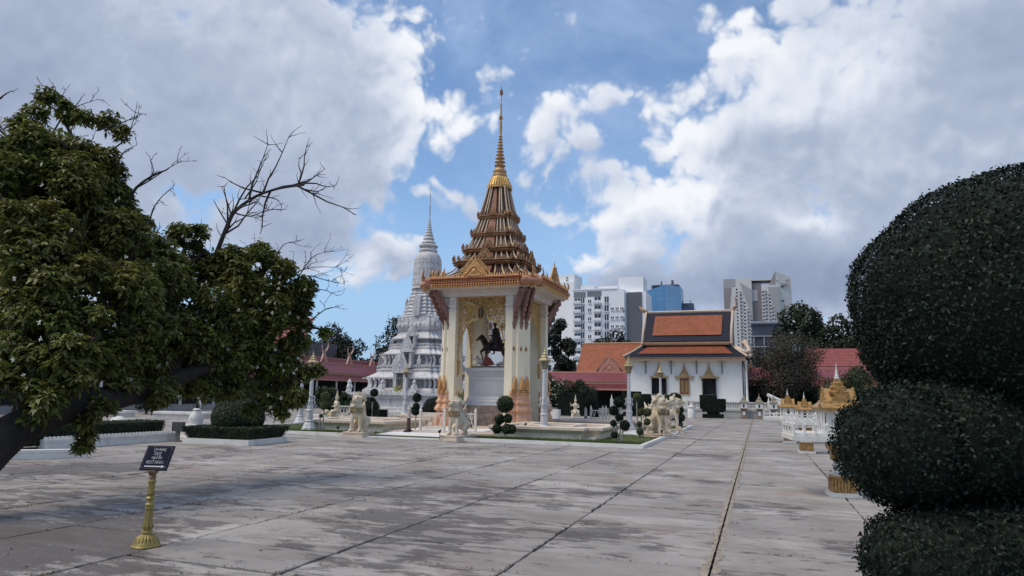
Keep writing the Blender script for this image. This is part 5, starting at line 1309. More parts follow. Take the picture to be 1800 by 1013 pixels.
BARE = [[(-9.94, 10.12, 3.37), (-9.68, 10.1, 4.02), (-9.4, 10.09, 4.72), (-9.24, 10.1, 4.99), (-8.87, 10.19, 5.26), (-8.46, 10.31, 5.41), (-7.99, 10.46, 5.48)],
[(-9.24, 10.11, 4.93), (-8.98, 10.21, 4.88), (-8.67, 10.3, 5.0), (-8.32, 10.42, 5.02)], [(-9.08, 10.12, 5.2), (-8.86, 10.15, 5.53), (-8.8, 10.13, 5.74)], [(-8.77, 10.22, 5.26), (-8.51, 10.32, 5.21), (-8.42, 10.37, 5.11)],
[(-9.4, 10.09, 4.72), (-9.54, 9.99, 4.98), (-9.64, 9.92, 5.19)], [(-10.16, 8.68, 5.09), (-9.95, 8.73, 5.21), (-9.68, 8.8, 5.4), (-9.39, 8.87, 5.58)], [(-9.95, 8.73, 5.21), (-9.87, 8.73, 5.39), (-9.93, 8.67, 5.64)],
[(-9.98, 8.86, 4.4), (-9.91, 8.83, 4.7), (-9.74, 8.85, 4.95), (-9.55, 8.89, 5.1)], [(-10.51, 8.44, 5.76), (-10.32, 8.48, 5.93), (-10.19, 8.48, 6.18), (-10.11, 8.46, 6.47)], [(-11.52, 8.04, 6.01), (-11.34, 8.05, 6.28), (-11.14, 8.09, 6.46), (-10.76, 8.21, 6.61)],
[(-11.34, 8.05, 6.28), (-11.34, 7.99, 6.65), (-11.65, 7.85, 6.84)], [(-8.85, 11.0, 3.63), (-8.52, 11.07, 3.91), (-8.2, 11.17, 4.03), (-7.78, 11.32, 4.04)], [(-8.74, 11.03, 3.69), (-8.31, 11.16, 3.86), (-8.0, 11.28, 3.79), (-7.63, 11.43, 3.71)],
[(-9.05, 10.88, 3.9), (-8.88, 10.89, 4.24), (-8.72, 10.91, 4.47), (-8.5, 10.98, 4.53)], [(-8.76, 10.3, 1.57), (-8.62, 10.4, 1.26), (-8.29, 10.56, 1.06)], [(-8.94, 7.08, 1.18), (-8.94, 7.13, 0.87), (-8.88, 7.17, 0.75)],
[(-8.57, 10.78, 2.32), (-8.17, 10.96, 2.12), (-7.75, 10.92, 2.01)], [(-11.42, 6.98, 6.12), (-11.24, 7.02, 6.26), (-11.14, 7.05, 6.31)], [(-10.48, 8.51, 5.38), (-10.37, 8.5, 5.68), (-10.13, 8.56, 5.83)], [(-8.7, 11.1, 3.5), (-8.3, 11.2, 4.2), (-8.05, 11.3, 4.35)], [(-8.5, 11.2, 3.4), (-8.1, 11.3, 3.6), (-7.8, 11.4, 3.5)], [(-8.3, 11.2, 2.9), (-7.95, 11.3, 3.2), (-7.75, 11.4, 3.25)], [(-10.78, 8.29, 6.07), (-10.35, 8.42, 6.22), (-10.11, 8.49, 6.33)]]
def twigs(mb, pts, r, rng, depth=2, spread=.34, n_per=1.0):
    pts = [Vector(p) for p in pts]
    nseg = len(pts)
    mb.tube(pts, [max(.0035, r * (1 - .75 * i / (nseg - 1))) for i in range(nseg)], 5, False)
    if depth <= 0: return
    L = sum((pts[i + 1] - pts[i]).length for i in range(nseg - 1))
    for k in range(int(max(2, L * 5.5 * n_per))):
        i = rng.randrange(max(1, nseg // 4), nseg); p = pts[i]; d = (pts[i] - pts[i - 1]).normalized()
        v = Vector((rng.gauss(0, 1), rng.gauss(0, .7), rng.gauss(.25, .8))).normalized()
        dd = (d * .75 + v * .9).normalized(); q = [p]; l = L * rng.uniform(.18, .42) * (.8 if depth == 1 else 1)
        for s in range(4):
            dd = (dd + Vector((rng.gauss(0, .22), rng.gauss(0, .22), rng.gauss(.08, .2)))).normalized(); q.append(q[-1] + dd * l / 4)
        twigs(mb, q, max(.004, r * .4), rng, depth - 1, spread, n_per * .8)
for i, L in enumerate(BARE):
    mb = MB(); rg_ = random.Random(50 + i); big = i == 0
    twigs(mb, smooth(rel(L, TO), 3), (.055 if big else .016), rg_, 2, n_per=(1.1 if big else 1.3))
    mb.build('bare_branch', M_TWIG, tree)
mb = MB(); rg_ = random.Random(77)
for (x, y, z, r) in TB:      # inner twigs through every leaf mass
    for k in range(5):
        c = Vector((x, y, z)) - Vector(TO); d = Vector((rg_.gauss(0, 1), rg_.gauss(0, 1), rg_.gauss(.2, 1))).normalized()
        twigs(mb, [c - d * r * .2, c + d * r * .5, c + d * r * 1.12], .012, rg_, 1, n_per=1.4)
mb.build('inner_twigs', M_TWIG, tree, kind='stuff')
# leaves: small rosettes of drooping leaves on the outside of every mass
def rosettes(n_by_blob, TBs, leafn, size, rng, shell=(.55, 1.08)):
    Ps, Ns, Sz = [], [], []
    for (x, y, z, r), n in zip(TBs, n_by_blob):
        d = sph(n, rng); rad = rng.uniform(shell[0], shell[1], (n, 1)) * r
        # ragged outline
        ph = rng.uniform(0, 6.28, 3); rag = 1 + .18 * np.sin(d[:, :1] * 5 + ph[0]) * np.cos(d[:, 1:2] * 4 + ph[1]) + .1 * np.sin(d[:, 2:] * 9 + ph[2])
        c = np.array([x, y, z]) + d * rad * rag * np.array([1, 1, .92])
        for k in range(leafn):
            a = 2 * PI * k / leafn + rng.uniform(0, .6, n); up = unit(d * .5 + np.array([0, 0, .8]) + rng.normal(0, .35, (n, 3)))
            t = unit(np.cross(up, rng.normal(0, 1, (n, 3)))); s = np.cross(up, t)
            dirv = t * np.cos(a)[:, None] + s * np.sin(a)[:, None]; dirv = unit(dirv + up * .25 - np.array([0, 0, .28]))
            Ps.append((c, dirv, up))
    V = []
    for c, dv, up in Ps:
        n = len(c); L = size * rng.uniform(.6, 1.25, (n, 1)); s = unit(np.cross(dv, up)); w = L * .2
        A = c + dv * L * .08; tip = c + dv * L - np.array([0, 0, 1]) * L * .18; m = c + dv * L * .55 + np.array([0, 0, 1]) * L * .06
        V.append(np.stack([A, m + s * w, tip, m - s * w], 1).reshape(-1, 3))
    return np.concatenate(V)
rng1 = np.random.default_rng(21)
SUBB = []
for i, (x, y, z, r) in enumerate(TB):
    k = 1 if r < .2 else (5 if r < .45 else 9)
    if k == 1: SUBB.append((x, y, z, r)); continue
    for q in range(k):
        d = sph(1, rng1)[0]; f = rng1.uniform(.45, .95) * r; SUBB.append((x + d[0] * f, y + d[1] * f * .8, z + d[2] * f * .9, r * rng1.uniform(.26, .46)))
cnt = [int(1150 * r ** 2 + 20) for *_, r in SUBB]
V = rosettes(cnt, SUBB, 6, .108, rng1, (.35, 1.2)) - TO
# keep the nearest leaves as pieces of their own
def split_leaves(V, m, name, parent, origin, k=280, campos=np.array([0, 0, 1.6]), stuffname='leaf_mass'):
    q = V.reshape(-1, 4, 3); dist = np.linalg.norm(q.mean(1) + origin - campos, axis=1); idx = np.argsort(dist)[:k]
    mask = np.ones(len(q), bool); mask[idx] = False
    for i in idx:
        c = q[i].mean(0); me = bpy.data.meshes.new(name); me.from_pydata([tuple(v) for v in (q[i] - c)], [], [(0, 1, 2, 3)]); me.materials.append(m)
        put(name, me, parent, tuple(c))
    put(stuffname, fast_mesh(stuffname, q[mask].reshape(-1, 3), 4, m), parent, kind='stuff')
split_leaves(V, M_LEAF, 'leaf', tree, TO, 240)
V = rosettes([int(c * .42) for c in cnt], SUBB, 6, .11, rng1, (.7, 1.2)) - TO
put('young_leaves', fast_mesh('young_leaves', V, 4, M_LEAFY), tree, kind='stuff')
fl2 = MB(); rf = random.Random(3)
for q in range(190):
    x, y, z, r = TB[rf.randrange(len(TB) - 16)]; d = Vector((rf.gauss(0, 1) + .5, rf.gauss(-.6, 1), rf.gauss(.3, .8))).normalized()
    c = Vector((x, y, z)) + d * r * rf.uniform(.95, 1.1) - Vector(TO)
    for k in range(5):
        a = k * 2 * PI / 5 + rf.random(); u = Vector((math.cos(a), rf.uniform(-.3, .3), math.sin(a))); s = Vector((-u.z, 0, u.x))
        fl2.add([c, c + u * .022 + s * .012, c + u * .04, c + u * .022 - s * .012], [(0, 1, 2, 3)])
fl2.build('white_flowers', M_PETAL, tree, kind='stuff')
# dark inner foliage giving the crown its depth
V = []
for (x, y, z, r) in TB[:44]:
    n = int(230 * r * r) + 12; d = sph(n, rng1); V.append(leaf_quads(np.array([x, y, z]) + d * rng1.uniform(0, .7, (n, 1)) * r, d, .19, .55, .9, rng1))
V = np.concatenate(V) - TO
put('inner_leaves', fast_mesh('inner_leaves', V, 4, M_LEAF), tree, kind='stuff')

# ---- clipped bushes at the right edge, close to the camera
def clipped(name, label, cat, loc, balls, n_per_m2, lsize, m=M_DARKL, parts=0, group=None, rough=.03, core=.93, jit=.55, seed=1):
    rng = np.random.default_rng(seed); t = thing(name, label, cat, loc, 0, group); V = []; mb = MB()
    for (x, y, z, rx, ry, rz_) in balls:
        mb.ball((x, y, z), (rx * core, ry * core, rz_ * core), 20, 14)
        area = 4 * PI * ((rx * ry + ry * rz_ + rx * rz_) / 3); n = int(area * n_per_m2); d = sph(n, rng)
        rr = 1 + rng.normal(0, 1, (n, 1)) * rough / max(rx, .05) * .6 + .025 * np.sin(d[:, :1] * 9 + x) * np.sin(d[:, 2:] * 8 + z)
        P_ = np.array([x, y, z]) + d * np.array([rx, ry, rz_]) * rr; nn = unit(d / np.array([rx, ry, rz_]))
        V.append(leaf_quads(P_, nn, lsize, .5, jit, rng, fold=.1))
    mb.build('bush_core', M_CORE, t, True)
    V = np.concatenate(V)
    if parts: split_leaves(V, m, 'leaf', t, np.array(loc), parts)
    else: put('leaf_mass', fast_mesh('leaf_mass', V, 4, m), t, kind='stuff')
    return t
BX, BY = 1.95, 5.6
BUSH = [(-0.45, -0.2, 0.28, 0.85, 0.75, 0.36), (-0.04, 0.04, 2.28, 1.226, 1.102, 0.951), (-1.05, -0.44, 1.31, 0.429, 0.414, 0.388), (-0.72, -0.27, 1.37, 0.56, 0.536, 0.432), (-0.18, -0.01, 1.3, 0.699, 0.677, 0.503), (-0.93, -0.59, 0.62, 0.442, 0.404, 0.355), (-0.62, -0.48, 0.64, 0.498, 0.442, 0.374), (-0.18, -0.0, 0.67, 0.705, 0.639, 0.47), (-0.82, -0.03, 2.03, 0.385, 0.348, 0.355), (-0.36, 0.17, 1.84, 0.696, 0.62, 0.509), (0.17, 0.5, 1.64, 1.015, 0.912, 1.037)]
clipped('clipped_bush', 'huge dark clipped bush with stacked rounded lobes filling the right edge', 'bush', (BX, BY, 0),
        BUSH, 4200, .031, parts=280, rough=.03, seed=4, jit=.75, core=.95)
mb = MB(); rg_ = random.Random(5)
for k in range(26):
    a = rg_.uniform(0, 6.28); r = rg_.uniform(0, .75); x, y = r * math.cos(a), r * math.sin(a)
    mb.tube([(x * .3, y * .3, -.05), (x * .8, y * .8, .6), (x * 1.2, y * 1.2, 1.2)], [.03, .02, .01], 5)
mb.build('stems', M_BARK, bpy.data.objects['clipped_bush'], True)
clipped('clipped_bush', 'low green bush at the bottom right corner in front of the big clipped bush', 'bush', (1.95, 4.45, 0), [(0, 0, .25, .5, .35, .42)], 1600, .05, m=M_HEDG, rough=.02, seed=5)

# ---- ball-pruned little trees on the terrace edge
def pom_tree(label, x, y, stems, balls, green=0, z0=.05, name='ball_pruned_tree'):
    """stems: list of polylines; balls: (dx, dz, r)"""
    t = thing(name, label, 'topiary', (x, y, z0), 0, 'ball-pruned trees round the terrace'); mb = MB()
    for s in stems: mb.tube(smooth(s, 3), .028, 6)
    mb.build('stem', M_STEMP, t, True); rng = np.random.default_rng(int(abs(x * 100)) + 3)
    for (dx, dy, dz, r) in balls:
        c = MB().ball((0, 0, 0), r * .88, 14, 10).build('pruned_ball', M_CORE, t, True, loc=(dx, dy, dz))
        n = int(4 * PI * r * r * 2600) + 60; d = sph(n, rng); V = leaf_quads(d * r * (1 + rng.normal(0, .07, (n, 1))), d, .05, .6, .7, rng)
        put('leaf_mass', fast_mesh('leaf_mass', V, 4, (M_DARKL, M_HEDG, M_PALEL)[green]), c, kind='stuff')
    return t
M_STEMP = mat('pale_stem', (.30, .28, .24), .8, .2, 8, .3, 30)
M_PALEL = mat('pale_topiary_leaf', (.10, .12, .05), .6, .3, 4, 0, island=.45, trans=.15)
pom_tree('ball-pruned tree with one big ball over four small ones, in front of the right pillar', -8.55, 23.3, [[(0, 0, 0), (.02, 0, .5), (.05, 0, 1.0)], [(0, 0, .25), (-.2, 0, .35), (-.25, 0, .5)], [(0, 0, .2), (.15, 0, .3), (.2, 0, .4)]],
         [(.0, 0, 1.22, .28), (-.22, .05, .68, .17), (.10, .02, .72, .15), (-.28, -.05, .36, .16), (.10, -.05, .36, .17), (.27, 0, .35, .15)], 1)
pom_tree('slender ball-pruned tree with pale stems at the front right corner of the lawn', -4.45, 23.4, [[(-.05, 0, 0), (-.1, 0, .6), (-.15, 0, 1.2)], [(.05, 0, 0), (.12, 0, .5), (.16, 0, .8)], [(0, 0, 0), (-.2, 0, .45), (-.22, 0, .8)], [(.02, 0, 0), (.02, 0, .7), (-.02, 0, 1.3)]],
         [(-.02, 0, 1.38, .17), (-.20, 0, 1.08, .15), (-.02, .05, .86, .13), (-.21, 0, .66, .10), (.18, 0, .60, .16), (-.18, 0, .28, .11)], 0)
pom_tree('ball-pruned tree with thin stems just left of the right-hand lions', -4.35, 27.0, [[(-.03, 0, 0), (-.1, 0, .8), (-.12, 0, 1.5)], [(.03, 0, 0), (.05, 0, .6), (.06, 0, .9)], [(.1, 0, 0), (.2, 0, .6), (.27, 0, 1.0)]],
         [(-.10, 0, 1.55, .15), (.05, 0, 1.0, .14), (.30, 0, .98, .15), (-.02, 0, .52, .10), (.28, 0, .62, .12), (0, 0, .24, .12)], 2)
pom_tree('dense ball-pruned tree behind the lions at the far right corner of the terrace', -4.05, 36.6, [[(0, 0, 0), (0, 0, .7), (.0, 0, 1.1)], [(0, 0, .2), (.2, 0, .5)], [(0, 0, .3), (-.25, 0, .8)]],
         [(-.02, 0, 1.45, .34), (-.42, 0, 1.42, .26), (-.28, 0, 1.0, .2), (.18, 0, .95, .22), (-.2, 0, .6, .2), (.26, 0, .55, .2), (.2, 0, .22, .14)], 1)
pom_tree('ball-pruned tree behind the lattice gate, in front of the temple balustrade', -8.6, 36.8, [[(0, 0, 0), (0, 0, .7), (0, 0, 1.1)]], [(0, 0, 1.28, .3), (-.2, 0, .82, .18), (.2, 0, .85, .2), (.28, 0, .52, .17)], 0)
pom_tree('small ball-pruned tree with three dark balls behind the left dark bollard', -13.25, 25.5, [[(0, 0, 0), (0, 0, .6), (0, 0, 1.3)]], [(.02, 0, 1.38, .17), (0, 0, 1.02, .13), (-.02, 0, .82, .15)], 0)
pom_tree('thin ball-pruned tree with one dark ball left of the small rear lamp', -18.6, 31.0, [[(0, 0, 0), (-.03, 0, .8), (.05, 0, 1.6)]], [(.06, 0, 1.55, .19), (-.04, 0, 1.2, .11), (-.3, 0, .62, .26)], 0)
pom_tree('young tree with tufts of pale green leaves at the left kerb of the terrace', -16.1, 23.2, [[(0, 0, 0), (0, 0, .6), (.02, 0, 1.3)], [(-.1, 0, 0), (-.16, 0, .5), (-.14, 0, .7)]], [(.02, 0, 1.38, .17), (.10, 0, 1.1, .12), (-.02, 0, 1.0, .14), (-.12, 0, .62, .07)], 2)

# ---- clipped hedges and planters
def hedge_box(mb_list, t, m, rng, lsize=.06, dens=700, name='clipped_block'):
    for (x0, x1, y0, y1, z0, z1, tap) in mb_list:
        cx, cy, hx, hy = (x0 + x1) / 2, (y0 + y1) / 2, (x1 - x0) / 2, (y1 - y0) / 2; k = .97
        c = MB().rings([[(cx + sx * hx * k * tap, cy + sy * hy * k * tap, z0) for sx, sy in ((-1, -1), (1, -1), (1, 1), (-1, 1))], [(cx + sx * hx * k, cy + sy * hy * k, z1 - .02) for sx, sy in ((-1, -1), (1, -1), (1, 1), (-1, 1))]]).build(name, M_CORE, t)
        H_ = z1 - z0; P_, Nn = [], []
        for nx, ny, nz, A in ((0, -1, 0, 2 * hx * H_), (0, 1, 0, 2 * hx * H_), (-1, 0, 0, 2 * hy * H_), (1, 0, 0, 2 * hy * H_), (0, 0, 1, 4 * hx * hy)):
            n = max(20, int(A * dens)); a = rng.uniform(-1, 1, n); b_ = rng.uniform(-1, 1, n)
            if nz: p = np.stack([cx + a * hx, cy + b_ * hy, np.full(n, z1)], 1)
            else:
                z = z0 + (b_ * .5 + .5) * H_; kk = tap + (1 - tap) * (b_ * .5 + .5)
                p = np.stack([cx + (nx if nx else a) * hx * kk, cy + (ny if ny else a) * hy * kk, z], 1)
            P_.append(p + rng.normal(0, .012, p.shape)); Nn.append(np.tile([nx, ny, nz], (n, 1)).astype(float))
        V = leaf_quads(np.concatenate(P_), np.concatenate(Nn), lsize, .6, .55, rng)
        put('leaf_mass', fast_mesh('leaf_mass', V, 4, m), c, kind='stuff')
rh = np.random.default_rng(8)
t = thing('clipped_square_bush', 'dark square-clipped bush in stepped blocks in front of the temple wall, right one', 'bush', (-3.6, 59.4, 0))
hedge_box([(-.95, .35, -.5, .5, .75, 1.85, 1), (-.15, 1.05, -.5, .5, .62, 1.55, .95), (-.85, .95, -.5, .5, .5, 1.2, .9), (-.45, .6, -.4, .4, .32, .6, .8), (-.75, .85, -.4, .4, 0, .3, 1)], t, M_DARKL, rh, .09, 500)
MB().tube([(0, 0, 0), (0, 0, .6)], .12, 6).build('stem', M_BARK, t)
t = thing('clipped_square_bush', 'dark square-clipped bush just right of the tall rear lamp, beside the temple steps', 'bush', (-9.9, 59.4, 0))
hedge_box([(-1.1, .4, -.5, .5, .6, 2.05, 1), (.1, 1.25, -.5, .5, .7, 1.85, 1), (-1.15, 1.3, -.5, .5, .65, 1.5, .97), (-.6, .8, -.4, .4, .3, .7, .8), (-1.05, .9, -.4, .4, 0, .3, 1)], t, M_DARKL, rh, .09, 500)
t = thing('clipped_square_bush', 'tall dark box hedge left of the white temple balustrade', 'hedge', (-14.3, 55.5, 0))
hedge_box([(-1.25, .85, -.5, .5, 0, 1.85, 1), (.9, 1.8, .2, 1, 0, 1.6, 1)], t, M_DARKL, rh, .09, 450)
def dome_bush(label, x, y, r, h, basew=None, name='dome_bush'):
    t = clipped(name, label, 'bush', (x, y, 0), [(0, 0, h * .42, r, r * .9, h * .58)], 420, .08, m=M_DARKL, rough=.03, seed=int(abs(x) * 10))
    if basew: hedge_box([(-basew, basew, -.5, .5, 0, h * .36, 1)], t, M_DARKL, rh, .08, 450)
    return t
dome_bush('dark dome-shaped bush on a box hedge, right of the tall front lamp', -14.4, 44.5, .62, 1.15, .95)
dome_bush('dark dome bush in front of the stupa base beside the small lamp post', -20.6, 42.2, .75, 1.35, 1.7)
dome_bush('dark dome bush left of the stupa, behind the small lattice fence', -24.8, 40.8, .75, 1.3, 1.2)
t = thing('box_hedge', 'low dark box hedge along the foot of the grey stupa', 'hedge', (-19.5, 43.6, 0))
hedge_box([(-3.5, 3.0, -.4, .4, 0, .62, 1)], t, M_DARKL, rh, .08, 320)
tag(MB().box(-.6, .6, -.3, .3, 0, .7).build('white_plinth', M_WHITE, None, loc=(-13.0, 44.2, 0)), 'plain white block beside the dome bush, behind the seated statue', 'plinth')
# planter with a round bush at the left
t = thing('bush_planter', 'white planter with a clipped hedge and a rounded bush, behind and right of the sign', 'planter', (-15.35, 17.6, 0), .08)
MB().box(-1.15, 1.15, -1.0, 1.0, -.01, .16).build('planter_wall', M_WHITE, t)
hedge_box([(-1.2, 1.2, -1.05, 1.05, .14, .5, .86)], t, M_HEDG, rh, .045, 1300)
c = MB().lathe([(.3, .45), (.72, .5), (.78, .7), (.70, 1.0), (.5, 1.25), (.2, 1.38)], 18).build('round_bush', M_CORE, t, True)
n = 6000; d = sph(n, rh); P_ = np.stack([d[:, 0] * .78, d[:, 1] * .78, .75 + d[:, 2] * .66], 1); P_ = P_[P_[:, 2] > .42]
put('leaf_mass', fast_mesh('leaf_mass', leaf_quads(P_ * (1 + rh.normal(0, .012, (len(P_), 1))), unit(P_ - np.array([0, 0, .75])), .05, .6, .6, rh), 4, M_HEDG), c, kind='stuff')
# long planter left
def scallop_wall(name, label, x0, y0, x1, y1, h, teeth=True):
    L = math.hypot(x1 - x0, y1 - y0); t = thing(name, label, 'planter wall', (x0, y0, 0), math.atan2(y1 - y0, x1 - x0))
    MB().box(0, L, -.14, .16, 0, .12).box(0, L, -.08, .1, .12, h - .06).box(0, L, -.11, .12, h - .06, h).build('wall_body', M_WHITE, t)
    if teeth:
        tm = MB().prism([(-.05, 0), (.05, 0), (.035, .05), (0, .07), (-.035, .05)], .06).mesh('scallop', M_WHITE)
        for k in range(int(L / .115)): put('scallop', tm, t, (.06 + k * .115, 0, h))
    return t
scallop_wall('scalloped_wall', 'low white wall with a scalloped top in front of the left hedge', -17.4, 12.9, -17.35, 17.2, .26)
scallop_wall('scalloped_wall', 'plain low white wall under the leaning tree trunk', -17.2, 9.6, -14.7, 12.0, .2, False)
t = thing('box_hedge', 'long dark clipped hedge behind the scalloped white wall at the left', 'hedge', (-18.0, 15.8, 0), PI / 2)
hedge_box([(-3.5, 1.1, -.5, .55, .1, .62, .95)], t, M_HEDG, rh, .05, 900)
for q, (px_, py_, w_) in enumerate(((-31, 31, 3.4), (-27.2, 31.5, 2.6), (-35.5, 30, 3), (-22.5, 33, 2.2))):
    o = MB().box(-w_ / 2, w_ / 2, -.4, .4, 0, .22).box(-w_ / 2 - .1, w_ / 2 + .1, -.5, .5, .22, .34).build('white_bench_block', M_WHITE, None, loc=(px_, py_, 0), rz=.05 * q)
    tag(o, ('long white stone block under the tree, centre of the row behind the planters', 'white stone block directly left of the round planter, under the tree', 'leftmost long white stone block behind the dark hedge', 'white stone block behind the round planter towards the terrace')[q], 'block')
tag(MB().ball((0, 0, .12), (.34, .34, .26), 12, 8).build('white_dome_stone', M_WHITE, None, True, (-26.8, 23.2, 0)), 'small white dome stone behind the left hedge', 'stone')

# ---- trees farther off
def crown_tree(label, x, y, h, w, m, n=5000, leaf=.3, trunk_h=.3, seed=1, cat='tree', name='tree', blobs=14, cy=1.0, flat=1.0, gaps=.75):
    rng = np.random.default_rng(seed); rr = random.Random(seed); t = thing(name, label, cat, (x, y, 0)); mb = MB(); V = []; B_ = []
    zc = h * (trunk_h + (1 - trunk_h) * .5); hz_ = h * (1 - trunk_h) * .5
    for k in range(blobs):
        d = sph(1, rng)[0]; f = rng.uniform(.35, .8)
        B_.append((d[0] * w * .5 * f, d[1] * w * .5 * f * cy, zc + d[2] * hz_ * f * flat, rng.uniform(.26, .42) * min(w * .5, hz_ * 1.1)))
    B_.append((0, 0, h - .28 * min(w * .5, hz_), .3 * min(w * .5, hz_)))
    mb.tube([(0, 0, 0), (rr.uniform(-.1, .1) * w, 0, h * trunk_h), (0, 0, h * .6), (0, 0, h * .8)], [.03 * h, .024 * h, .014 * h, .006 * h], 8)
    mb.build('trunk', M_BARK, t, True); mb = MB()
    for (bx, by, bz, br) in B_:
        mb.tube(smooth([(0, 0, h * trunk_h * .9), (bx * .4, by * .4, (h * trunk_h + bz) * .5), (bx, by, bz)], 2), [.013 * h, .010 * h, .008 * h, .006 * h, .003 * h], 5)
        nn = int(n * br * br / sum(b[3] ** 2 for b in B_)) + 10; d = sph(nn, rng)
        rag = 1 + .22 * np.sin(d[:, :1] * 6 + bx * 3) * np.cos(d[:, 1:2] * 5 + by) + rng.normal(0, .09, (nn, 1))
        V.append(leaf_quads(np.array([bx, by, bz]) + d * br * rag * rng.uniform(gaps, 1, (nn, 1)), d + np.array([0, 0, .3]), leaf, .6, .7, rng))
    mb.build('limbs', M_BARK, t, True)
    put('crown', fast_mesh('crown', np.concatenate(V), 4, m), t)
    return t
crown_tree('bare-looking reddish brown tree between the temple and the spirit houses', 2.6, 66.5, 7.9, 8.6, M_RED, 15000, .17, .16, 11, blobs=30, gaps=.45)
crown_tree('tall dark green tree behind the reddish tree, left top of the right wood', 5.3, 92, 13.6, 7.5, M_FAR, 7000, .42, .2, 12)
crown_tree('dark green tree in the right wood next to the clipped bush', 9.8, 94, 12.2, 8, M_FAR, 7000, .42, .15, 13)
crown_tree('lower dark tree between the two taller ones of the right wood', 8.0, 90, 10.2, 6.5, M_FAR, 5000, .42, .1, 14)
crown_tree('broad dark tree at the far right behind the big clipped bush', 14.5, 92, 12.8, 9, M_FAR, 6000, .42, .1, 15)
crown_tree('green leafy shrub tree beside the large spirit house, left of the big bush', 7.6, 62, 4.4, 7.5, mat('mid_green_leaf', (.035, .06, .022), .6, .3, .6, 0, island=.5, trans=.15), 9000, .17, .05, 16, blobs=20)
crown_tree('dark shrub mass under the reddish tree', .6, 69.5, 3.6, 5.5, M_FAR, 5000, .2, .05, 17, blobs=16)
crown_tree('dark shrub mass directly right of the reddish tree, behind the small spirit houses', 4.3, 70, 3.2, 6, M_FARD, 5000, .2, .05, 18, blobs=16)
crown_tree('dark tree clump just left of the stupa with a raised top', -46.5, 84, 12.2, 9.5, M_FARD, 8000, .38, .12, 21, blobs=20)
crown_tree('dark pointed tree in the middle of the clump left of the stupa', -57.5, 84, 11.4, 8, M_FARD, 8000, .38, .1, 22, blobs=20)
crown_tree('lower dark tree behind the horned gallery roof', -52, 82, 8.8, 9, M_FARD, 7000, .38, .1, 23, blobs=18)
crown_tree('leftmost dark tree of the clump beside the thin distant spire', -62.5, 86, 9.6, 9, M_FARD, 7000, .38, .1, 24, blobs=18)
crown_tree('dark tree filling the gap between the pavilion and the white tower', -21.2, 76, 10.4, 4.4, M_FARD, 7000, .34, .12, 25, blobs=18, flat=1.1)
crown_tree('dark tree crown above the middle of the orange roof', -17.4, 90, 10.4, 7.5, M_FARD, 6500, .38, .3, 26, blobs=18, flat=.6)
crown_tree('dark tree crown above the right part of the orange roof', -12.3, 92, 9.9, 7.5, M_FARD, 6500, .38, .3, 27, blobs=18, flat=.6)
crown_tree('frangipani bush with pale flowers right of the tall front lamp', -17.3, 57.5, 3.6, 4.8, M_HEDG, 7000, .17, .12, 28, cat='bush', blobs=18)
crown_tree('dark leafy bush between the frangipani and the box hedge', -14.6, 58.5, 3.0, 3.8, M_FAR, 5000, .17, .12, 29, cat='bush', blobs=16)
fl3 = MB()
for q in range(130):
    a = rf.uniform(0, 6.28); c = Vector((-17.3 + 2.3 * math.cos(a) * rf.random() ** .4, 55.4 + rf.uniform(-.3, .6), rf.uniform(.7, 3.1))); fl3.ball(c, rf.uniform(.03, .06), 5, 3)
tag(fl3.build('frangipani_flowers', M_PETAL), 'scattered white flowers on the frangipani bush by the gallery', 'flowers')['kind'] = 'stuff'
for q, (x, y, h_, w_) in enumerate(((-33.5, 40, 2.3, 2.6), (-30.5, 44, 2.0, 2.0), (-37, 34, 2.6, 3.4), (-38.5, 27, 4.0, 5.5), (-37.0, 21, 4.6, 6.5), (-27.9, 42.5, 1.6, 1.8))):
    crown_tree(('leafy shrub in front of the left gallery, nearest the lattice fence', 'small leafy shrub left of the stupa corner', 'shrub at the foot of the gallery behind the left lamp posts', 'dark bushy tree in front of the gallery behind the planter', 'dark bushy tree at the far left behind the trunk', 'low shrub beside the left dome bush')[q], x, y, h_, w_, M_FARD if q in (2, 3, 4) else M_HEDG, 3500, .16, .06, 40 + q, cat='shrub', blobs=14)

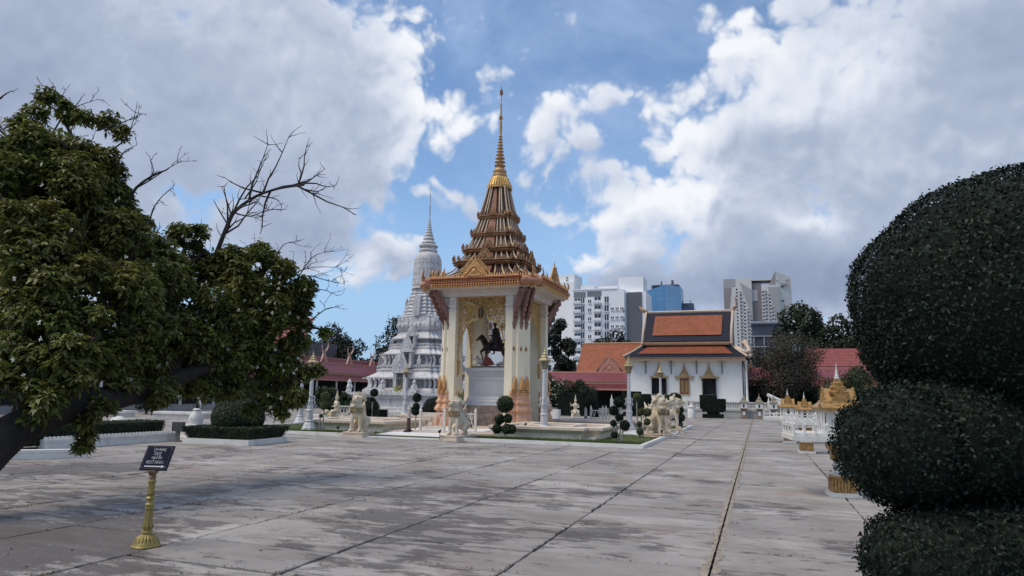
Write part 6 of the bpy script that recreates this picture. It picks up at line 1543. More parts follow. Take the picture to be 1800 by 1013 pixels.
# ================================================================== LAMP POSTS
def lamp_proto(h, label, loc, group='ornate white lamp posts'):
    t = thing('lamp_post', label, 'lamp post', loc, 0, group); k = h / 3.4
    m = mat('lamp_paint', (.55, .56, .57), .55, .06, 3, .15, 20, dirt=.25, dirt_col=(.38, .37, .34))
    oct_ = lambda r: [(r * math.cos(PI / 8 + i * PI / 4), r * math.sin(PI / 8 + i * PI / 4)) for i in range(8)]
    MB().rings([[(x * k, y * k, z * k) for x, y in oct_(r)] for r, z in [(.36, 0), (.36, .06), (.30, .09), (.30, .14), (.27, .18), (.22, .3), (.17, .38), (.19, .40), (.19, .44), (.15, .47)]]).build('lamp_base', m, t)
    MB().lathe([(r * k, z * k) for r, z in [(.14, .46), (.14, .82), (.16, .84), (.16, .88), (.12, .92), (.13, 1.0), (.10, 1.2), (.12, 1.24), (.12, 1.27), (.09, 1.3), (.075, 2.2), (.065, 2.48), (.09, 2.5), (.09, 2.54), (.06, 2.56)]], 12).build('shaft', m, t, 'auto')
    mc = MB()
    for i in range(4):
        mc.M = Matrix.Rotation(i * PI / 2, 4, 'Z'); mc.tube([(.1 * k, 0, 1.5 * k), (.17 * k, 0, 1.42 * k), (.13 * k, 0, 1.3 * k), (.2 * k, 0, 1.2 * k), (.15 * k, 0, 1.1 * k)], [.02 * k, .03 * k, .025 * k, .03 * k, .015 * k], 5)
    mc.M = None; mc.build('scroll', m, t, True)
    g = mat('lamp_gold', (.42, .34, .20), .5, .15, 8, .2, 30, metal=.2, dirt=.3, dirt_col=(.2, .14, .08))
    hx = lambda r: [(r * math.cos(i * PI / 3), r * math.sin(i * PI / 3)) for i in range(6)]
    MB().rings([[(x * k, y * k, z * k) for x, y in hx(r)] for r, z in [(.05, 2.56), (.09, 2.6), (.15, 2.86)]]).build('lantern_glass', mat('lantern_pane', (.25, .21, .15), .15, .2, 4, 0), t)
    c = MB()
    for i in range(6):
        c.M = Matrix.Rotation(i * PI / 3, 4, 'Z'); c.tube([(.06 * k, 0, 2.54 * k), (.11 * k, 0, 2.62 * k), (.165 * k, 0, 2.88 * k), (.2 * k, 0, 2.84 * k), (.17 * k, 0, 2.76 * k)], .014 * k, 4)
    c.M = None; c.build('lantern_cage', g, t)
    MB().rings([[(x * k, y * k, z * k) for x, y in hx(r)] for r, z in [(.15, 2.86), (.24, 2.88), (.245, 2.92), (.18, 2.98), (.13, 3.02), (.15, 3.04), (.11, 3.1), (.08, 3.12), (.10, 3.15), (.05, 3.2), (.03, 3.24), (.05, 3.27), (.02, 3.31), (.005, 3.42)]]).build('lantern_roof', g, t, 'auto')
    return t
L0 = lamp_proto(3.4, 'tallest white lamp post, standing on the lawn right of the pavilion', (-7.7, 25.3, .03))
for x, y, h, lb in ((-17.25, 23.9, 3.25, 'white lamp post with a wide base at the left kerb of the terrace'), (-21.2, 28.6, 3.2, 'lamp post behind and left of the left kerb lamp, half hidden by leaves'),
                    (-5.75, 32.6, 3.55, 'white lamp post left of the right-hand lions, in front of the temple corner'), (-22.3, 41.3, 3.5, 'small lamp post in front of the stupa niche'),
                    (-16.4, 37.2, 3.2, 'lamp post glimpsed through the front opening of the pavilion'), (-6.95, 53.0, 4.05, 'lamp post in front of the left temple window')):
    copy_thing(L0, (x, y, .02), RNG.uniform(0, 1), lb, h / 3.4)

# ================================================================== LIONS AND SEATED FIGURES
M_LION = mat('lion_cream', (.62, .55, .44), .5, .1, 6, .35, 30, dirt=.55, dirt_col=(.30, .21, .12), var2=(.55, .44, .28))
def lion_mesh(seed=0):
    P_ = []
    A = lambda *a: P_.append(a)
    # body sits up: chest forward (-y), haunches behind (+y)
    A('c', (0, .22, .34), (0, -.10, .62), .21, .19); A('b', (0, -.16, .60), (.19, .17, .22))
    A('c', (0, -.10, .72), (0, -.18, .88), .16, .15)                      # neck
    A('b', (0, -.22, .98), (.17, .18, .17)); A('c', (0, -.30, .97), (0, -.44, .99), .11, .08)   # head and upper jaw
    A('c', (0, -.28, .87), (0, -.40, .84), .08, .055)                    # lower jaw, open mouth
    A('b', (0, -.47, 1.02), (.05, .035, .03))
    for s in (-1, 1):
        A('b', (s * .085, -.37, 1.07), (.045, .045, .045)); A('c', (s * .13, -.18, 1.08), (s * .2, -.12, 1.18), .045, .02)   # brow and ear
        A('c', (s * .13, -.20, .58), (s * .15, -.26, .30), .085, .06); A('c', (s * .15, -.26, .30), (s * .15, -.25, .08), .058, .055); A('c', (s * .15, -.25, .05), (s * .15, -.36, .045), .06, .05)
        A('c', (s * .17, .22, .34), (s * .22, .05, .22), .15, .10); A('c', (s * .22, .05, .22), (s * .2, .18, .07), .08, .06); A('c', (s * .2, .14, .05), (s * .2, 0, .045), .055, .05)
        for k in range(4): A('c', (s * .34 * .5, -.32, .045), (s * (.12 + .02 * k), -.40, .04), .03, .02)
    for k in range(7):                                                    # crest and mane curls
        a = -1.2 + 2.4 * k / 6
        A('b', (.17 * math.sin(a), -.14 + .02, 1.0 + .17 * math.cos(a)), (.055, .05, .055))
        A('b', (.21 * math.sin(a), -.04, .93 + .2 * math.cos(a)), (.06, .05, .06))
    for r_ in range(3):
        for k in range(6):
            a = -1.1 + 2.2 * k / 5; A('b', (.19 * math.sin(a), -.24 - .10 * math.cos(a) + .03 * r_, .80 - .11 * r_), (.05, .045, .055))
    for k in range(5): A('b', (0, .06 + .05 * k, .98 - .1 * k), (.05, .07, .06))
    A('c', (0, .40, .2), (0, .50, .38), .05, .045); A('c', (0, .50, .38), (0, .40, .60), .045, .05); A('c', (0, .40, .60), (0, .30, .80), .05, .07); A('c', (0, .30, .80), (0, .38, .98), .06, .015)
    return blob_mesh('lion_body', P_, M_LION, .017, 2)
LM = lion_mesh()
def crest(t, m):
    c = MB()
    for k in range(5):
        c.M = Matrix.Translation(((k - 2) * .055, -.16, 1.12)) @ Matrix.Rotation((k - 2) * .28, 4, 'Y'); c.prism(flame_poly(.08, .10 + .03 * (2 - abs(k - 2)), .2, 6), .06)
    c.M = None; c.build('crest', m, t)
def collar_(t):
    c = MB()
    for k in range(9):
        a = -1.3 + 2.6 * k / 8; c.M = Matrix.Translation((.22 * math.sin(a), -.18 - .17 * math.cos(a), .70)) @ Matrix.Rotation(-a, 4, 'Z'); c.prism([(-.035, .05), (.035, .05), (.03, -.05), (0, -.13), (-.03, -.05)], .03)
    c.M = None; c.build('collar_pendants', mat('aged_gold_trim', (.34, .25, .13), .5, .3, 10, .3, 40, metal=.2), t)
def lion(label, x, y, rz, plinth=True, s=1.22, z=0, tree_=False):
    t = thing('guardian_lion', label, 'lion statue', (x, y, z), rz, 'cream guardian lions at the terrace stairs')
    zb = .18 if plinth else 0
    if plinth: MB().box(-.42, .42, -.62, .62, 0, .07).box(-.36, .36, -.56, .58, .07, .14).box(-.39, .39, -.59, .6, .14, .18).build('plinth', M_COPE, t)
    o = put('lion_body', LM, t, (0, 0, zb), scale=(s * .95, s, s))
    crest(o, M_LION); collar_(o)
    te = MB()
    for k in range(5): te.prism([(-.06 + k * .03 - .01, .90), (-.06 + k * .03 + .01, .90), (-.06 + k * .03, .93)], .02, off=-.40)
    te.ball((-.075, -.41, 1.08), .022, 6, 4).ball((.075, -.41, 1.08), .022, 6, 4)
    te.build('eyes_and_teeth', mat('statue_dark_detail', (.10, .07, .05), .4, .1, 3, 0), o)
    return t
lion('guardian lion seated at the left of the white path, facing the courtyard', -13.95, 22.35, .15, s=1.15)
l2 = lion('guardian lion right of the white path with a green-gold leafy crown on its head', -10.0, 22.5, -.25, s=1.08)
cr = MB()
for k in range(7):
    cr.M = Matrix.Translation((0, .05, 1.36 + .0)) @ Matrix.Rotation(k * .9, 4, 'Z') @ Matrix.Rotation(.2, 4, 'Y'); cr.prism(flame_poly(.16, .42 - .02 * k, .35, 7), .05)
cr.M = None; cr.build('leafy_crown', mat('green_gold', (.26, .24, .10), .5, .3, 10, .3, 40, metal=.2), l2)
lion('guardian lion of the right stair nearest the camera', -3.95, 28.3, PI / 2 - .35, s=1.25)
lion('guardian lion of the right stair, second one behind the nearest', -3.95, 29.6, PI / 2 + .1, s=1.18)
lion('guardian lion of the right stair farthest along the kerb', -3.9, 32.9, PI / 2 + .1, s=1.25)
def seated(label, x, y, rz, s=1.0, z=.12):
    """crowned figure riding a crouching beast"""
    t = thing('seated_figure', label, 'statue', (x, y, z), rz, 'crowned figures riding beasts at the terrace corners')
    P_ = [('c', (0, .3, .22), (0, -.28, .26), .2, .17), ('b', (0, -.42, .40), (.12, .14, .13)), ('c', (0, -.5, .4), (0, -.62, .34), .07, .05), ('c', (0, .42, .25), (0, .56, .5), .05, .03)]
    for sx in (-1, 1):
        P_ += [('c', (sx * .15, -.22, .2), (sx * .17, -.36, .05), .08, .055), ('c', (sx * .17, .26, .2), (sx * .2, .1, .05), .1, .06)]
    o = put('beast', blob_mesh('beast', P_, M_LION, .02, 2), t, scale=s)
    Q = [('c', (0, .02, .46), (0, 0, .56), .14, .10), ('c', (0, 0, .56), (0, -.01, .78), .095, .13), ('c', (.11, 0, .82), (-.11, 0, .82), .05, .05), ('c', (0, 0, .85), (0, 0, .92), .035, .035), ('b', (0, -.01, .98), (.065, .07, .08)), ('b', (0, -.08, .975), (.015, .018, .02)),
         ('c', (.13, 0, .82), (.20, -.05, .66), .042, .034), ('c', (.20, -.05, .66), (.10, -.2, .66), .033, .026), ('c', (-.13, 0, .82), (-.24, -.02, .72), .042, .034), ('c', (-.24, -.02, .72), (-.30, -.06, .9), .033, .024),
         ('c', (.08, 0, .46), (.2, -.2, .44), .075, .055), ('c', (.2, -.2, .44), (.18, -.24, .2), .055, .038), ('c', (-.08, 0, .46), (-.2, -.2, .44), .075, .055), ('c', (-.2, -.2, .44), (-.18, -.24, .2), .055, .038)]
    f = put('figure_body', blob_mesh('figure_body', Q, M_LION, .016, 2), t, scale=s)
    MB().lathe([(.07, 1.02), (.085, 1.04), (.06, 1.08), (.065, 1.1), (.045, 1.16), (.04, 1.22), (.02, 1.3), (.003, 1.4)], 10).build('pointed_crown', M_LION, f, 'auto')
    return t
seated('cream crowned figure on a beast with raised arm, left of the lattice fence', -19.0, 28.4, -.9, 1.1, .2)
seated('cream crowned figure on a beast near the dark box hedge, right of the pavilion', -11.9, 46.5, .2, 1.2, .05)

# ================================================================== LATTICE FENCES, BOLLARDS, SPIKES
M_FW = mat('fence_cream', (.66, .62, .57), .6, .08, 3, .1, 20, dirt=.25, dirt_col=(.4, .33, .25))
fpost = MB().box(-.042, .042, -.042, .042, 0, .78).plan(sq(.055, .055), [(.78, 1), (.81, 1.0), (.83, .7), (.90, .45), (.97, .05)]).mesh('fence_post', M_FW)
def fence(label, x, y, rz, L, n=3, z=.16, lat=True):
    t = thing('lattice_fence', label, 'fence', (x, y, z), rz, 'low cream lattice fences of the terrace')
    put('fence_post', fpost, t, (0, 0, 0)); put('fence_post', fpost, t, (L, 0, 0))
    MB().box(.05, L - .05, -.025, .025, .68, .73).build('rail', M_FW, t); MB().box(.05, L - .05, -.025, .025, .10, .15).build('rail', M_FW, t)
    st_ = MB().tube([(-.09, 0, .13), (.09, 0, .70)], .016, 5).mesh('lattice_bar', M_FW); st2 = MB().tube([(.09, 0, .13), (-.09, 0, .70)], .016, 5).mesh('lattice_bar', M_FW)
    k = int((L - .15) / .19)
    for i in range(k):
        xx = .16 + i * (L - .32) / max(1, k - 1)
        put('lattice_bar', st_, t, (xx, 0, 0)); put('lattice_bar', st2, t, (xx, .001, 0))
    return t
fence('lattice fence panel between the dark bollard and the left pillar of the pavilion', -12.78, 25.0, 0, 1.05, z=.13)
fence('lattice fence panel in the middle behind the right front lion', -11.62, 25.3, 0, 1.1, z=.13)
fence('lattice fence panel beside the left lion, in front of the dome bush', -22.9, 34.4, .05, 1.1, z=.1)
fence('lattice fence section left of the gate posts on the right side of the terrace', -7.95, 34.2, .0, .6, z=.2)
fence('small lattice gate with red flowers on the right side of the terrace', -7.25, 34.5, .05, .5, z=.2)
def bollard(label, x, y, h, z=.12):
    t = thing('lantern_bollard', label, 'bollard', (x, y, z), 0, 'brown and cream lantern bollards'); k = h / .95
    MB().lathe([(.19 * k, 0), (.19 * k, .04 * k), (.1 * k, .08 * k), (.075 * k, .14 * k)], 12).build('bollard_base', M_BRONZE, t, 'auto')
    MB().lathe([(.07 * k, .13 * k), (.07 * k, .5 * k), (.085 * k, .51 * k)], 12).build('bollard_shaft', mat('brown_bollard', (.085, .04, .03), .5, .2, 6), t, 'auto')
    MB().lathe([(.09 * k, .5 * k), (.09 * k, .56 * k), (.07 * k, .6 * k), (.08 * k, .72 * k), (.06 * k, .78 * k), (.08 * k, .82 * k), (.03 * k, .9 * k), (.004, .98 * k)], 12).build('bollard_cap', mat('bollard_cap', (.42, .38, .33), .5, .1, 5, .2), t, 'auto')
    return t
bollard('dark bollard with black round foot at the left end of the white path', -12.98, 24.4, 1.0, .11)
bollard('brown bollard against the pedestal footing, right of the front lion', -11.6, 27.4, .7, .16)
bollard('brown lantern bollard at the left end of the right lattice fence', -8.15, 33.9, .95)
bollard('brown lantern bollard right of the small lattice gate', -6.65, 34.6, .95)
def spike(label, x, y, z=.05, h=.25):
    t = thing('garden_spotlight', label, 'spotlight', (x, y, z), 0, 'small dark spotlights on spikes')
    MB().tube([(0, 0, 0), (0, 0, h)], .012, 5).build('spike_stem', M_BRONZE, t)
    MB().tube([(0, -.06, h), (0, .05, h + .05)], [.05, .035], 8).build('lamp_head', M_BRONZE, t)
spike('small spotlight on the left kerb end beside the left lion', -14.6, 22.0)
spike('small spotlight at the right kerb end beside the crowned lion', -10.45, 21.95)
spike('small spotlight on the pale coping below the right pillar', -8.2, 24.6, .39, .12)
spike('small spotlight on the kerb below the nearest right-hand lion', -3.55, 27.3)
spike('small spotlight on the kerb farther along the right stair', -3.55, 33.9)
for k, (x, y, lb) in enumerate(((-5.6, 37.5, 'open book stand statue'),)): pass

# ================================================================== SPIRIT HOUSES
M_SHW = mat('shrine_white', (.66, .65, .62), .5, .07, 4, .15, 25, dirt=.3, dirt_col=(.4, .37, .3))
M_SHG = mat('shrine_gold', (.42, .25, .09), .4, .3, 14, .4, 50, metal=.3, dirt=.6, dirt_col=(.25, .12, .04))
def spirit_house(label, x, y, rz, s, plat_w, plat_y, plat_off, ph=.95):
    t = thing('spirit_house', label, 'spirit house', (x, y, 0), rz, 'white and gold spirit houses on pedestals')
    oc = lambda r: redent12(r, .1, 2)
    MB().rings([[(x_, y_, z) for x_, y_ in sq(.24, .24)] for z in (0, .07)]).build('foot_slab', M_SHW, t)
    MB().rings([[(x_, y_, z * ph / .95) for x_, y_ in oc(r)] for r, z in [(.19, .07), (.185, .30), (.2, .31), (.2, .34)]]).build('pedestal_base', M_SHG, t)
    lv = MB()
    for q in range(4):
        for k in range(7):
            lv.M = face(q) @ Matrix.Translation((-.15 + .05 * k, -.185, .09)); lv.prism([(-.018, 0), (.018, 0), (.014, .16), (0, .21), (-.014, .16)], .025)
    lv.M = None; lv.build('pedestal_petals', M_SHG, t, kind='stuff')
    MB().rings([[(x_, y_, z) for x_, y_ in oc(r)] for r, z in [(.17, .33), (.13, .36), (.11, .44), (.11, ph - .42), (.13, ph - .36)]]).build('pedestal_shaft', M_SHW, t)
    MB().rings([[(x_, y_, z) for x_, y_ in oc(r)] for r, z in [(.13, ph - .38), (.17, ph - .35), (.16, ph - .3), (.19, ph - .27), (.18, ph - .2), (.22, ph - .17), (.24, ph - .04), (.28, ph - .02)]]).build('pedestal_capital', M_SHG, t)
    cx = plat_off
    MB().box(cx - plat_w / 2, cx + plat_w / 2, -plat_y / 2, plat_y / 2, ph - .02, ph + .06).box(cx - plat_w / 2 + .03, cx + plat_w / 2 - .03, -plat_y / 2 + .03, plat_y / 2 - .03, ph + .06, ph + .10).build('platform', M_SHW, t)
    rl = MB(); X0_, X1_, Y_ = cx - plat_w / 2 + .03, cx + plat_w / 2 - .03, plat_y / 2 - .03
    for yy in (-Y_, Y_): rl.box(X0_, X1_, yy - .012, yy + .012, ph + .20, ph + .225)
    for xx in (X0_, X1_): rl.box(xx - .012, xx + .012, -Y_, Y_, ph + .20, ph + .225)
    rl.build('rail', M_SHW, t)
    po = MB().box(-.014, .014, -.014, .014, 0, .15).plan(sq(.02, .02), [(.15, 1), (.17, 1), (.2, .2)]).mesh('rail_post', M_SHW)
    for k in range(9):
        for yy in (-Y_, Y_): put('rail_post', po, t, (X0_ + (X1_ - X0_) * k / 8, yy, ph + .08))
    for k in range(1, 4):
        for xx in (X0_, X1_): put('rail_post', po, t, (xx, -Y_ + 2 * Y_ * k / 4, ph + .08))
    hz0 = ph + .10; w, d, H_ = .34 * s, .32 * s, .42 * s
    b = MB().box(-w * .72, w * .72, -d * .72, d * .72, hz0, hz0 + H_); b.build('house_wall', M_SHW, t)
    MB().box(-w * 1.05, w * 1.05, -d * 1.05, d * 1.05, hz0, hz0 + .04).build('house_floor', M_SHW, t)
    for q in range(4):
        a, c = (w, d) if q % 2 == 0 else (d, w)
        dm = MB(); dm.M = face(q); dm.box(-a * .17, a * .17, -c * .74, -c * .7, hz0 + .05, hz0 + H_ * .66); o = dm.build('house_door', M_BLACK, t)
        dm = MB(); dm.M = face(q) @ Matrix.Translation((0, -c * .75, hz0 + H_ * .62)); dm.prism([(-.07 * s, 0), (.07 * s, 0), (.03 * s, .07 * s), (0, .15 * s), (-.03 * s, .07 * s)], .02); dm.build('door_crown', M_SHG, o)
    cm_ = MB().lathe([(.022 * s, 0), (.022 * s, .02), (.014 * s, .03), (.013 * s, H_ - .05), (.022 * s, H_ - .02), (.022 * s, H_)], 8).mesh('column', M_SHW)
    for ix in (-1, -.36, .36, 1):
        for iy in (-1, 1): put('column', cm_, t, (ix * w * .96, iy * d * .96, hz0))
    for iy in (-.36, .36):
        for ix in (-1, 1): put('column', cm_, t, (ix * w * .96, iy * d * .96, hz0))
    z = hz0 + H_
    MB().rings([[(x_, y_, zz) for x_, y_ in sq(w * k, d * k)] for k, zz in [(1.15, z), (1.2, z + .02 * s), (1.25, z + .05 * s), (1.22, z + .07 * s), (.92, z + .15 * s), (.92, z + .17 * s), (.8, z + .2 * s)]]).build('eave', M_SHG, t)
    g_ = MB().prism([(-.2 * s, 0), (.2 * s, 0), (.1 * s, .14 * s), (0, .30 * s), (-.1 * s, .14 * s)], .03)
    g_.prism([(-.13 * s, .02 * s), (.13 * s, .02 * s), (0, .2 * s)], .02, off=-.02)
    for k in range(6):
        for sx in (-1, 1): g_.ball((sx * (.19 - .03 * k) * s, -.015, (.02 + .045 * k) * s), .017 * s, 5, 3)
    GM = g_.mesh('gable', M_SHG); rdm = mat('shrine_red', (.30, .07, .05), .5, .2, 6)
    for q in range(4):
        a, c = (w, d) if q % 2 == 0 else (d, w)
        o = put('gable', GM, t, Matrix.Rotation(q * PI / 2, 3, 'Z') @ Vector((0, -c * .80, z + .15 * s)), rz=q * PI / 2)
        rm = MB(); rm.M = face(q); rm.rings([[(-.17 * s, -c * .78, z + .16 * s), (.17 * s, -c * .78, z + .16 * s), (0, -c * .78, z + .42 * s)], [(-.17 * s, 0, z + .16 * s), (.17 * s, 0, z + .16 * s), (0, 0, z + .42 * s)]]); rm.build('gable_roof', mat('shrine_ochre', (.42, .26, .10), .5, .15, 8), t)
    MB().rings([[(x_, y_, zz) for x_, y_ in oc(r)] for r, zz in [(.17 * s, z + .3 * s), (.18 * s, z + .36 * s), (.13 * s, z + .38 * s), (.14 * s, z + .45 * s), (.10 * s, z + .47 * s), (.105 * s, z + .53 * s), (.06 * s, z + .55 * s), (.06 * s, z + .6 * s)]]).build('roof_tower', M_SHG, t)
    pr = [(.05 * s, z + .6 * s)]; zz = z + .6 * s
    for k in range(5): pr += [(.045 * s * .8 ** k, zz), (.055 * s * .8 ** k, zz + .02 * s), (.035 * s * .8 ** k, zz + .035 * s)]; zz += .036 * s
    pr += [(.012 * s, zz), (.003, zz + .14 * s)]
    MB().lathe(pr, 8).build('roof_spire', M_SHW, t, 'auto')
    an = MB().prism(flame_poly(.05 * s, .11 * s, .3, 5), .02).mesh('corner_flame', M_SHG)
    for sx in (-1, 1):
        for sy in (-1, 1): put('corner_flame', an, t, (sx * w * 1.2, sy * d * 1.2, z + .05 * s), rz=math.atan2(sy, sx))
    return t
spirit_house('largest white and gold spirit house, on the pedestal partly covered by the big dark bush', 1.30, 13.2, .12, .90, 1.42, 1.2, -.15)
spirit_house('middle spirit house with small gold roof on a carved pedestal, left of the largest one', 1.33, 23.2, 0, .62, 1.2, .9, .05, .92)
spirit_house('small spirit house on a wide white ledge, farthest along the courtyard seam', 1.05, 28.4, 0, .80, 1.9, 1.2, .05, .86)
def mini(label, x, y):
    t = thing('small_shrine', label, 'shrine', (x, y, 0), 0, 'small shrines along the temple platform')
    MB().rings([[(a, b_, z) for a, b_ in sq(r, r)] for r, z in [(.28, 0), (.28, .12), (.2, .16), (.18, .62), (.27, .72), (.3, .78), (.3, .84)]]).build('shrine_post', mat('shrine_post_brown', (.20, .16, .13), .7, .2, 5), t)
    MB().box(-.1, .1, -.215, -.19, .28, .58).build('post_niche', M_WHITE, t)
    MB().box(-.26, .26, -.24, .24, .84, 1.28).build('shrine_house', M_WHITE, t); MB().box(-.06, .06, -.26, -.24, .92, 1.16).build('shrine_door', M_BLACK, t)
    MB().plan(sq(.34, .32), [(1.28, 1), (1.32, 1.05), (1.55, .5), (1.6, .55), (1.8, .12), (2.1, .02)]).build('shrine_roof', mat('shrine_roof_grey', (.24, .21, .16), .7, .2, 5), t)
mini('small shrine on a brown post below the left end of the stair wall', -1.15, 60.3)
mini('small shrine on a brown post, middle one of three at the temple platform end', .05, 60.0)
mini('small shrine on a brown post nearest the spirit houses', 1.15, 59.7)
def hedge_far():
    pass

# ================================================================== SIGN ON A GOLD BALUSTER POST
M_SIGN = mat('sign_navy', (.006, .008, .024), .6, .1, 5, 0, spec=.08)
M_LET = mat('sign_silver', (.52, .53, .56), .4, .05, 5, 0)
M_YEL = mat('yellow_gold_paint', (.34, .26, .08), .4, .15, 12, .25, 60, metal=.2, dirt=.45, dirt_col=(.12, .085, .03))
sg = thing('exit_sign', 'dark blue exit and rest room sign board on a fluted gold post', 'sign', (-5.98, 5.66, 0), .66)
MB().lathe([(.135, 0), (.138, .012), (.128, .025), (.125, .035), (.112, .05), (.10, .065)], 32).build('post_foot', M_YEL, sg, 'auto')
pt = MB()
for k in range(20):
    pt.M = Matrix.Rotation(k * 2 * PI / 20, 4, 'Z')
    pt.rings([[(.128, -.012, .03), (.128, .012, .03), (.124, 0, .042)], [(.10, -.011, .09), (.10, .011, .09), (.095, 0, .098)], [(.052, -.005, .125), (.052, .005, .125), (.05, 0, .128)]])
pt.M = None; pt.build('foot_petals', M_YEL, sg, kind='stuff')
MB().lathe([(.10, .06), (.085, .09), (.05, .12), (.045, .135), (.055, .14), (.055, .15), (.035, .16)], 24).build('foot_cone', M_YEL, sg, 'auto')
def fluted(r0, r1, z0, z1, n=10):
    return MB().rings([[(r * (1 if j % 2 else .84) * math.cos(PI * j / n), r * (1 if j % 2 else .84) * math.sin(PI * j / n), z) for j in range(2 * n)] for r, z in ((r0, z0), ((r0 + r1) / 2, (z0 + z1) / 2), (r1, z1))])
def leafring(z, r, h, up=1, n=8):
    m_ = MB()
    for k in range(n):
        m_.M = Matrix.Rotation(k * 2 * PI / n, 4, 'Z'); m_.rings([[(r, -.013, z), (r, .013, z), (r - .012, 0, z)], [(r + .012, -.012, z + up * h * .6), (r + .012, .012, z + up * h * .6), (r, 0, z + up * h * .6)], [(r + .006, -.001, z + up * h), (r + .006, .001, z + up * h), (r + .003, 0, z + up * h)]])
    m_.M = None; return m_
fluted(.044, .036, .15, .42).build('post_shaft', M_YEL, sg, 'auto')
for z, r, h, up in ((.165, .04, .06, 1), (.41, .032, .05, -1)): leafring(z, r, h, up).build('post_leaves', M_YEL, sg)
MB().lathe([(.034, .40), (.046, .41), (.046, .425), (.028, .44), (.026, .46), (.044, .475), (.046, .485), (.034, .5)], 20).build('post_knop', M_YEL, sg, 'auto')
fluted(.032, .032, .48, .68).build('post_shaft', M_YEL, sg, 'auto')
for z, r, h, up in ((.50, .028, .05, 1), (.68, .028, .05, -1)): leafring(z, r, h, up).build('post_leaves', M_YEL, sg)
MB().lathe([(.028, .67), (.04, .69), (.03, .71), (.045, .735), (.055, .75), (.055, .762)], 20).build('post_capital', mat('worn_gold', (.24, .17, .09), .5, .3, 12, .3, 60, metal=.2), sg, 'auto')
bd = bpy.data.objects.new('sign_board', MB().rings([[(x, -.0, z) for x, z in ((-.145, 0), (.145, 0), (.145, .245), (-.145, .245))], [(x, .016, z) for x, z in ((-.145, 0), (.145, 0), (.145, .245), (-.145, .245))]]).mesh('sign_board', M_SIGN))
C.objects.link(bd); bd.parent = sg; bd.location = (-.005, -.02, .765); bd.scale = (1.04, 1, 1.1)
# the board leans back and its top drifts right
bd.rotation_euler = (math.radians(-27), 0, -.42)
def text_part(name, txt, size, x, z, m=M_LET):
    vs, fs = text_mb(txt, size); mb = MB(); mb.add([(x + a, -.0025 - c * .3, z + b_) for a, b_, c in vs], fs); return mb.build(name, m, bd)
def stroke(mb, pts, r=.0022): mb.tube([(x, -.002, z) for x, z in pts], r, 5)
def serif_text(name, txt, size, xc, z):
    """capitals with serifs, drawn stroke by stroke on a 0..1 grid"""
    G = {'E': [[(0, 0), (0, 1)], [(0, 1), (.7, 1), (.7, .85)], [(0, .52), (.5, .52)], [(0, 0), (.72, 0), (.72, .16)]], 'X': [[(0, 0), (.8, 1)], [(0, 1), (.8, 0)], [(-.08, 0), (.14, 0)], [(.66, 0), (.9, 0)], [(-.08, 1), (.14, 1)], [(.66, 1), (.9, 1)]],
         'I': [[(.2, 0), (.2, 1)], [(.05, 0), (.35, 0)], [(.05, 1), (.35, 1)]], 'T': [[(.4, 0), (.4, 1)], [(0, .85), (0, 1), (.8, 1), (.8, .85)], [(.25, 0), (.55, 0)]],
         'R': [[(.05, 0), (.05, 1), (.5, 1), (.68, .9), (.68, .65), (.5, .52), (.05, .52)], [(.35, .52), (.75, 0), (.85, 0)], [(-.08, 0), (.2, 0)]], 'S': [[(.62, .82), (.62, .95), (.3, 1), (.06, .88), (.06, .68), (.3, .54), (.5, .45), (.66, .3), (.62, .08), (.35, 0), (.05, .06), (.05, .2)]],
         'O': [[(.42 + .42 * math.cos(a), .5 + .5 * math.sin(a)) for a in np.linspace(0, 6.283, 15)]], 'M': [[(.05, 0), (.05, 1), (.5, .2), (.95, 1), (.95, 0)], [(-.08, 0), (.18, 0)], [(.82, 0), (1.08, 0)], [(-.05, 1), (.05, 1)], [(.95, 1), (1.05, 1)]]}
    W = {'E': .95, 'X': 1.05, 'I': .6, 'T': 1.0, 'R': 1.0, 'S': .92, 'O': 1.08, 'M': 1.3, ' ': .5}
    tot = sum(W[c] for c in txt); x = -tot / 2; mb = MB()
    for c in txt:
        for s_ in G.get(c, []): stroke(mb, [(xc + (x + a) * size * .82, z + b_ * size) for a, b_ in s_], .0019)
        x += W[c]
    return mb.build(name, M_LET, bd)
serif_text('lettering', 'EXIT', .026, 0, .150)
serif_text('lettering', 'REST ROOM', .026, 0, .066)
# Khmer lines: letters from the built-in font, signs above and below added by hand
KH = 'khmer_lettering'
def khmer(line, z, size, placed):
    mb = MB()
    for ch, x, dz, sc_ in placed:
        vs, fs = text_mb(ch, size * sc_); mb.add([(x + a, -.0025 - c * .3, z + dz + b_) for a, b_, c in vs], fs)
    return mb
k1 = khmer('exit', .192, .034, [('\u1785', -.030, 0, 1), ('\u179a', -.008, 0, 1), ('\u1780', .0, 0, 1)]) if False else MB()
for ch, x in (('\u1785', -.036), ('\u179a', -.014), ('\u1780', .004), ('\u1785', .034), ('\u1789', .060)):
    vs, fs = text_mb(ch, .034); k1.add([(x + a, -.0025 - c * .3, .196 + b_) for a, b_, c in vs], fs)
stroke(k1, [(-.036, .188), (-.058, .188), (-.060, .196), (-.060, .220), (-.054, .223)], .0017)       # subscript ro, drawn before and under the first letter
stroke(k1, [(.017, .197), (.014, .204), (.016, .212), (.020, .205), (.018, .197), (.019, .190)], .0017)   # the vowel before the fourth letter
k1.build(KH, M_LET, bd)
k2 = MB()
for ch, x in (('\u1794', -.046), ('\u1793', -.024), ('\u1794', -.0), ('\u1791', .024), ('\u1780', .046)):
    vs, fs = text_mb(ch, .034); k2.add([(x + a, -.0025 - c * .3, .112 + b_) for a, b_, c in vs], fs)
vs, fs = text_mb('\u1791', .02); k2.add([(-.024 + a, -.0025 - c * .3, .098 + b_) for a, b_, c in vs], fs)
stroke(k2, [(.002, .136), (.002, .143)], .0017)
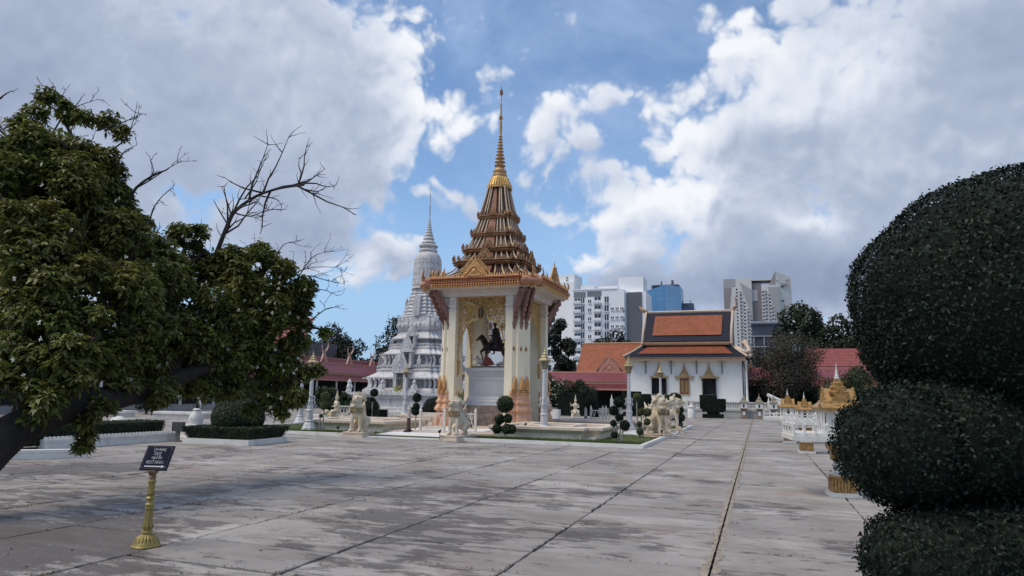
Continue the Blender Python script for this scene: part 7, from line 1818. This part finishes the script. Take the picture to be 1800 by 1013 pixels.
stroke(k2, [(.016, .136), (.018, .142), (.026, .143), (.032, .139), (.030, .135), (.018, .136)], .0015); stroke(k2, [(.028, .143), (.028, .148)], .0014)
k2.build(KH, M_LET, bd)
MB().box(-.10, .085, -.004, 0, .030, .041).prism([(.08, .022), (.118, .0355), (.08, .049)], .004, off=-.002).build('arrow', M_LET, bd)
bo = MB()
stroke(bo, [(-.128, .04), (-.128, .205), (-.116, .218), (-.108, .232), (.108, .232), (.116, .218), (.128, .205), (.128, .04), (.116, .026), (.108, .012), (-.108, .012), (-.116, .026), (-.128, .04)], .0011)
for sx in (-1, 1):
    for zz, sz in ((.225, 1), (.02, -1)): stroke(bo, [(sx * .132, zz - sz * .02), (sx * .136, zz), (sx * .12, zz + sz * .008), (sx * .126, zz - sz * .006)], .0016)
bo.build('border_line', mat('sign_grey_line', (.20, .19, .2), .4, .1, 5, 0), bd)

# ================================================================== SMALL THINGS AT THE LEFT
t = thing('utility_box', 'small grey metal box on a short post beside the scalloped wall', 'box', (-17.0, 16.9, 0), .25)
MB().box(-.05, .05, -.04, .04, 0, .34).box(-.1, .1, -.08, .08, 0, .03).build('box_post', mat('box_grey', (.18, .175, .17), .6, .2, 8, .2), t)
MB().box(-.16, .06, -.1, .1, .32, .60).build('box_case', mat('box_dark', (.075, .075, .075), .5, .2, 8, .2), t); MB().box(.07, .18, -.1, .06, .31, .60).build('box_door', MATS['box_dark'], t)
t = thing('pedestal_urn', 'white stepped pedestal with a vase shape and small dark figure, beside the grey box', 'pedestal', (-17.3, 17.9, 0))
MB().plan(sq(.36, .36), [(0, 1), (.1, 1), (.12, .86), (.34, .8), (.36, .9), (.42, .92), (.46, .7), (.5, .68)]).build('pedestal_block', M_WHITE, t)
MB().lathe([(.2, .5), (.21, .56), (.23, .66), (.19, .8), (.11, .92), (.13, .96), (.08, 1.0)], 16).build('vase', M_WHITE, t, 'auto')
put('small_figure', blob_mesh('small_figure', [('c', (0, 0, 1.0), (0, 0, 1.14), .05, .045), ('b', (.01, 0, 1.22), (.035, .035, .045)), ('c', (.04, 0, 1.12), (.1, -.02, 1.06), .02, .015), ('c', (-.03, 0, 1.02), (-.08, 0, .95), .025, .02)], M_BRONZE, .015, 2), t)
MB().box(-.07, .08, .05, .09, 1.02, 1.42).prism([(-.07, 1.42), (-.03, 1.47), (0, 1.42), (.04, 1.47), (.08, 1.42)], .04, off=.07).build('back_panel', M_WHITE, t)
# fallen leaves and grit on the slabs
n = 900; gx = RNG.uniform(-15, 1.2, n); gy = RNG.uniform(4.5, 22, n)
keep = (np.abs(gx + 8) + RNG.exponential(2.5, n)) < 6; gx, gy = gx[keep][:260], gy[keep][:260]
V = leaf_quads(np.stack([gx, gy, np.full(len(gx), .012)], 1), np.tile([0, 0, 1.], (len(gx), 1)), .05, .45, .25)
o = put('fallen_leaves', fast_mesh('fallen_leaves', V, 4, mat('dry_leaf', (.09, .065, .035), .8, .4, 20, 0, island=.5)), kind='stuff'); tag(o, 'dry fallen leaves scattered over the paving slabs', 'leaves')
